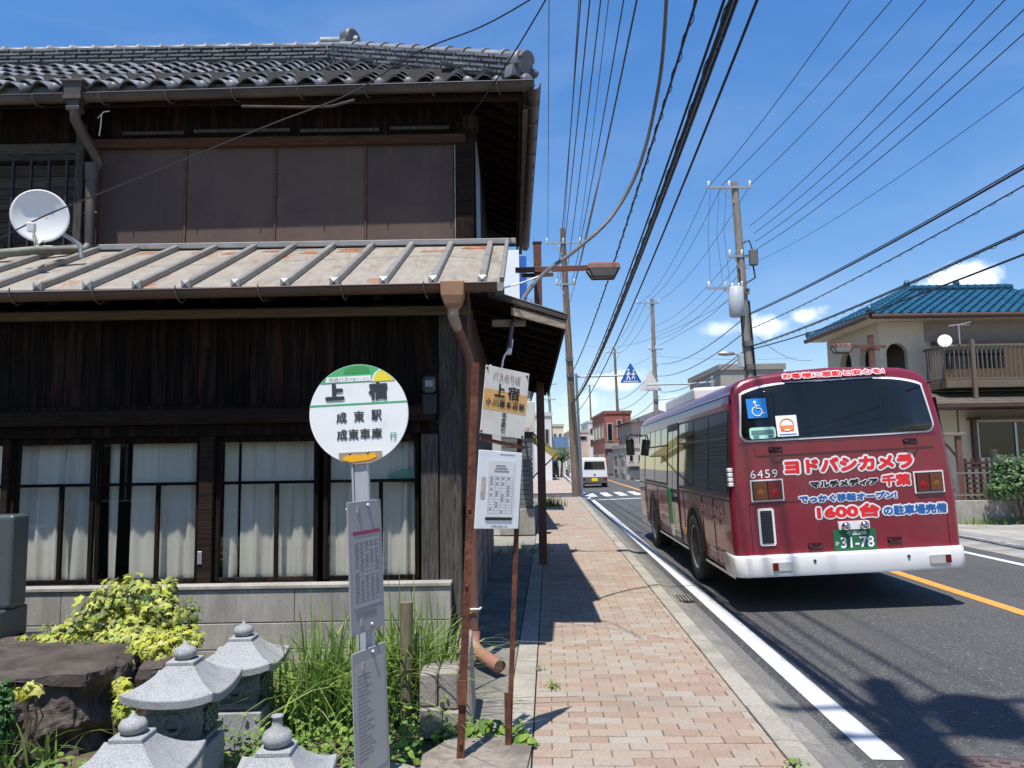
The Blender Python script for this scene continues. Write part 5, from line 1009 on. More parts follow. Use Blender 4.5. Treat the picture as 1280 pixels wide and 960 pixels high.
g.tube([F @ Vector((x, y, .004)) for x, y in arc], .006, 6); g.tube([F @ Vector((x, y, .004)) for x, y in ((cx - .015, cy + .052), (cx - .008, cy + .0), (cx + .035, cy), (cx + .05, cy - .055), (cx + .07, cy - .05))], .007, 6); g.tube([F @ Vector((x, y, .004)) for x, y in ((cx - .012, cy + .03), (cx + .03, cy + .03))], .005, 6)
g.lathe([(0, .004), (.015, .003)], 12, F @ Matrix.Translation((cx - .018, cy + .072, .002))); g.build('wheelchair_symbol', m_pw, wc)
mt, F = dec('mint_sticker', -.895, 1.745, -.625, 1.865, m_mint, .019, rg, .03); dec('sticker_print', -.875, 1.79, -.645, 1.835, flat('sticker_teal', (.10, .22, .20)), .023, mt); letters('lettering', '環境にやさしいバス', (-.865, -.012, -.655, .018), m_mint, mt, F, z=.0055)
for k in range(2): dec('sticker_print', -.86 + k * .15, 1.755, -.80 + k * .15, 1.78, flat('sticker_teal', (.10, .22, .20)), .023, mt, .008)
ot, F = dec('white_sticker', -.61, 1.755, -.395, 1.975, m_pw, .019, rg); g = M()
g.tube([F @ Vector((-.503 + .07 * math.cos(rad(t)), .01 + .065 * math.sin(rad(t)), .003)) for t in range(0, 361, 20)], .006, 6); g.prism([(-.57, -.03), (-.435, -.03), (-.43, .005), (-.575, .005)], .002, .004, F); g.lathe([(0, .004), (.02, .003)], 12, F @ Matrix.Translation((-.555, -.045, 0))); g.lathe([(0, .004), (.02, .003)], 12, F @ Matrix.Translation((-.45, -.045, 0))); g.build('orange_emblem', m_orp, ot); plate(-.59, -.097, -.415, -.085, .002, .003, F, 'sticker_line', m_blue, ot)
dec('interior_reflection', .52, 1.86, .9, 2.2, mk('pale_reflection_glass', (.05, .07, .07), .05, .2, 2, spec=.8), .0185, rg, .02) if False else None
# banner over the window
bn, F = dec('slogan_strip', -.49, 2.352, .59, 2.418, m_pw, .012, bus, .008) if False else (None, None)
zc = 2.385; sl = .30; F = Matrix.Translation((0, rake(2.385) + .004, zc)) @ Matrix.Rotation(-math.atan(sl), 4, 'X') @ RF
letters('slogan_lettering', 'お客様に感動と安心を!', (-.475, -.033, .585, .028), m_red, bus, F, .003, .030, outline=(.012, m_pw))
# big advertisement lettering
def ad(s_, x0, z0, x1, z1, mat, b, o, sp_=1.0): letters('lettering', s_, (x0, z0, x1, z1), mat, bus, RF, b, .006, outline=(o, m_pw) if o else None, spacing=sp_)
ad('ヨドバシカメラ', -.57, 1.365, .735, 1.515, m_red, .011, .030); ad('マルチメディア', -.325, 1.21, .365, 1.285, m_ink, .006, .015); ad('千葉', .40, 1.19, .69, 1.31, m_red, .007, .022)
ad('でっかく移転オープン!', -.45, 1.062, .535, 1.142, m_blue, .005, .017); ad('1600台', -.285, .89, .35, 1.03, m_red, .010, .027); ad('の駐車場完備', .385, .895, 1.02, .995, m_blue, .005, .02)
letters('fleet_number', '6459', (-.925, 1.34, -.645, 1.425), m_pw, bus, RF, .0, .005, spacing=1.15)
# lamps
for x0, x1, order in ((-.935, -.60, (m_lamb, m_lred)), (.72, 1.02, (m_lred, m_lamb))):
    t = rear('tail_lamp', x0, 1.10, x1, 1.325, -.01, .012, m_bw, None, .008)
    xm = (x0 + x1) / 2
    rear('lamp_housing', x0 + .014, 1.115, x1 - .014, 1.31, .013, .017, m_black, t)
    for a, b, mm in ((x0 + .022, xm - .006, order[0]), (xm + .006, x1 - .022, order[1])):
        l = rear('lens', a, 1.123, b, 1.302, .018, .030, mm, t, .012); g = M(); g.lathe([(0, .004), (.022, .003), (.034, 0)], 16, RF @ Matrix.Translation(((a + b) / 2, 1.19, .030))); g.build('bulb_ring', flat('bulb_red', (.30, .01, .013)) if mm is m_lred else flat('bulb_amber', (.2, .075, .02)), l)
gr_ = rear('grille_frame', -.885, .65, -.72, 1.03, .0, .012, m_bw, None, .025); rear('grille', -.862, .673, -.743, 1.007, .013, .016, m_black, gr_, .015)
for k in range(16): rear('grille_slat', -.855, .685 + k * .02, -.75, .691 + k * .02, .017, .022, m_ink2, gr_)
rear('raised_panel', -.86, 1.572, .955, 1.668, .0, .006, m_bus, None, .004, .002)
for x, z in ((-.645, 1.625), (.725, 1.635), (-.33, .625), (.47, .645)):
    h = rear('handle', x - .07, z - .03, x + .07, z + .03, .006, .010, m_seam, None, .01); g = M(); g.tube([RF @ Vector(p) for p in ((x - .062, z + .01, .01), (x - .062, z + .01, .035), (x - .04, z - .015, .04), (x + .04, z - .015, .04), (x + .062, z + .01, .035), (x + .062, z + .01, .01))], .008, 6); g.build('grip', m_black, h)
for x0, z0, x1, z1 in ((-.962, .56, -.956, 1.08), (-.962, 1.076, -.45, 1.082), (1.015, .56, 1.021, 1.06), (-1.02, 1.70, 1.0, 1.705)): rear('seam', x0, z0, x1, z1, .0, .0025, m_seam)
lb = rear('lamp_bar', -.085, .775, .225, .858, .0, .03, m_bw, None, .012)
for x in (-.02, .165): g = M(); g.lathe([(0, .05), (.025, .045), (.043, .02), (.045, 0), (.04, -.02)], 16, RF @ Matrix.Translation((x, .812, .04))); g.build('plate_lamp', m_chrome, lb)
pl = rear('number_plate', -.145, .565, .285, .775, .006, .012, m_plg, None, .01); letters('lettering', '31-78', (-.075, .59, .26, .70), m_pw, pl, RF, .003, .014); letters('lettering', '千葉200', (-.01, .715, .19, .76), m_pw, pl, RF, .001, .014); letters('lettering', 'か', (-.13, .62, -.09, .66), m_pw, pl, RF, .001, .014)
# bumper
g = M(); rr_ = []
for z, k in ((.345, .985), (.375, 1.0), (.535, 1.0), (.555, .99), (.56, .97)):
    o_ = []
    for x, y in ((-1.155, .45), (-1.155, .03), (-1.13, -.03), (-1.06, -.065), (-.5, -.085), (0, -.09), (.5, -.085), (1.06, -.065), (1.13, -.03), (1.155, .03), (1.155, .45)): o_.append((x * k, y + (1 - k) * .6, z))
    rr_.append(o_)
g.loft(rr_, 0, True); bp = g.build('bumper', m_bw, bus)
for x0, x1, rx in ((-.80, -.60, -1), (.76, .965, 1)):
    r_ = rear('bumper_lamp', x0, .405, x1, .49, .06, .095, m_clear, bp, .01, .004); a = x0 if rx < 0 else x1 - .055; rear('reflector', a, .41, a + .055, .485, .096, .101, m_lred, bp, .004)
for x in (-.376, .556): g = M(); g.lathe([(0, .098), (.014, .096), (.016, .08)], 12, RF @ Matrix.Translation((x, .49, 0))); g.build('bumper_bolt', m_ink2, bp)
g = M(); g.box(.55, .72, .02, .12, .33, .355); g.build('tow_hook', m_black, bp, .006)
# roof unit, under-floor, mirror
g = M(); g.box(-.75, .75, 3.6, 6.4, 2.40, 2.62); g.build('air_conditioner', m_bw, bus, .05, seg=3); g = M(); g.box(-.3, .3, 1.2, 1.8, 2.42, 2.50); g.build('roof_vent', m_busr, bus, .03)
g = M(); g.box(-1.0, 1.0, .9, 8.0, .25, .362); g.build('underfloor', m_void, bus)
g = M(); g.tube([(-1.05, 8.1, 2.05), (-1.25, 8.25, 2.1), (-1.3, 8.3, 2.0)], .018, 6); g.box(-1.34, -1.17, 8.27, 8.33, 1.66, 2.0); g.build('mirror', m_black, bus, .015)
rwin2 = M(); rwin2.add([(-.95, 8.26, 1.0), (.95, 8.26, 1.0), (.9, 8.2, 2.1), (-.9, 8.2, 2.1)], [(0, 1, 2, 3)]); o = rwin2.build('windscreen', m_dglass, bus); s = o.modifiers.new('t', 'SOLIDIFY'); s.thickness = .01
# ================================================================ OTHER VEHICLES
def car(name, label, cat, loc, yaw, prof, wid, mat, wheels, wr, glassrows, kei=False, plate_col=None, front=False):
    """prof: list of (y, z_bottom, z_belt, z_roof, w_belt, w_roof); y=0 is the end we look at"""
    c = empty(name, loc, label, cat, local=True, rot=(0, 0, yaw)); rings = []
    for y, zb, zt, zr, wb, wr_ in prof:
        w = wid / 2; rings.append([(-w * wb, y, zb), (-w * wb, y, (zb + zt) / 2), (-w * wb * .985, y, zt), (-w * wr_, y, zr - .06), (-w * wr_ * .88, y, zr), (w * wr_ * .88, y, zr), (w * wr_, y, zr - .06), (w * wb * .985, y, zt), (w * wb, y, (zb + zt) / 2), (w * wb, y, zb)])
    g = M(); g.loft(rings, 0, False); g.build('body', mat, c, .03, seg=2)
    for y in wheels:
        for sg in (-1, 1):
            T = Matrix.Translation((sg * (wid / 2 - .02), y, wr)) @ Matrix.Rotation(sg * math.pi / 2, 4, 'Y'); g = M(); g.lathe([(wr * .6, .012), (wr, .01), (wr, -.15), (0, -.15)], 20, T); w = g.build('wheel', m_rubber, c); g = M(); g.lathe([(0, .015), (wr * .6, .013)], 16, T); g.build('rim', m_steel, w)
    for nm, quad, mm in glassrows:
        g = M(); g.add(quad, [(0, 1, 2, 3)]); o = g.build(nm, mm, c); s = o.modifiers.new('t', 'SOLIDIFY'); s.thickness = .016; s.offset = 0
    return c
V0 = (4.62, 44.0, -.01); w_ = .74
vp = [(0, .30, 1.0, 1.60, .96, .86), (.03, .27, 1.0, 1.66, .99, .89), (.2, .25, 1.02, 1.70, 1, .9), (2.5, .25, 1.02, 1.70, 1, .9), (3.1, .25, 1.0, 1.25, .98, .82), (3.35, .3, .9, 1.0, .93, .8)]
q_ = lambda x0, z0, x1, z1, y: [(x0, y, z0), (x1, y, z0), (x1, y, z1), (x0, y, z1)]
van = car('kei_van', 'small white van with yellow number plate driving ahead on the road', 'van', V0, -rad(2.6), vp, 1.475, m_bw, (.55, 2.75), .27, [('rear_window', [(-.60, -.012, 1.04), (.60, -.012, 1.04), (.56, -.005, 1.48), (-.56, -.005, 1.48)], m_dglass), ('number_plate', q_(-.17, .37, .17, .54, -.02), flat('plate_yellow', (.85, .62, .02))), ('tail_lamp', q_(-.70, .42, -.52, .56, -.013), m_lred), ('tail_lamp', q_(.52, .42, .70, .56, -.013), m_lred), ('bumper', q_(-.71, .28, .71, .60, -.006), flat('bumper_grey', (.11, .10, .10))), ('emblem', q_(-.05, .70, .05, .77, -.013), m_ink), ('side_window', [(-.735, .35, 1.04), (-.735, 1.5, 1.04), (-.66, 1.5, 1.5), (-.66, .35, 1.5)], m_dglass), ('side_window', [(.735, .35, 1.04), (.735, 1.5, 1.04), (.66, 1.5, 1.5), (.66, .35, 1.5)], m_dglass), ('side_window', [(-.735, 1.58, 1.04), (-.735, 2.5, 1.04), (-.66, 2.4, 1.5), (-.66, 1.58, 1.5)], m_dglass)])
cp_ = [(0, .3, .85, .95, .93, .75), (.08, .25, .9, 1.45, .98, .80), (.5, .22, .95, 1.62, 1, .84), (2.4, .22, .95, 1.62, 1, .84), (3.2, .22, .92, 1.05, 1, .8), (4.1, .28, .8, .9, .92, .8)]
mblk = mk('black_car_paint', (.012, .012, .014), .2, .05, 5, coat=.6)
def simple_car(label, loc, yaw, mat, lamp, plc): return car('parked_car' if 'parked' in label else 'car', label, 'car', loc, yaw, cp_, 1.7, mat, (.8, 3.3), .31, [('end_window', [(-.66, -.005, .95), (.66, -.005, .95), (.6, .06, 1.42), (-.6, .06, 1.42)], m_dglass), ('number_plate', q_(-.17, .42, .17, .58, -.02), plc), ('lamp', q_(-.78, .62, -.5, .78, -.015), lamp), ('lamp', q_(.5, .62, .78, .78, -.015), lamp), ('bumper', q_(-.8, .26, .8, .40, -.012), m_ink2), ('side_window', [(-.835, .6, .99), (-.835, 2.5, .99), (-.73, 2.3, 1.5), (-.73, .6, 1.5)], m_dglass), ('side_window', [(.835, .6, .99), (.835, 2.5, .99), (.73, 2.3, 1.5), (.73, .6, 1.5)], m_dglass)])
q = G(684, 597, -.03); simple_car('black car parked at the roadside left of the far timber pole', (q.x + .3, q.y, -.05), -rad(2.6), mblk, m_lred, m_paper)
q = G(702, 590, -.03); simple_car('white car facing us at the far left end of the street', (q.x, q.y, -.05), -rad(2.6), m_bw, m_clear, m_paper)
q = P(731, 600, 52); simple_car('dark car just ahead of the white van, mostly hidden by it', (5.0, 50.5, -.02), -rad(2.6), mblk, m_lred, flat('plate_yellow_b', (.85, .62, .02)))
# ================================================================ HOUSE WITH BLUE TILES (right)
m_stuc = mk('cream_stucco', (.56, .50, .39), .9, .06, 20, .15, col2=(.47, .42, .33), s2=.9, lo=.45, hi=.7)
m_blue_t = mk('blue_glazed_tile', (.014, .075, .13), .3, .35, 9, 0, spec=.6, island=[(1, 1, 1), (.75, .85, .9), (1.15, 1.1, 1.1), (.9, 1, 1)])
m_brn = mk('brown_trim', (.075, .04, .03), .5, .2, 8); m_shing = mk('brown_shingle', (.105, .085, .065), .9, .35, 12, .4, rnd=.15); m_blind = mk('tan_blind', (.46, .28, .15), .8, .1, 4, stretch=(1, 1, 20))
weather(m_stuc, 1.2, .5, .72, (.36, .32, .26), .6, (1, 1, .35))
vil = empty('blue_roof_house', (12, 21.6, 0), 'cream stucco house with blue glazed tile roof and brown balcony behind the bus', 'house')
def vb(name, x0, x1, y0, y1, z0, z1, mat, par=vil, bev=0): g = M(); g.box(x0, x1, y0, y1, z0, z1); return g.build(name, mat, par, bev)
VX0, VY0, VY1 = 10.45, 21.6, 25.2
def arch_wall(name, T, L_, z0, z1, openings, th, par):
    """wall in its own x-z plane with round arched openings [(x0, x1, sill, spring)], thickness th along +y"""
    g = M(); cur = 0
    for a, b, s, sp in openings:
        if a > cur: g.box(cur, a, 0, th, z0, z1, mat=T)
        g.box(a, b, 0, th, z0, s, mat=T); r = (b - a) / 2; n = 14; arc = [(a + r - r * math.cos(math.pi * i / n), sp + r * math.sin(math.pi * i / n)) for i in range(n + 1)]
        for i in range(n):
            (xa, za), (xb, zb_) = arc[i], arc[i + 1]
            g.add([(xa, 0, za), (xb, 0, zb_), (xb, 0, z1), (xa, 0, z1), (xa, th, za), (xb, th, zb_), (xb, th, z1), (xa, th, z1)], [(0, 1, 2, 3), (7, 6, 5, 4), (0, 4, 5, 1)], mat=T)
        cur = b
    if cur < L_: g.box(cur, L_, 0, th, z0, z1, mat=T)
    return g.build(name, m_stuc, par, recalc=True)
arch_wall('front_wall', Matrix.Translation((VX0, VY0, 0)), 7.0, 3.0, 5.33, [(.18, .78, 3.7, 4.42)], .18, vil)
TS = Matrix(((0, -1, 0, VX0 - .002), (-1, 0, 0, VY1), (0, 0, 1, 0), (0, 0, 0, 1))); TS = Matrix(((0, 1, 0, VX0 - .002), (-1, 0, 0, VY1), (0, 0, 1, 0), (0, 0, 0, 1)))
arch_wall('street_wall', TS, VY1 - VY0 - .002, 3.0, 5.33, [(.95, 1.75, 3.7, 4.40), (2.3, 3.1, 3.7, 4.40)], .18, vil)
vb('lower_wall', VX0, VX0 + 7, VY0 + .01, VY1, 0, 2.99, m_stuc); vb('inner_wall', VX0 + 1.2, 17.4, VY0 + .2, VY1, 3.01, 5.3, m_brn); vb('loggia_floor', VX0 + .19, VX0 + 1.2, VY0 + .19, VY1, 3.0, 3.4, m_stuc); vb('back_wall', VX0 + .19, 17.4, VY1 + .01, VY1 + .1, 0, 5.3, m_stuc); vb('loggia_ceiling', VX0 + .19, VX0 + 1.19, VY0 + .19, VY1, 5.26, 5.3, m_brn); vb('loggia_wall', VX0 + .9, VX0 + 1.19, VY0 + .19, VY1, 3.41, 5.25, m_brn)
E0 = Vector((9.93, 21.0, 5.40)); a_ = 2.2; rs_ = .50; XE, YE = 17.6, 25.4
g = M(); c = [(E0.x, E0.y, 5.40), (XE, E0.y, 5.40), (XE, YE, 5.40), (E0.x, YE, 5.40), (E0.x + a_, E0.y + a_, 5.40 + a_ * rs_), (XE - a_, E0.y + a_, 5.40 + a_ * rs_)]
g.add(c, [(0, 1, 5, 4), (1, 2, 5), (2, 3, 4, 5), (3, 0, 4), (3, 2, 1, 0)]); vroof = g.build('roof', m_brn, vil)
th2 = math.atan(rs_); g = M(); P2 = .27
def blue_tile(g, T):
    n = 5; z = lambda u: .028 * math.sin(2 * math.pi * u - 2.0) + .05
    t0 = [((i / n - .5) * P2, 0, z(i / n) + .02) for i in range(n + 1)]; t1 = [((i / n - .5) * P2, .27, z(i / n)) for i in range(n + 1)]; lo = [(x, y, z_ - .03) for x, y, z_ in t0]; k = n + 1
    g.add(t0 + t1 + lo, [(i, i + 1, k + i + 1, k + i) for i in range(n)] + [(2 * k + i, 2 * k + i + 1, i + 1, i) for i in range(n)], 0, False, T)
r = 0
while r * .24 * math.cos(th2) < a_:
    u = r * .24; yo, zo = u * math.cos(th2), u * math.sin(th2); x = E0.x + yo
    while x < XE - yo: blue_tile(g, Matrix.Translation((x, E0.y - .04 + yo, 5.41 + zo)) @ Matrix.Rotation(th2, 4, 'X')); x += P2
    y = E0.y + yo
    while y < YE - yo: blue_tile(g, Matrix.Translation((E0.x - .04 + yo, y, 5.41 + zo)) @ Matrix.Rotation(-math.pi / 2, 4, 'Z') @ Matrix.Rotation(th2, 4, 'X')); y += P2
    r += 1
g.build('roof_tiles', m_blue_t, vroof, kind='stuff', recalc=False)
m_blr = mk('blue_ridge_tile', (.012, .07, .12), .35, .2, 9, spec=.6); top = Vector(c[4])
def segs(a, b, n, r, name):
    a, b = Vector(a), Vector(b)
    for i in range(n): g = M(); p, q = a.lerp(b, i / n), a.lerp(b, (i + .97) / n); g.tube([p, q], [r, r * .85], 8); g.build(name, m_blr, vroof)
segs(Vector(c[0]) + Vector((0, 0, .12)), top + Vector((0, 0, .12)), 11, .10, 'hip_tile'); segs(top + Vector((0, 0, .14)), Vector(c[5]) + Vector((0, 0, .14)), 14, .11, 'ridge_tile'); segs(Vector(c[3]) + Vector((0, 0, .1)), top + Vector((0, 0, .1)), 11, .10, 'hip_tile')
for p in (Vector(c[0]) + Vector((.03, .03, .2)), top + Vector((.05, 0, .28)), Vector(c[3]) + Vector((.0, 0, .2)), Vector((13.7, 23.2, 6.78))): g = M(); g.lathe([(0, .12), (.06, .1), (.1, 0), (.08, -.1), (0, -.12)], 10, Matrix.Translation(p)); g.build('ridge_ornament', m_blr, vroof)
g = M(); g.tube([(E0.x, E0.y - .1, 5.37), (XE, E0.y - .1, 5.37)], .075, 8); g.tube([(E0.x - .1, E0.y - .1, 5.37), (E0.x - .1, YE, 5.37)], .075, 8); g.build('gutter', m_brn, vil); g = M(); g.box(E0.x + .02, XE, E0.y + .02, VY0, 5.335, 5.395); g.box(E0.x + .02, VX0, VY0 + .01, YE, 5.335, 5.395); g.build('soffit', m_stuc, vil)
# balcony
m_balc = mk('brown_balcony', (.13, .10, .075), .6, .15, 6)
bal = empty('balcony', (12, 20.6, 3.2), None, None); bal.parent = vil; bal.location = Vector((12, 20.6, 3.2)) - ABS[vil.name]
BX0, BY = 11.68, 20.55
vb('deck', BX0, 17.3, BY, VY0, 3.33, 3.52, m_balc, bal, .01); vb('top_rail', BX0, 17.3, BY - .02, BY + .05, 4.45, 4.51, m_balc, bal); vb('mid_rail', BX0, 17.3, BY, BY + .04, 3.55, 3.60, m_balc, bal); vb('side_rail', BX0, BX0 + .05, BY + .05, VY0, 4.45, 4.51, m_balc, bal); vb('side_rail', BX0, BX0 + .05, BY + .05, VY0, 3.55, 3.60, m_balc, bal)
x = BX0
k = 0
while x < 15.6:
    vb('baluster', x, x + .028, BY + .005, BY + .03, 3.6, 4.45, m_balc, bal); x += .125; k += 1
for i in range(7): y = BY + .15 + i * .13; vb('baluster', BX0 + .008, BX0 + .034, y, y + .028, 3.6, 4.45, m_balc, bal)
for x in (12.35, 15.5): vb('balcony_post', x, x + .10, BY - .11, BY - .022, 2.98, 4.62, m_balc, bal, .008)
vb('awning_bar', 11.9, 17.3, VY0 - .35, VY0 - .02, 4.62, 4.72, m_balc, vil); vb('shutter', 12.2, 15.0, VY0 - .06, VY0 - .004, 3.53, 4.5, m_blind, vil); vb('dark_window', 12.25, 13.9, VY0 - .08, VY0 - .062, 3.95, 4.5, m_dglass, vil)
vb('upper_band', 11.75, 17.3, VY0 - .03, VY0 - .002, 4.74, 5.3, mk('taupe_panel', (.26, .22, .19), .8, .08, 6), vil)
# skirt roof with shingle courses
sk = empty('skirt_roof', (13, 20, 2.9), None, None); sk.parent = vil; sk.location = Vector((13, 20, 2.9)) - ABS[vil.name]
for k in range(6):
    f0, f1 = k / 6, (k + 1) / 6 + .03; y0, y1 = 19.9 + 1.7 * f0, 19.9 + 1.7 * min(1, f1); z0, z1 = 2.86 + .45 * f0 + .015, 2.86 + .45 * min(1, f1); x = 10.35 + .0
    while x < 17: w = .9; g = M(); g.add([(x, y0, z0), (x + w - .01, y0, z0), (x + w - .01, y1, z1), (x, y1, z1), (x, y0, z0 - .03), (x + w - .01, y0, z0 - .03)], [(0, 1, 2, 3), (0, 4, 5, 1)]); g.build('shingle', m_shing, sk, recalc=False); x += w
g = M(); g.box(10.35, 17.2, 19.92, VY0, 2.79, 2.835); g.build('skirt_soffit', m_brn, sk); g = M(); g.box(10.33, 17.2, 19.85, 19.91, 2.77, 2.865); g.build('skirt_fascia', m_brn, sk)
# ground-floor window
wn = empty('window', (13.3, 21.5, 1.4), None, None); wn.parent = vil; wn.location = Vector((13.3, 21.5, 1.4)) - ABS[vil.name]
vb('canopy', 12.75, 15.6, 20.95, VY0, 2.50, 2.56, m_brn, wn, .01); vb('frame', 12.95, 15.4, VY0 - .07, VY0 - .002, 1.35, 1.45, m_steel, wn); vb('frame', 12.85, 12.97, VY0 - .12, VY0 - .002, 1.2, 2.5, m_brn, wn)
for x in (12.98, 14.05, 15.1): vb('stile', x, x + .06, VY0 - .065, VY0 - .004, 1.455, 2.42, m_steel, wn)
vb('pane', 13.04, 15.1, VY0 - .03, VY0 - .008, 1.455, 2.42, m_dglass, wn)
for k, (xa, xb) in enumerate(((12.5, 12.53),)): vb('wall_seam', xa, xb, VY0 - .008, VY0 + .005, 0, 2.8, m_brn)
DSH = empty('satellite_dish', (12.0, 20.4, 4.4), 'small round white satellite dish on the balcony of the blue roofed house', 'satellite dish')
q = P(1181, 426, 20.35); T = Matrix.Translation(q) @ Matrix.Rotation(rad(-25), 4, 'Z') @ Matrix.Rotation(rad(80), 4, 'X'); g = M(); g.lathe([(0, -.03), (.1, -.022), (.17, .0), (.176, -.006), (.1, -.034), (0, -.042)], 24, T); g.build('reflector', m_signw, DSH); g = M(); g.tube([q + Vector((0, .05, 0)), q + Vector((.1, .15, -.1)), q + Vector((.3, .15, -.12))], .018, 6); g.build('mount_arm', m_steel, DSH); g = M(); g.tube([T @ Vector((0, -.16, 0)), T @ Vector((0, -.12, .14))], .01, 5); g.build('feed_arm', m_signw, DSH)
AN = empty('tv_antenna', (12.4, 20.5, 4.6), 'thin television antenna mast above the balcony post of the blue roofed house', 'antenna'); q = P(1198, 405, 20.45); g = M(); g.tube([q + Vector((0, 0, .0)), Vector((q.x, q.y, 4.5))], .02, 6); g.build('mast', m_steel, AN)
for k, dx in enumerate((-.2, -.1, .05, .15, .25)): g = M(); g.tube([q + Vector((dx, -.12, -.05 + .02 * k)), q + Vector((dx, .12, -.05 + .02 * k))], .01, 5); g.build('element', m_insul, AN)
g = M(); g.tube([q + Vector((-.25, 0, -.03)), q + Vector((.3, 0, -.03))], .01, 5); g.build('boom', m_steel, AN)
# fence, gate, garden arch, shrub
fn = empty('garden_fence', (12, 17.6, 0), 'thin brown metal fence on a low concrete kerb before the blue roofed house', 'fence'); FD = Vector((6.5, -.05, 0)); F0 = Vector((9.9, 17.7, 0)); mfen = mk('fence_metal', (.20, .165, .14), .6, .15, 8)
g = M(); g.add(slab(F0 + Vector((0, 0, 0)), F0 + FD, Vector((0, .15, 0)), -.03, .50), BX); g.build('kerb_wall', m_conc, fn, .01)
for z in (.62, 1.12): g = M(); g.bar(F0 + Vector((0, .07, z)), F0 + FD + Vector((0, .07, z)), .03, .035); g.build('rail', mfen, fn)
for i in range(44): p = F0 + FD * (i / 43) + Vector((0, .07, 0)); g = M(); g.bar(p + Vector((0, 0, .5)), p + Vector((0, 0, 1.12)), .03 if i % 6 == 0 else .014, .03 if i % 6 == 0 else .014); g.build('post' if i % 6 == 0 else 'picket', mfen, fn)
gt = empty('lattice_gate', (10.9, 18.4, 0), 'dark brown wooden lattice gate behind the fence, right of the bus', 'gate'); g0 = P(1188, 600, 18.4).x; 
for i in range(4): g = M(); x = 10.75 + i * .17; g.box(x, x + .05, 18.4, 18.45, .3, 1.45); g.build('stile', m_brn, gt)
for i in range(9): g = M(); z = .35 + i * .12; g.box(10.75, 11.31, 18.37, 18.398, z, z + .06); g.build('slat', m_brn, gt)
g = M(); g.box(11.42, 11.55, 18.38, 18.5, 0, 1.65); g.build('gate_post', m_woodg, gt, .01)
ga = empty('garden_arch', (10.9, 18.8, 0), 'reddish brown bracketed timber post between bus and house wall', 'post'); q = P(1197, 545, 18.9); g = M(); g.box(q.x - .06, q.x + .06, 18.84, 18.96, 0, q.z); g.build('post', mk('red_brown_timber', (.16, .075, .055), .7, .2, 8), ga, .01); g = M(); g.box(q.x - .9, q.x + .15, 18.8, 19.0, q.z + .002, q.z + .08); g.build('lintel', mk('grey_brown_timber', (.2, .15, .12), .7, .2, 8), ga, .01); g = M(); g.tube([(q.x - .06, 18.9, q.z - .5), (q.x - .25, 18.9, q.z - .25), (q.x - .55, 18.9, q.z - .02)], .03, 6); g.build('brace', m_brn, ga)
rn = random.Random(31)
bush('garden_shrub', [pb(1268, 600, 17.4, .55, .4, .42), pb(1250, 612, 17.3, .35, .3, .25), pb(1258, 582, 17.5, .35, .3, .3), pb(1285, 585, 17.5, .4, .3, .4), pb(1300, 605, 17.4, .5, .4, .45)], m_leafd, .085, 2600, 'dense dark green shrub growing through the fence at the right edge', 'shrub', rn, OVAL)
blades('verge_weeds', [(10.3 + i * .35, 17.5, 1) for i in range(16)], m_weed, 'yellowish grass weeds along the foot of the garden fence', random.Random(4), 900, .06, .25, .012, .6, 'weeds', kind='stuff', r=.15)
# ================================================================ STREET LAMPS
def street_lamp(base, sgn, label, arm_z, top, reach, yaw):
    L = empty('street_lamp', base, label, 'street lamp', 'brown street lamps', local=True, rot=(0, 0, yaw))
    g = M(); g.box(-.06, .06, -.06, .06, -.05, top); g.build('pole', m_brownp, L, .008); g = M(); g.box(-.07, .07, -.07, .07, top + .001, top + .02); g.build('pole_cap', m_brownp, L)
    g = M(); g.box(min(-.35 * sgn, reach * sgn), max(-.35 * sgn, reach * sgn), -.045, .045, arm_z - .05, arm_z + .05) if False else g.bar((-.35 * sgn, -.075, arm_z - .02), (reach * sgn, -.075, arm_z), .028, .085); g.bar((-.25 * sgn, .075, arm_z - .07), (.25 * sgn, .075, arm_z - .06), .028, .06); g.build('arm', m_brownp, L, .004)
    x0 = reach * sgn; hd_ = []
    def ring(z, a, b, w): return [(x0 + sgn * a, -.075 - w, z), (x0 + sgn * b, -.075 - w, z), (x0 + sgn * b, -.075 + w, z), (x0 + sgn * a, -.075 + w, z)]
    g = M(); g.loft([ring(arm_z + .065, .05, .42, .09), ring(arm_z + .05, .0, .47, .13), ring(arm_z - .035, -.02, .49, .15)], 0, False); h = g.build('hood', mk('faded_red_hood', (.19, .085, .065), .5, .2, 7, col2=(.4, .3, .27), s2=3, lo=.6, hi=.75), L, .012)
    g = M(); g.loft([ring(arm_z - .036, .0, .47, .135), ring(arm_z - .155, .07, .40, .085)], 0, False); g.build('lens', mk('lamp_lens', (.40, .40, .33), .15, .1, 8, spec=.6), h, .006)
    a, b = ring(arm_z - .036, -.005, .475, .14), ring(arm_z - .165, .065, .405, .09); g = M()
    for i in range(4): g.bar(a[i], b[i], .018, .018); g.bar(b[i], b[(i + 1) % 4], .022, .02)
    g.build('lens_frame', m_brn, h); g = M(); g.lathe([(0, .0), (.03, .01), (.035, .05), (0, .09)], 10, Matrix.Translation((x0 + sgn * .22, -.075, arm_z - .14))); g.build('bulb', m_insul, h); return L
street_lamp((.43, 11.8, 0), 1, 'brown square street lamp pole with hooded lamp standing before the dark eave', 4.53, 4.95, .78, 0)
q = P(1088, 420, 19.5); street_lamp((q.x, 19.5, 0), -1, 'brown street lamp pole on the far side, its hood just above the bus roof', P(1088, 433, 19.5).z, q.z, .55, 0)
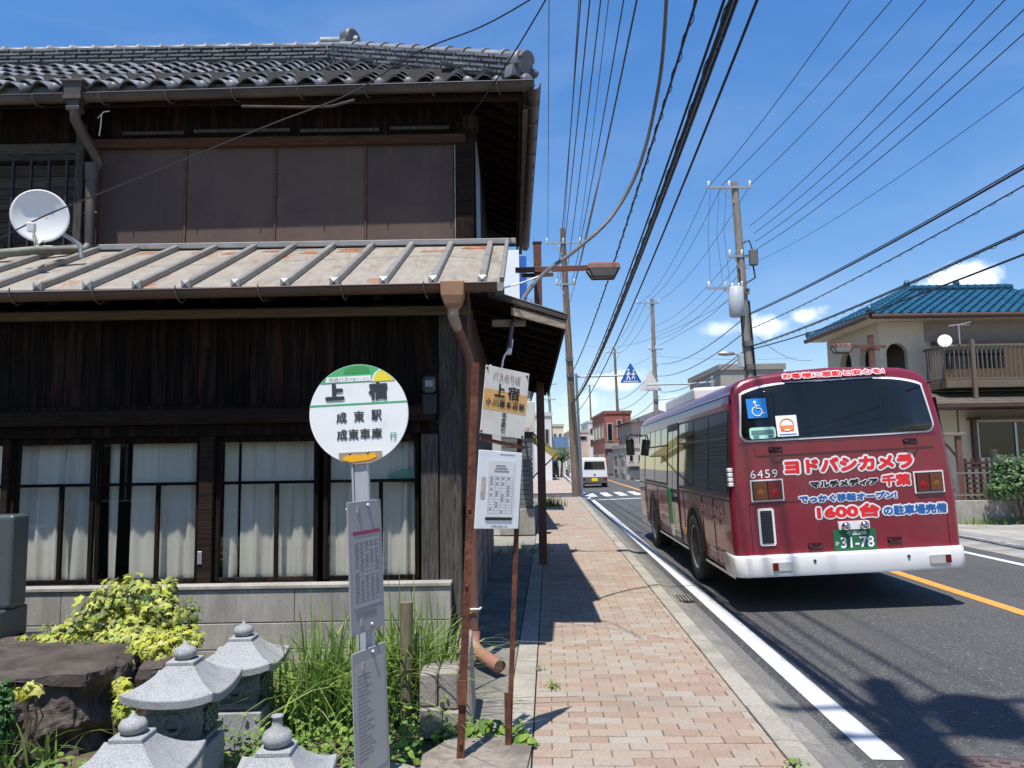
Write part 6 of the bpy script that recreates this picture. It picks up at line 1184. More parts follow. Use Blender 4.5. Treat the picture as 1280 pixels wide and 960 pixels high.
# ================================================================ NEIGHBOUR SHOP (left, behind the house)
shop = empty('shuttered_shop', (-2, 17, 0), 'low grey shuttered shop building behind the old timber house', 'building'); SX = .42
m_shut = mk('grey_shutter', (.15, .17, .17), .55, .12, 5, rnd=.06)
g = M(); g.box(-5, SX - .03, 16.55, 26, 0, 3.3); g.build('wall', mk('shop_wall', (.5, .5, .48), .85, .08, 4), shop); g = M(); g.box(-5.1, SX + .15, 16.4, 26.1, 3.31, 3.45); g.build('roof', m_gut2, shop)
for k in range(26): g = M(); z = .05 + k * .1; g.box(-.25, SX - .035, 16.52, 16.548, z, z + .085); g.build('shutter_slat', m_shut, shop)
for k in range(26): g = M(); z = .05 + k * .1; g.box(SX - .028, SX, 16.56, 25.9, z, z + .085); g.build('shutter_slat', m_shut, shop)
g = M(); g.box(-.3, SX + .02, 16.42, 16.5, .0, .55); g.build('block_base', m_conc, shop, .01)
sgn_ = empty('rusted_box_sign', (.3, 15.9, 2.1), 'rust streaked white box sign on the shuttered shop', 'sign'); a, b = P(653, 502, 15.8), P(666, 540, 15.8)
m_rsw = mk('rust_streaked_white', (.62, .60, .55), .7, .08, 5, col2=(.26, .06, .03), s2=3, lo=.47, hi=.55, stretch=(1, 1, .5)); g = M(); g.box(a.x - .15, b.x + .05, 15.8, 16.1, b.z, a.z); g.build('panel', m_rsw, sgn_, .01); g = M(); g.box(a.x - .1, b.x, 15.85, 16.05, b.z - .2, b.z - .002); g.build('bracket', m_ink2, sgn_)
g = M(); g.box(.2, .24, 16.05, 16.54, b.z + .2, b.z + .26); g.build('mount_bar', m_ink2, sgn_)
bb = empty('rooftop_sign', (0, 16.8, 3.4), 'blank white upright sign with blue flank on the roof behind the timber house', 'sign'); a, b = P(629, 313, 16.8), P(650, 380, 16.8)
g = M(); g.box(a.x, b.x, 16.8, 17.1, 3.9, a.z); g.build('white_face', m_signw, bb, .01); g = M(); g.box(b.x + .002, b.x + .16, 16.86, 17.04, 3.95, a.z - .12); g.build('blue_flank', flat('sign_blue', (.03, .12, .42)), bb)
for k in range(5): g = M(); z = 4.2 + k * .28; g.bar((b.x + .165, 16.9, z), (b.x + .34, 16.9, z + .16), .02, .02); g.bar((b.x + .165, 16.9, z + .16), (b.x + .34, 16.9, z), .02, .02); g.build('bracket', m_steel, bb)
g = M(); g.bar((b.x + .35, 16.9, 3.45), (b.x + .35, 16.9, a.z - .3), .03, .03); g.bar((a.x + .1, 16.95, 3.45), (a.x + .1, 16.95, 3.95), .06, .06); g.build('stand', m_steel, bb)
aw = empty('shop_awning', (1.0, 24, 2.3), 'faded yellow green sloping shop awning over the pavement', 'awning'); a, b = P(679, 541, 24), P(697, 566, 24); m_awn = mk('faded_awning', (.30, .30, .10), .8, .2, 5, col2=(.45, .25, .06), s2=2)
g = M(); g.add(slab(Vector((a.x - .6, 24, a.z + .25)), Vector((b.x, 24, b.z)), Vector((.1, 3.0, 0)), -.02, .02), BX); g.build('canopy', m_awn, aw); g = M(); g.add(slab(Vector((a.x - .6, 23.97, a.z + .1)), Vector((b.x, 23.97, b.z - .02)), Vector((0, .03, 0)), -.22, .0), BX); g.build('valance', m_awn, aw); g = M(); g.tube([Vector((.45, 23.9, .9)), Vector((b.x, 23.9, b.z))], .025, 6); g.build('strut', m_rust, aw)
# ================================================================ FAR BUILDINGS
m_cur = {}
def fmat(c):
    if c not in m_cur: m_cur[c] = mk('wall_%d' % len(m_cur), c, .85, .08, 2, .1, col2=tuple(k * .8 for k in c), s2=.5)
    return m_cur[c]
def building(name, label, px0, px1, pytop, d, depth, col, win=(), roof=None, roofcol=(.1, .1, .11), side='L', shop=None, base=None, cat='building', inset=None):
    x0, x1 = P(px0, 570, d).x, P(px1, 570, d).x; zt = P((px0 + px1) / 2, pytop, d).z; e = empty(name, ((x0 + x1) / 2, d, 0), label, cat); W_ = x1 - x0
    def b(nm, a0, a1, y0, y1, z0, z1, m, par=e): g = M(); g.box(a0, a1, y0, y1, z0, z1); return g.build(nm, m, par)
    b('wall', x0, x1, d, d + depth, -.1, zt, fmat(col))
    if roof == 'hip':
        g = M(); o = .5; h = roof_h = (x1 - x0) * .22; g.add([(x0 - o, d - o, zt), (x1 + o, d - o, zt), (x1 + o, d + depth + o, zt), (x0 - o, d + depth + o, zt), ((x0 + x1) / 2, d + depth * .3, zt + h), ((x0 + x1) / 2, d + depth * .7, zt + h)], [(0, 1, 4), (1, 2, 5, 4), (2, 3, 5), (3, 0, 4, 5), (3, 2, 1, 0)]); g.build('roof', fmat(roofcol), e)
    elif roof == 'gable':
        g = M(); o = .4; h = depth * .22; g.add([(x0 - o, d - o, zt), (x1 + o, d - o, zt), (x1 + o, d + depth + o, zt), (x0 - o, d + depth + o, zt), (x0 - o, d + depth / 2, zt + h), (x1 + o, d + depth / 2, zt + h)], [(0, 1, 5, 4), (2, 3, 4, 5), (3, 0, 4), (1, 2, 5), (3, 2, 1, 0)]); g.build('roof', fmat(roofcol), e)
    else: b('parapet', x0 - .1, x1 + .1, d - .1, d + depth + .1, zt + .002, zt + .3, fmat(tuple(k * .8 for k in col)))
    for (u0, u1, v0, v1) in win:
        a0, a1, c0, c1 = x0 + W_ * u0, x0 + W_ * u1, zt * v0, zt * v1; f = b('window', a0, a1, d - .06, d - .002, c0, c1, fmat((.42, .42, .42))); b('pane', a0 + .08, a1 - .08, d - .075, d - .062, c0 + .08, c1 - .08, m_dglass, f)
        xs_ = x0 - .002 if side == 'L' else x1 + .002
    n = max(2, int(depth / 3))
    for k in range(n):
        for v0, v1 in ((.15, .35), (.6, .82)):
            y0 = d + depth * (k + .25) / n; y1 = y0 + depth * .5 / n; xs0, xs1 = (x0 - .06, x0 - .002) if side == 'L' else (x1 + .002, x1 + .06)
            f = b('window', xs0, xs1, y0, y1, zt * v0, zt * v1, fmat((.42, .42, .42))); b('pane', xs0 - .012 if side == 'L' else xs1 + .001, xs0 - .001 if side == 'L' else xs1 + .012, y0 + .1, y1 - .1, zt * v0 + .1, zt * v1 - .1, m_dglass, f)
    if shop:
        f = b('shopfront', x0 + .2, x1 - .2, d - .1, d - .002, .1, zt * .42, fmat((.2, .2, .21)))
        for k in range(9): xx = x0 + .3 + (W_ - .6) * k / 8; b('shutter_rib', xx, xx + .06, d - .14, d - .101, .1, zt * .41, fmat((.13, .13, .14)), f)
        b('shop_band', x0 - .05, x1 + .05, d - .25, d - .102, zt * .43, zt * .52, fmat(shop))
    return e
two = ((.12, .4, .55, .8), (.6, .88, .55, .8)); 
building('grey_building', 'plain grey flat roofed building behind the bus roof, by the utility pole', 905, 985, 462, 40, 7, (.33, .31, .28), ((.1, .3, .55, .75),))
building('dark_roof_house', 'dark roofed house beyond the bus, right of the red brick building', 792, 872, 527, 66, 9, (.42, .33, .29), ((.08, .35, .58, .8), (.5, .8, .58, .8)), 'hip', (.085, .08, .085), shop=(.4, .38, .36))
building('brick_shop', 'red brick two storey shop with dark shutters down the street', 757, 790, 517, 78, 12, (.33, .115, .08), ((.08, .3, .55, .85), (.45, .65, .6, .9)), shop=(.36, .33, .3))
building('white_block', 'white multi storey block at the end of the street behind the poles', 736, 757, 528, 118, 12, (.6, .62, .62), ((.1, .4, .75, .88), (.55, .9, .75, .88), (.1, .4, .5, .65), (.55, .9, .5, .65)), side='L')
building('peach_block', 'peach coloured plain block at the end of the street', 712, 737, 541, 110, 12, (.62, .47, .37), ((.1, .9, .8, .92), (.35, .6, .45, .5)), side='L')
building('cream_block', 'pale cream tall building left of the leaning timber pole', 689, 705, 533, 95, 10, (.66, .60, .44), ((.2, .45, .7, .85), (.6, .85, .7, .85)), side='R')
building('blue_roof_shed', 'low building with bright blue roof beyond the white car', 698, 707, 560, 84, 6, (.5, .5, .46), (), 'gable', (.045, .09, .17), side='R')
building('white_house', 'white house wall above the black parked car', 668, 690, 520, 62, 8, (.66, .66, .64), two, side='R')
building('low_shop', 'low pale shop between the brick shop and the bus front', 783, 806, 560, 60, 8, (.52, .45, .37), two, shop=(.45, .4, .35))
building('distant_house', 'small distant grey roofed house on the horizon behind the crossing', 700, 760, 562, 190, 12, (.48, .46, .44), two, 'gable', (.14, .14, .15))
building('distant_block', 'far off grey block low on the horizon left of the pole', 640, 700, 555, 170, 12, (.5, .5, .5), two, side='R')
# unseen house added behind the camera to darken the window reflections
hbk = empty('reflection_house', (-6, -12, 0), 'dark brown two storey house added unseen behind the camera to darken the window reflections', 'house')
for nm, bx_, mm in (('wall', (-14, -1.6, -15, -9, 0, 5.2), fmat((.16, .12, .095))), ('roof_slab', (-14.6, -1.0, -15.6, -8.4, 5.21, 5.5), fmat((.09, .09, .1))), ('lean_to', (-12, -3, -8.98, -7.6, 2.6, 2.75), fmat((.12, .11, .1)))): g = M(); g.box(*bx_); g.build(nm, mm, hbk)
for k in range(5): g = M(); x = -13 + k * 2.3; g.box(x, x + 1.3, -8.99, -8.93, 3.3, 4.6); w = g.build('window', m_steel, hbk); g = M(); g.box(x + .08, x + 1.22, -8.925, -8.915, 3.38, 4.52); g.build('pane', m_dglass, w)
for k in range(3): g = M(); x = -12.5 + k * 3.4; g.box(x, x + 1.8, -8.99, -8.93, .3, 2.2); w = g.build('window', m_steel, hbk); g = M(); g.box(x + .08, x + 1.72, -8.925, -8.915, .38, 2.12); g.build('pane', m_dglass, w)
# far tree
def tree(name, label, x, y, h, r, n, mat, rn):
    e = empty(name, (x, y, 0), label, 'tree'); g = M(); g.tube([(x, y, -.1), (x + .1, y, h * .4), (x, y, h * .75)], [r * .12, r * .08, r * .03], 7)
    for k in range(5): a = rn.uniform(0, 6.3); g.tube([(x + .05, y, h * .45), (x + math.cos(a) * r * .6, y + math.sin(a) * r * .6, h * .7)], [r * .05, r * .02], 5)
    g.build('trunk', m_bark, e); g = M()
    for i in range(n):
        d = Vector((rn.gauss(0, 1), rn.gauss(0, 1), rn.gauss(0, 1))).normalized() * r * rn.uniform(.5, 1.05); leaf(g, (x + d.x, y + d.y, h * .7 + d.z * .8), d + Vector((0, -.5, .6)), r * .14 * rn.uniform(.6, 1.4), rn, OVAL)
    g.build('crown', mat, e, kind='stuff', recalc=False)
q = P(701, 570, 72); tree('street_tree', 'small green tree beside the white car far down the street', q.x, 72, 3.2, 1.1, 500, m_leafd, random.Random(6))
q = P(1275, 560, 30); tree('garden_tree', 'green tree behind the blue roofed house', 19, 27, 4.2, 1.5, 900, m_leafd, random.Random(16))
# guard post and rail by the crossing
gp = empty('guard_rail', tuple(G(712, 618)), 'short white guard rail at the pavement corner by the timber pole', 'guard rail'); q = rd(38.5, 1.2, 0)
for k in range(4): p = rd(38 + k * 2, 1.25, 0); g = M(); g.tube([p, p + Vector((0, 0, .85))], .06, 8); g.build('post', m_bw, gp)
for z in (.4, .7): g = M(); g.tube([rd(37.7, 1.25, z), rd(44.3, 1.25, z)], .05, 8); g.build('rail', m_bw, gp)
# ================================================================ UTILITY POLES AND WIRES
def insulator(g, p, s=1.0): g.lathe([(.0, 0), (.03 * s, 0), (.045 * s, .05 * s), (.035 * s, .09 * s), (.05 * s, .13 * s), (.03 * s, .19 * s), (0, .2 * s)], 8, Matrix.Translation(p))
def pole(name, label, base, top, r0, r1, mat, arms=(), trafo=None, steps=True, group='utility poles', bands=()):
    base, top = Vector(base), Vector(top); e = empty(name, base, label, 'utility pole', group); d = top - base
    g = M(); g.tube([base - Vector((0, 0, .1))] + [base + d * (i / 6) for i in range(1, 7)], [r0 + (r1 - r0) * i / 6 for i in range(7)], 14); g.build('shaft', mat, e)
    for z, x0, x1 in arms:
        c = base + d * ((z - base.z) / d.z) + Vector((0, -.12, 0)); g = M(); g.bar(c + Vector((x0, 0, 0)), c + Vector((x1, 0, 0)), .075, .075); a = g.build('crossarm', m_steel, e)
        n = 3 if x1 - x0 > .9 else 2
        for k in range(n): g = M(); insulator(g, c + Vector((x0 + .06 + (x1 - x0 - .12) * k / (n - 1), 0, .04))); g.build('insulator', m_insul, a)
        g = M(); g.bar(c + Vector((x0 * .55, 0, -.04)), c + Vector((0, .02, -.6)), .03, .03); g.build('arm_brace', m_steel, a)
    if trafo:
        for z, dx in trafo:
            c = base + d * ((z - base.z) / d.z) + Vector((dx, -.1, 0)); g = M(); g.lathe([(0, .55), (.2, .53), (.26, .48), (.26, -.45), (.22, -.5), (0, -.5)], 18, Matrix.Translation(c)); t = g.build('transformer', m_trafo, e)
            for k in (-.12, .12): g = M(); insulator(g, c + Vector((k, 0, .5)), .9); g.build('bushing', m_insul, t)
            g = M(); g.bar(c + Vector((0, 0, .2)), c + Vector((-dx, .1, .2)), .06, .1); g.build('hanger', m_steel, t)
    for z in bands: c = base + d * ((z - base.z) / d.z); g = M(); rr = (r0 + r1) / 2; g.tube([c - Vector((0, 0, .05)), c + Vector((0, 0, .05))], rr * 1.12, 12); g.box(c.x - .12, c.x + .16, c.y - .22, c.y - .1, c.z - .08, c.z + .1); g.build('cable_clamp', m_wireg, e)
    if steps:
        for k in range(int((d.z - 2.5) / .45)): z = 2.2 + k * .45; c = base + d * ((z - base.z) / d.z); sg = 1 if k % 2 else -1; g = M(); g.tube([c, c + Vector((sg * .28, 0, 0))], .011, 5); g.build('step_bolt', m_steel, e)
    return e
RT = P(918, 228, 26); RB = Vector((8.22, 26, 0))
RP = pole('utility_pole', 'tall grey brown utility pole with transformer rising behind the bus', RB, RT, .2, .12, m_pole, [(10.9, -1.0, .55), (8.45, -.45, .5), (7.35, -1.25, .0)], [(6.85, -.28)], bands=(4.6, 5.4, 7.2))
ex = empty('pole_lamp', (8.1, 25.8, 5), 'small grey lamp on an arm of the pole behind the bus', 'street lamp'); a, b = P(905, 443, 25.8), P(925, 443, 25.8); g = M(); g.tube([P(930, 446, 25.8), b, a], [.03, .03, .02], 6); g.build('arm', m_steel, ex); g = M(); g.lathe([(0, .3), (.06, .25), (.085, 0), (.06, -.25), (0, -.3)], 10, Matrix.Translation(P(908, 442, 25.8)) @ Matrix.Rotation(math.pi / 2, 4, 'Y')); g.build('lamp_head', m_steel, ex); g = M(); g.box(b.x - .08, b.x + .1, 25.7, 25.85, b.z - .45, b.z - .0); g.build('control_box', m_trafo, ex, .01)
g = M(); dv = RT - RB; g.tube([RB + dv * .1 + Vector((.2, -.06, 0)), RB + dv * .35 + Vector((.19, -.06, 0)), RB + dv * .62 + Vector((.16, -.06, 0))], .035, 6); g.tube([RB + dv * .38 + Vector((-.14, -.14, 0)), RB + dv * .55 + Vector((-.17, -.16, 0)), RB + dv * .72 + Vector((-.1, -.12, 0))], .022, 6); g.build('riser_cable', m_wire, RP)
sw = empty('pole_switch', tuple(P(938, 325, 25.7)), 'grey switch box with cables on the right of the pole behind the bus', 'switch box'); q = P(941, 322, 25.7); g = M(); g.box(q.x - .12, q.x + .16, 25.6, 25.8, q.z - .28, q.z + .28); g.build('box', m_wireg, sw, .03); g = M(); g.tube([q + Vector((.0, 0, .28)), q + Vector((-.1, 0, .6)), q + Vector((-.35, 0, .5))], .025, 6); g.tube([q + Vector((0, 0, -.28)), q + Vector((.05, 0, -.7)), q + Vector((-.3, 0, -.9))], .03, 6); g.build('cable', m_wire, sw)
LT = P(703, 286, 33.9); LB = Vector((2.75, 33.9, 0))
pole('utility_pole', 'brown leaning utility pole at the left corner of the crossing', LB, LT, .2, .12, m_polew, [(11.3, -.8, .8), (9.4, -.45, .45)], bands=(5.3, 6.0))
NB = Vector((1.24, .50, 0)); NT = Vector((.82, .60, 13.6))
pole('utility_pole', 'utility pole beside the camera, seen only by its shadow on the road', NB, NT, .19, .13, m_pole, [(12.6, -.8, .95), (11.2, -.5, 1.2), (7.4, -.1, .8)], [(11.9, .42)], bands=(5.4,))
for (px, py, d, bx, nm, arms) in ((815, 374, 52, 823, 'pale utility pole second behind the bus, carrying three insulators', [(12.2, -1.1, .5), (9.0, -.4, .6)]), (768, 436, 82, 776, 'third utility pole on the right, above the white van', [(13.0, -.9, .6), (10.5, -.8, .2)]), (737, 482, 128, 741, 'distant utility pole at the end of the street, right of centre', [(14.0, -1, 1)]), (722, 500, 150, 725, 'farthest thin utility pole at the end of the street', [(13.5, -1, 1)]), (686, 488, 75, 692, 'far utility pole on the left before the cream building', [(9.0, -.8, .8), (7.5, -.6, .6)])):
    t = P(px, py, d); b = P(bx, 590, d); pole('utility_pole', nm, (b.x, d, 0), t, .19, .12, m_pole if d < 80 else m_polew, arms, bands=(5.5,), steps=d < 60)
# --- wires
def smooth_path(pts, n=8):
    pts = [Vector(p) for p in pts]; out_ = []
    for i in range(len(pts) - 1):
        a, b, c_, d_ = pts[max(i - 1, 0)], pts[i], pts[i + 1], pts[min(i + 2, len(pts) - 1)]
        for k in range(n): t = k / n; out_.append(.5 * ((2 * b) + (c_ - a) * t + (2 * a - 5 * b + 4 * c_ - d_) * t * t + (3 * b - a - 3 * c_ + d_) * t ** 3))
    return out_ + [pts[-1]]
def wire(pts, r, label, group=None, mat=None, spiral=0, cat='wire', name='overhead_wire', extra=()):
    g = M(); g.tube(pts, r, 6)
    for (o, rr) in extra: g.tube([Vector(p) + Vector(o) for p in pts], rr, 5)
    if spiral:
        L_ = 0; hel = []; pts = [Vector(p) for p in pts]
        for a, b in zip(pts, pts[1:]):
            l = (b - a).length; n = max(2, int(l / .07)); dd = (b - a).normalized(); e = dd.cross(Vector((0, 0, 1))).normalized(); u = e.cross(dd)
            for k in range(n): ph = (L_ + l * k / n) * 2 * math.pi / spiral; hel.append(a.lerp(b, k / n) + (e * math.cos(ph) + u * math.sin(ph)) * max(.022, r * 1.7) - u * r * 1.2)
            L_ += l
        g.tube(hel, .005, 4, caps=False)
    return g.build(name, mat or m_wire, None, label=label, cat=cat, group=group)
def span(a, b, sag, n=20):
    a, b = Vector(a), Vector(b); return [a.lerp(b, i / n) - Vector((0, 0, sag * 4 * (i / n) * (1 - i / n))) for i in range(n + 1)]
def thru(a, b, y_end=-9, k=.004, n=24):      # from a, through b, on towards the camera
    a, b = Vector(a), Vector(b); o = []
    for i in range(n + 1):
        y = a.y + (y_end - a.y) * i / n; t = (y - a.y) / (b.y - a.y); p = a.lerp(b, t) if 0 <= t <= 1 else a + (b - a) * t; p = Vector(p); p.z += k * (y - a.y) * (y - b.y); o.append(p)
    return o
for (a, b, lb) in (((885, 234), (1063, 0), 'leftmost of three high wires from the pole behind the bus'), ((903, 231), (1115, 0), 'middle of three high wires from the pole behind the bus'), ((938, 231), (1157, 0), 'rightmost of three high wires from the pole behind the bus')): wire(thru(P(*a, 26), P(*b, 14.6)), .011, lb, 'high wires to the pole behind the bus')
for k, (a, b) in enumerate((((938, 282), (1218, 0)), ((942, 292), (1256, 0)), ((944, 302), (1280, 12)), ((945, 312), (1280, 42)))): wire(thru(P(*a, 26), P(*b, 11.4)), .010, ['first', 'second', 'third', 'fourth'][k] + ' from the left of four middle wires at the upper right', 'middle wires at the upper right')
wire(thru(P(944, 328, 26), P(1272, 115, 11.6)), .006, 'single thin wire running to the right edge below the middle wires', 'wires at the right')
for (a, b, r, sp, lb, exr) in (((935, 394), (1280, 210), .020, 0, 'uppermost thick black cable at the right, above the spiral cable', (((0, 0, .045), .012),)), ((936, 412), (1280, 232), .012, .45, 'cable wound with a spiral running to the right edge', ()), ((937, 434), (1280, 290), .016, .5, 'cable above the blue roof wound with a loose spiral', (((0, 0, .03), .01),)), ((938, 437), (1280, 318), .018, 0, 'lowest thick black cable passing just over the blue roof', ())):
    wire(thru(P(*a, 26), P(*b, 11.4), k=.002), r, lb, 'cables at the right', spiral=sp, extra=exr)
R2 = P(815, 374, 52)
for k, (a, b) in enumerate((((885, 234), (800, 378)), ((903, 231), (808, 377)), ((938, 231), (820, 377)))): wire(span(P(*a, 26), P(*b, 52), .7), .011, ['leftmost', 'middle', 'rightmost'][k] + ' high wire between first and second pole on the right', 'high wires between right hand poles')
for k, (a, b) in enumerate((((932, 300), (815, 408)), ((934, 318), (816, 416)), ((935, 330), (819, 424)))): wire(span(P(*a, 26), P(*b, 52), .6), .010, ['upper', 'central', 'lower'][k] + ' middle wire between first and second pole on the right', 'middle wires between right hand poles')
for k, (a, b) in enumerate((((934, 394), (826, 455)), ((935, 412), (822, 470)), ((936, 434), (826, 490)), ((937, 437), (824, 500)))): wire(span(P(*a, 26), P(*b, 52), .45), .018, ['highest', 'second highest', 'second lowest', 'lowest'][k] + ' low cable between first and second pole on the right', 'low cables between right hand poles')
for k, (a, b) in enumerate((((800, 378), (757, 442)), ((808, 377), (766, 441)), ((820, 377), (775, 441)))): wire(span(P(*a, 52), P(*b, 82), .6), .014, ['leftmost', 'middle', 'rightmost'][k] + ' high wire between second and third pole on the right', 'high wires between far right poles')
for k, (a, b) in enumerate((((823, 455), (772, 500)), ((823, 475), (773, 512)), ((824, 495), (774, 525)))): wire(span(P(*a, 52), P(*b, 82), .5), .022, ['highest', 'middle', 'lowest'][k] + ' low cable between second and third pole on the right', 'low cables between far right poles')
for k, (a, b) in enumerate((((757, 442), (729, 488)), ((775, 441), (745, 488)), ((773, 512), (738, 530)))): wire(span(P(*a, 82), P(*b, 128), .6), .016, ['left upper', 'right upper', 'lower'][k] + ' wire beyond the third pole at the end of the street', 'wires at the end of the street')
# branch wires leaving the right poles across the sky
wire(span(P(930, 365, 26), P(735, 432, 60), .8), .008, 'thin wire from the transformer down to the far left of the sky', 'crossing wires'); wire(smooth_path([P(824, 432, 52), P(880, 400, 40), P(912, 372, 30), P(928, 358, 26)]), .012, 'sagging wire below the transformer of the pole behind the bus', 'crossing wires')
wire(span(P(946, 420, 26), P(1015, 450, 30), .3), .008, 'drop wire from the pole to the blue roofed house', 'crossing wires'); wire(span(P(745, 465, 60), P(824, 440, 52), .4), .008, 'thin wire crossing the street beyond the blue crossing sign', 'crossing wires'); wire(span(P(1000, 447, 60), P(820, 445, 52), .2), .008, 'level thin wire right of the second pole', 'crossing wires')
for k, (px, z0) in enumerate(((888, 238), (899, 238), (908, 236))): wire([P(px, z0, 25.9), P(px - 3, 290, 25.9), P(px + (4 if k else 0), 352, 25.9)], .006, ['leftmost', 'middle', 'rightmost'][k] + ' short vertical jumper wire left of the pole behind the bus', 'jumper wires on the pole')
# left side: from the leaning pole to the pole beside the camera
lp = lambda z: LB + (LT - LB) * (z / LT.z)
for k, dx in enumerate((-.7, 0, .7)): wire(span(lp(11.3) + Vector((dx, -.12, .2)), NT + Vector((dx * .9 + .1, 0, -.65)), .55), .010, ['left', 'middle', 'right'][k] + 'most of the highest wires above the timber house corner', 'highest wires on the left')
for k, (dx, z, nz_) in enumerate(((-.35, 9.5, 9.9), (-.25, 9.45, 9.3), (.0, 9.4, 10.3), (.3, 9.4, 9.6), (.4, 9.35, 8.9))): wire(span(lp(z) + Vector((dx, -.1, .1)), Vector((1.2 + dx * 1.1, .6, nz_)), .45), .013, ['first', 'second', 'third', 'fourth', 'fifth'][k] + ' from the left of five black wires over the lamp pole', 'wires over the lamp pole')
wire(span(P(712, 470, 33.9), Vector((1.35, .5, 5.6)), .55), .013, 'spiral wound cable left of the thick cable bundle', 'cable bundles on the left', spiral=.55)
wire(span(P(714, 505, 33.9), Vector((1.45, .5, 5.3)), .65), .022, 'thick black cable bundle with spiral binding above the street', 'cable bundles on the left', spiral=.65, extra=(((.05, 0, .03), .015), ((-.03, 0, .06), .012)))
wire(span(P(715, 520, 33.9), Vector((1.55, .5, 5.15)), .7), .012, 'black cable just right of the thick bundle', 'cable bundles on the left')
wire(span(lp(8.2), Vector((1.35, .5, 7.6)), .6), .010, 'wire crossing behind the lamp hood', 'cable bundles on the left')
wire(smooth_path([P(834, -70, 6.5), P(832, 20, 7.2), P(823, 110, 7.8), P(800, 205, 8.1), P(765, 270, 8.1), P(720, 312, 7.8), P(682, 340, 7.3), P(656, 370, 6.9), P(641, 405, 6.66), P(637, 436, 6.55)]), .020, 'thick grey service cable curving down to the corner of the timber house', mat=m_wireg, cat='cable', name='service_cable')
g = M(); g.tube([P(638.5, 425, 6.6), P(636, 442, 6.54)], .024, 8); g.build('cable_sleeve', m_signw, None, label='white sleeve at the lower end of the thick service cable', cat='cable sleeve')
wire(smooth_path([P(637, 436, 6.55), P(630, 446, 6.5), P(627, 460, 6.5), P(622, 480, 6.55)]), .009, 'white wire end hanging below the service cable', mat=m_signw, cat='cable', name='service_cable')
wire(smooth_path([P(622, 362, 6.2), P(640, 357, 6.6), P(662, 350, 7.2), P(690, 338, 7.5)]), .008, 'pale thin wire tied to the gutter end of the tin roof', mat=m_signw, cat='wire')
q = P(625, 360, 6.0); g = M(); g.tube([q + Vector((-.03, 0, .03)), q + Vector((.03, 0, .03))], .03, 8); g.tube([q + Vector((-.035, 0, -.03)), q + Vector((.035, 0, -.03))], .035, 8); g.build('wire_clamp', mk('teal_clamp', (.05, .10, .12), .4, .3, 20), None, label='dark knotted wire clamp at the end of the brown gutter', cat='clamp')
wire(smooth_path([P(0, 298, 6.3), P(60, 268, 6.3), P(135, 238, 6.3), P(230, 200, 6.3), P(340, 155, 6.3), P(440, 116, 6.3), P(520, 66, 6.2), P(600, 34, 5.8), P(662, 0, 5.5), P(760, -60, 5)]), .006, 'thin wire running diagonally up across the timber house front', mat=m_wire)
wire(smooth_path([P(577, 158, 7.35), P(605, 122, 6.9), P(640, 70, 6.2), P(682, 0, 5.6), P(715, -60, 5)]), .007, 'thin wire from the upper eave corner up to the top of the photo', mat=m_wire)
g = M(); q = P(578, 156, 7.36); g.lathe([(0, .05), (.03, .04), (.035, 0), (.025, -.04), (0, -.05)], 10, Matrix.Translation(q)); g.build('wire_insulator', m_wireg, None, label='small insulator knob under the upper eave of the timber house', cat='insulator')
wire(smooth_path([P(724, 330, 20), P(742, 250, 16), P(758, 190, 13)]), .012, 'short pale link wire between the wires over the lamp pole', mat=m_steel)
# ================================================================ CROSSING SIGNS ON ARMS
def tri(c, s, M4): return [(-s / 2, -s * .433), (s / 2, -s * .433), (0, s * .433)]
cs = empty('crossing_sign', tuple(G(727, 622)), 'blue triangular pedestrian crossing sign hung on an arm over the street', 'road sign'); d = 35.5; a = P(728, 482, d); c_ = P(788, 467, d); s_ = (P(801, 478, d) - P(775, 478, d)).length
g = M(); g.tube([Vector((P(727, 600, d).x, d, 0)), Vector((P(724, 560, d).x, d, 3)), P(720, 467, d)], [.08, .075, .06], 10); g.build('pole', m_steel, cs); g = M(); g.tube([P(720, 471, d), P(745, 470.5, d), P(790, 469, d)], .045, 8); g.build('arm', m_steel, cs)
SF = Matrix(((1, 0, 0, c_.x), (0, 0, -1, d - .08), (0, 1, 0, c_.z), (0, 0, 0, 1)))
g = M(); g.prism([(-s_ / 2, -s_ * .45), (s_ / 2, -s_ * .45), (s_ / 2 + .0, -s_ * .40), (.03, s_ * .48), (-.03, s_ * .48), (-s_ / 2, -s_ * .40)], -.02, .0, SF); bl = g.build('blue_plate', flat('road_sign_blue', (.02, .10, .36)), cs)
g = M(); q_s = s_ / .95
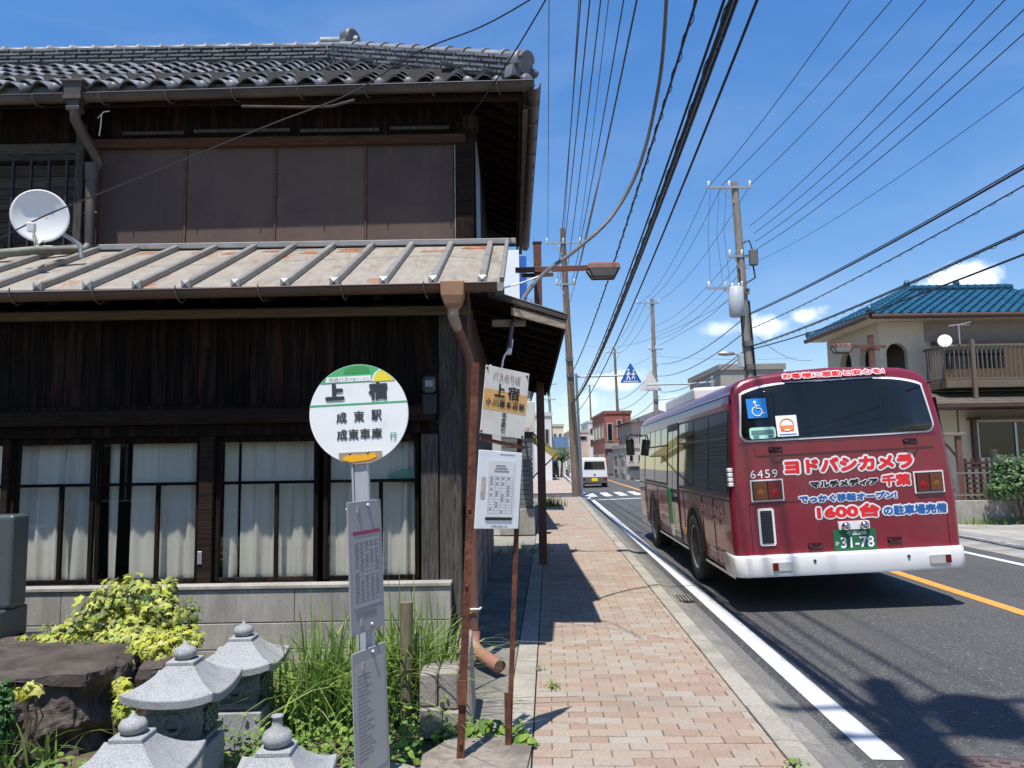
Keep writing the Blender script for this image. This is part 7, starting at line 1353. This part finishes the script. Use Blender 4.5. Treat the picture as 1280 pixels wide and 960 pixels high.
def stroke(p, q, w):
    p, q = Vector(p + (0,)), Vector(q + (0,)); d_ = (q - p).normalized(); n_ = Vector((-d_.y, d_.x, 0)) * w / 2; p, q = p - d_ * w * .25, q + d_ * w * .25
    g.prism([tuple((p - n_).xy), tuple((q - n_).xy), tuple((q + n_).xy), tuple((p + n_).xy)], .002, .012, SF)
for cx, k in ((-.105, 1.0), (.13, .82)):
    hy = -.10 * q_s; k *= .95 * q_s
    g.lathe([(0, .013), (.05 * k, .012), (.05 * k, .002)], 12, SF @ Matrix.Translation((cx + .01, hy + .27 * k, 0)))
    for p, q2, w in (((0, .18), (-.015, .02), .10), ((-.015, .0), (.075, -.2), .05), ((-.02, .0), (-.095, -.2), .05), ((.03, .17), (.11, .05), .035), ((-.03, .17), (-.10, .05), .035)): stroke((cx + p[0] * k, hy + p[1] * k), (cx + q2[0] * k, hy + q2[1] * k), w * k)
for y in (-.40,): g.prism([(-s_ * .36, s_ * y), (s_ * .36, s_ * y), (s_ * .35, s_ * (y + .035)), (-s_ * .35, s_ * (y + .035))], .002, .012, SF)
g.build('walking_figures', m_pw, bl)
ws = empty('sign_back', tuple(rd(38, 7.6, 0)), 'pale back of a triangular road sign on an arm from the right', 'road sign'); d = 38; c_ = P(813, 476, d); SF = Matrix(((1, 0, 0, c_.x), (0, 0, -1, d), (0, 1, 0, c_.z), (0, 0, 0, 1))); s_ = (P(827, 478, d) - P(799, 478, d)).length
g = M(); g.prism([(-s_ / 2, -s_ * .45), (s_ / 2, -s_ * .45), (0, s_ * .48)], -.02, .0, SF); g.build('plate', mk('sign_back_grey', (.62, .58, .54), .5, .06, 6), ws, .005); g = M(); g.tube([P(808, 481, d - .1), P(860, 480, d - .1), P(884, 478, d - .1), P(893, 477, d - .1)], .045, 8); g.build('arm', m_steel, ws); g = M(); g.tube([Vector((P(893, 560, d).x, d - .1, 0)), P(890, 470, d - .1)], [.09, .07], 10); g.build('pole', m_steel, ws); g = M(); q = P(815, 486, d - .1); g.box(q.x - .3, q.x + .35, d - .2, d - .05, q.z - .09, q.z + .05); g.build('lamp_box', m_trafo, ws, .01)
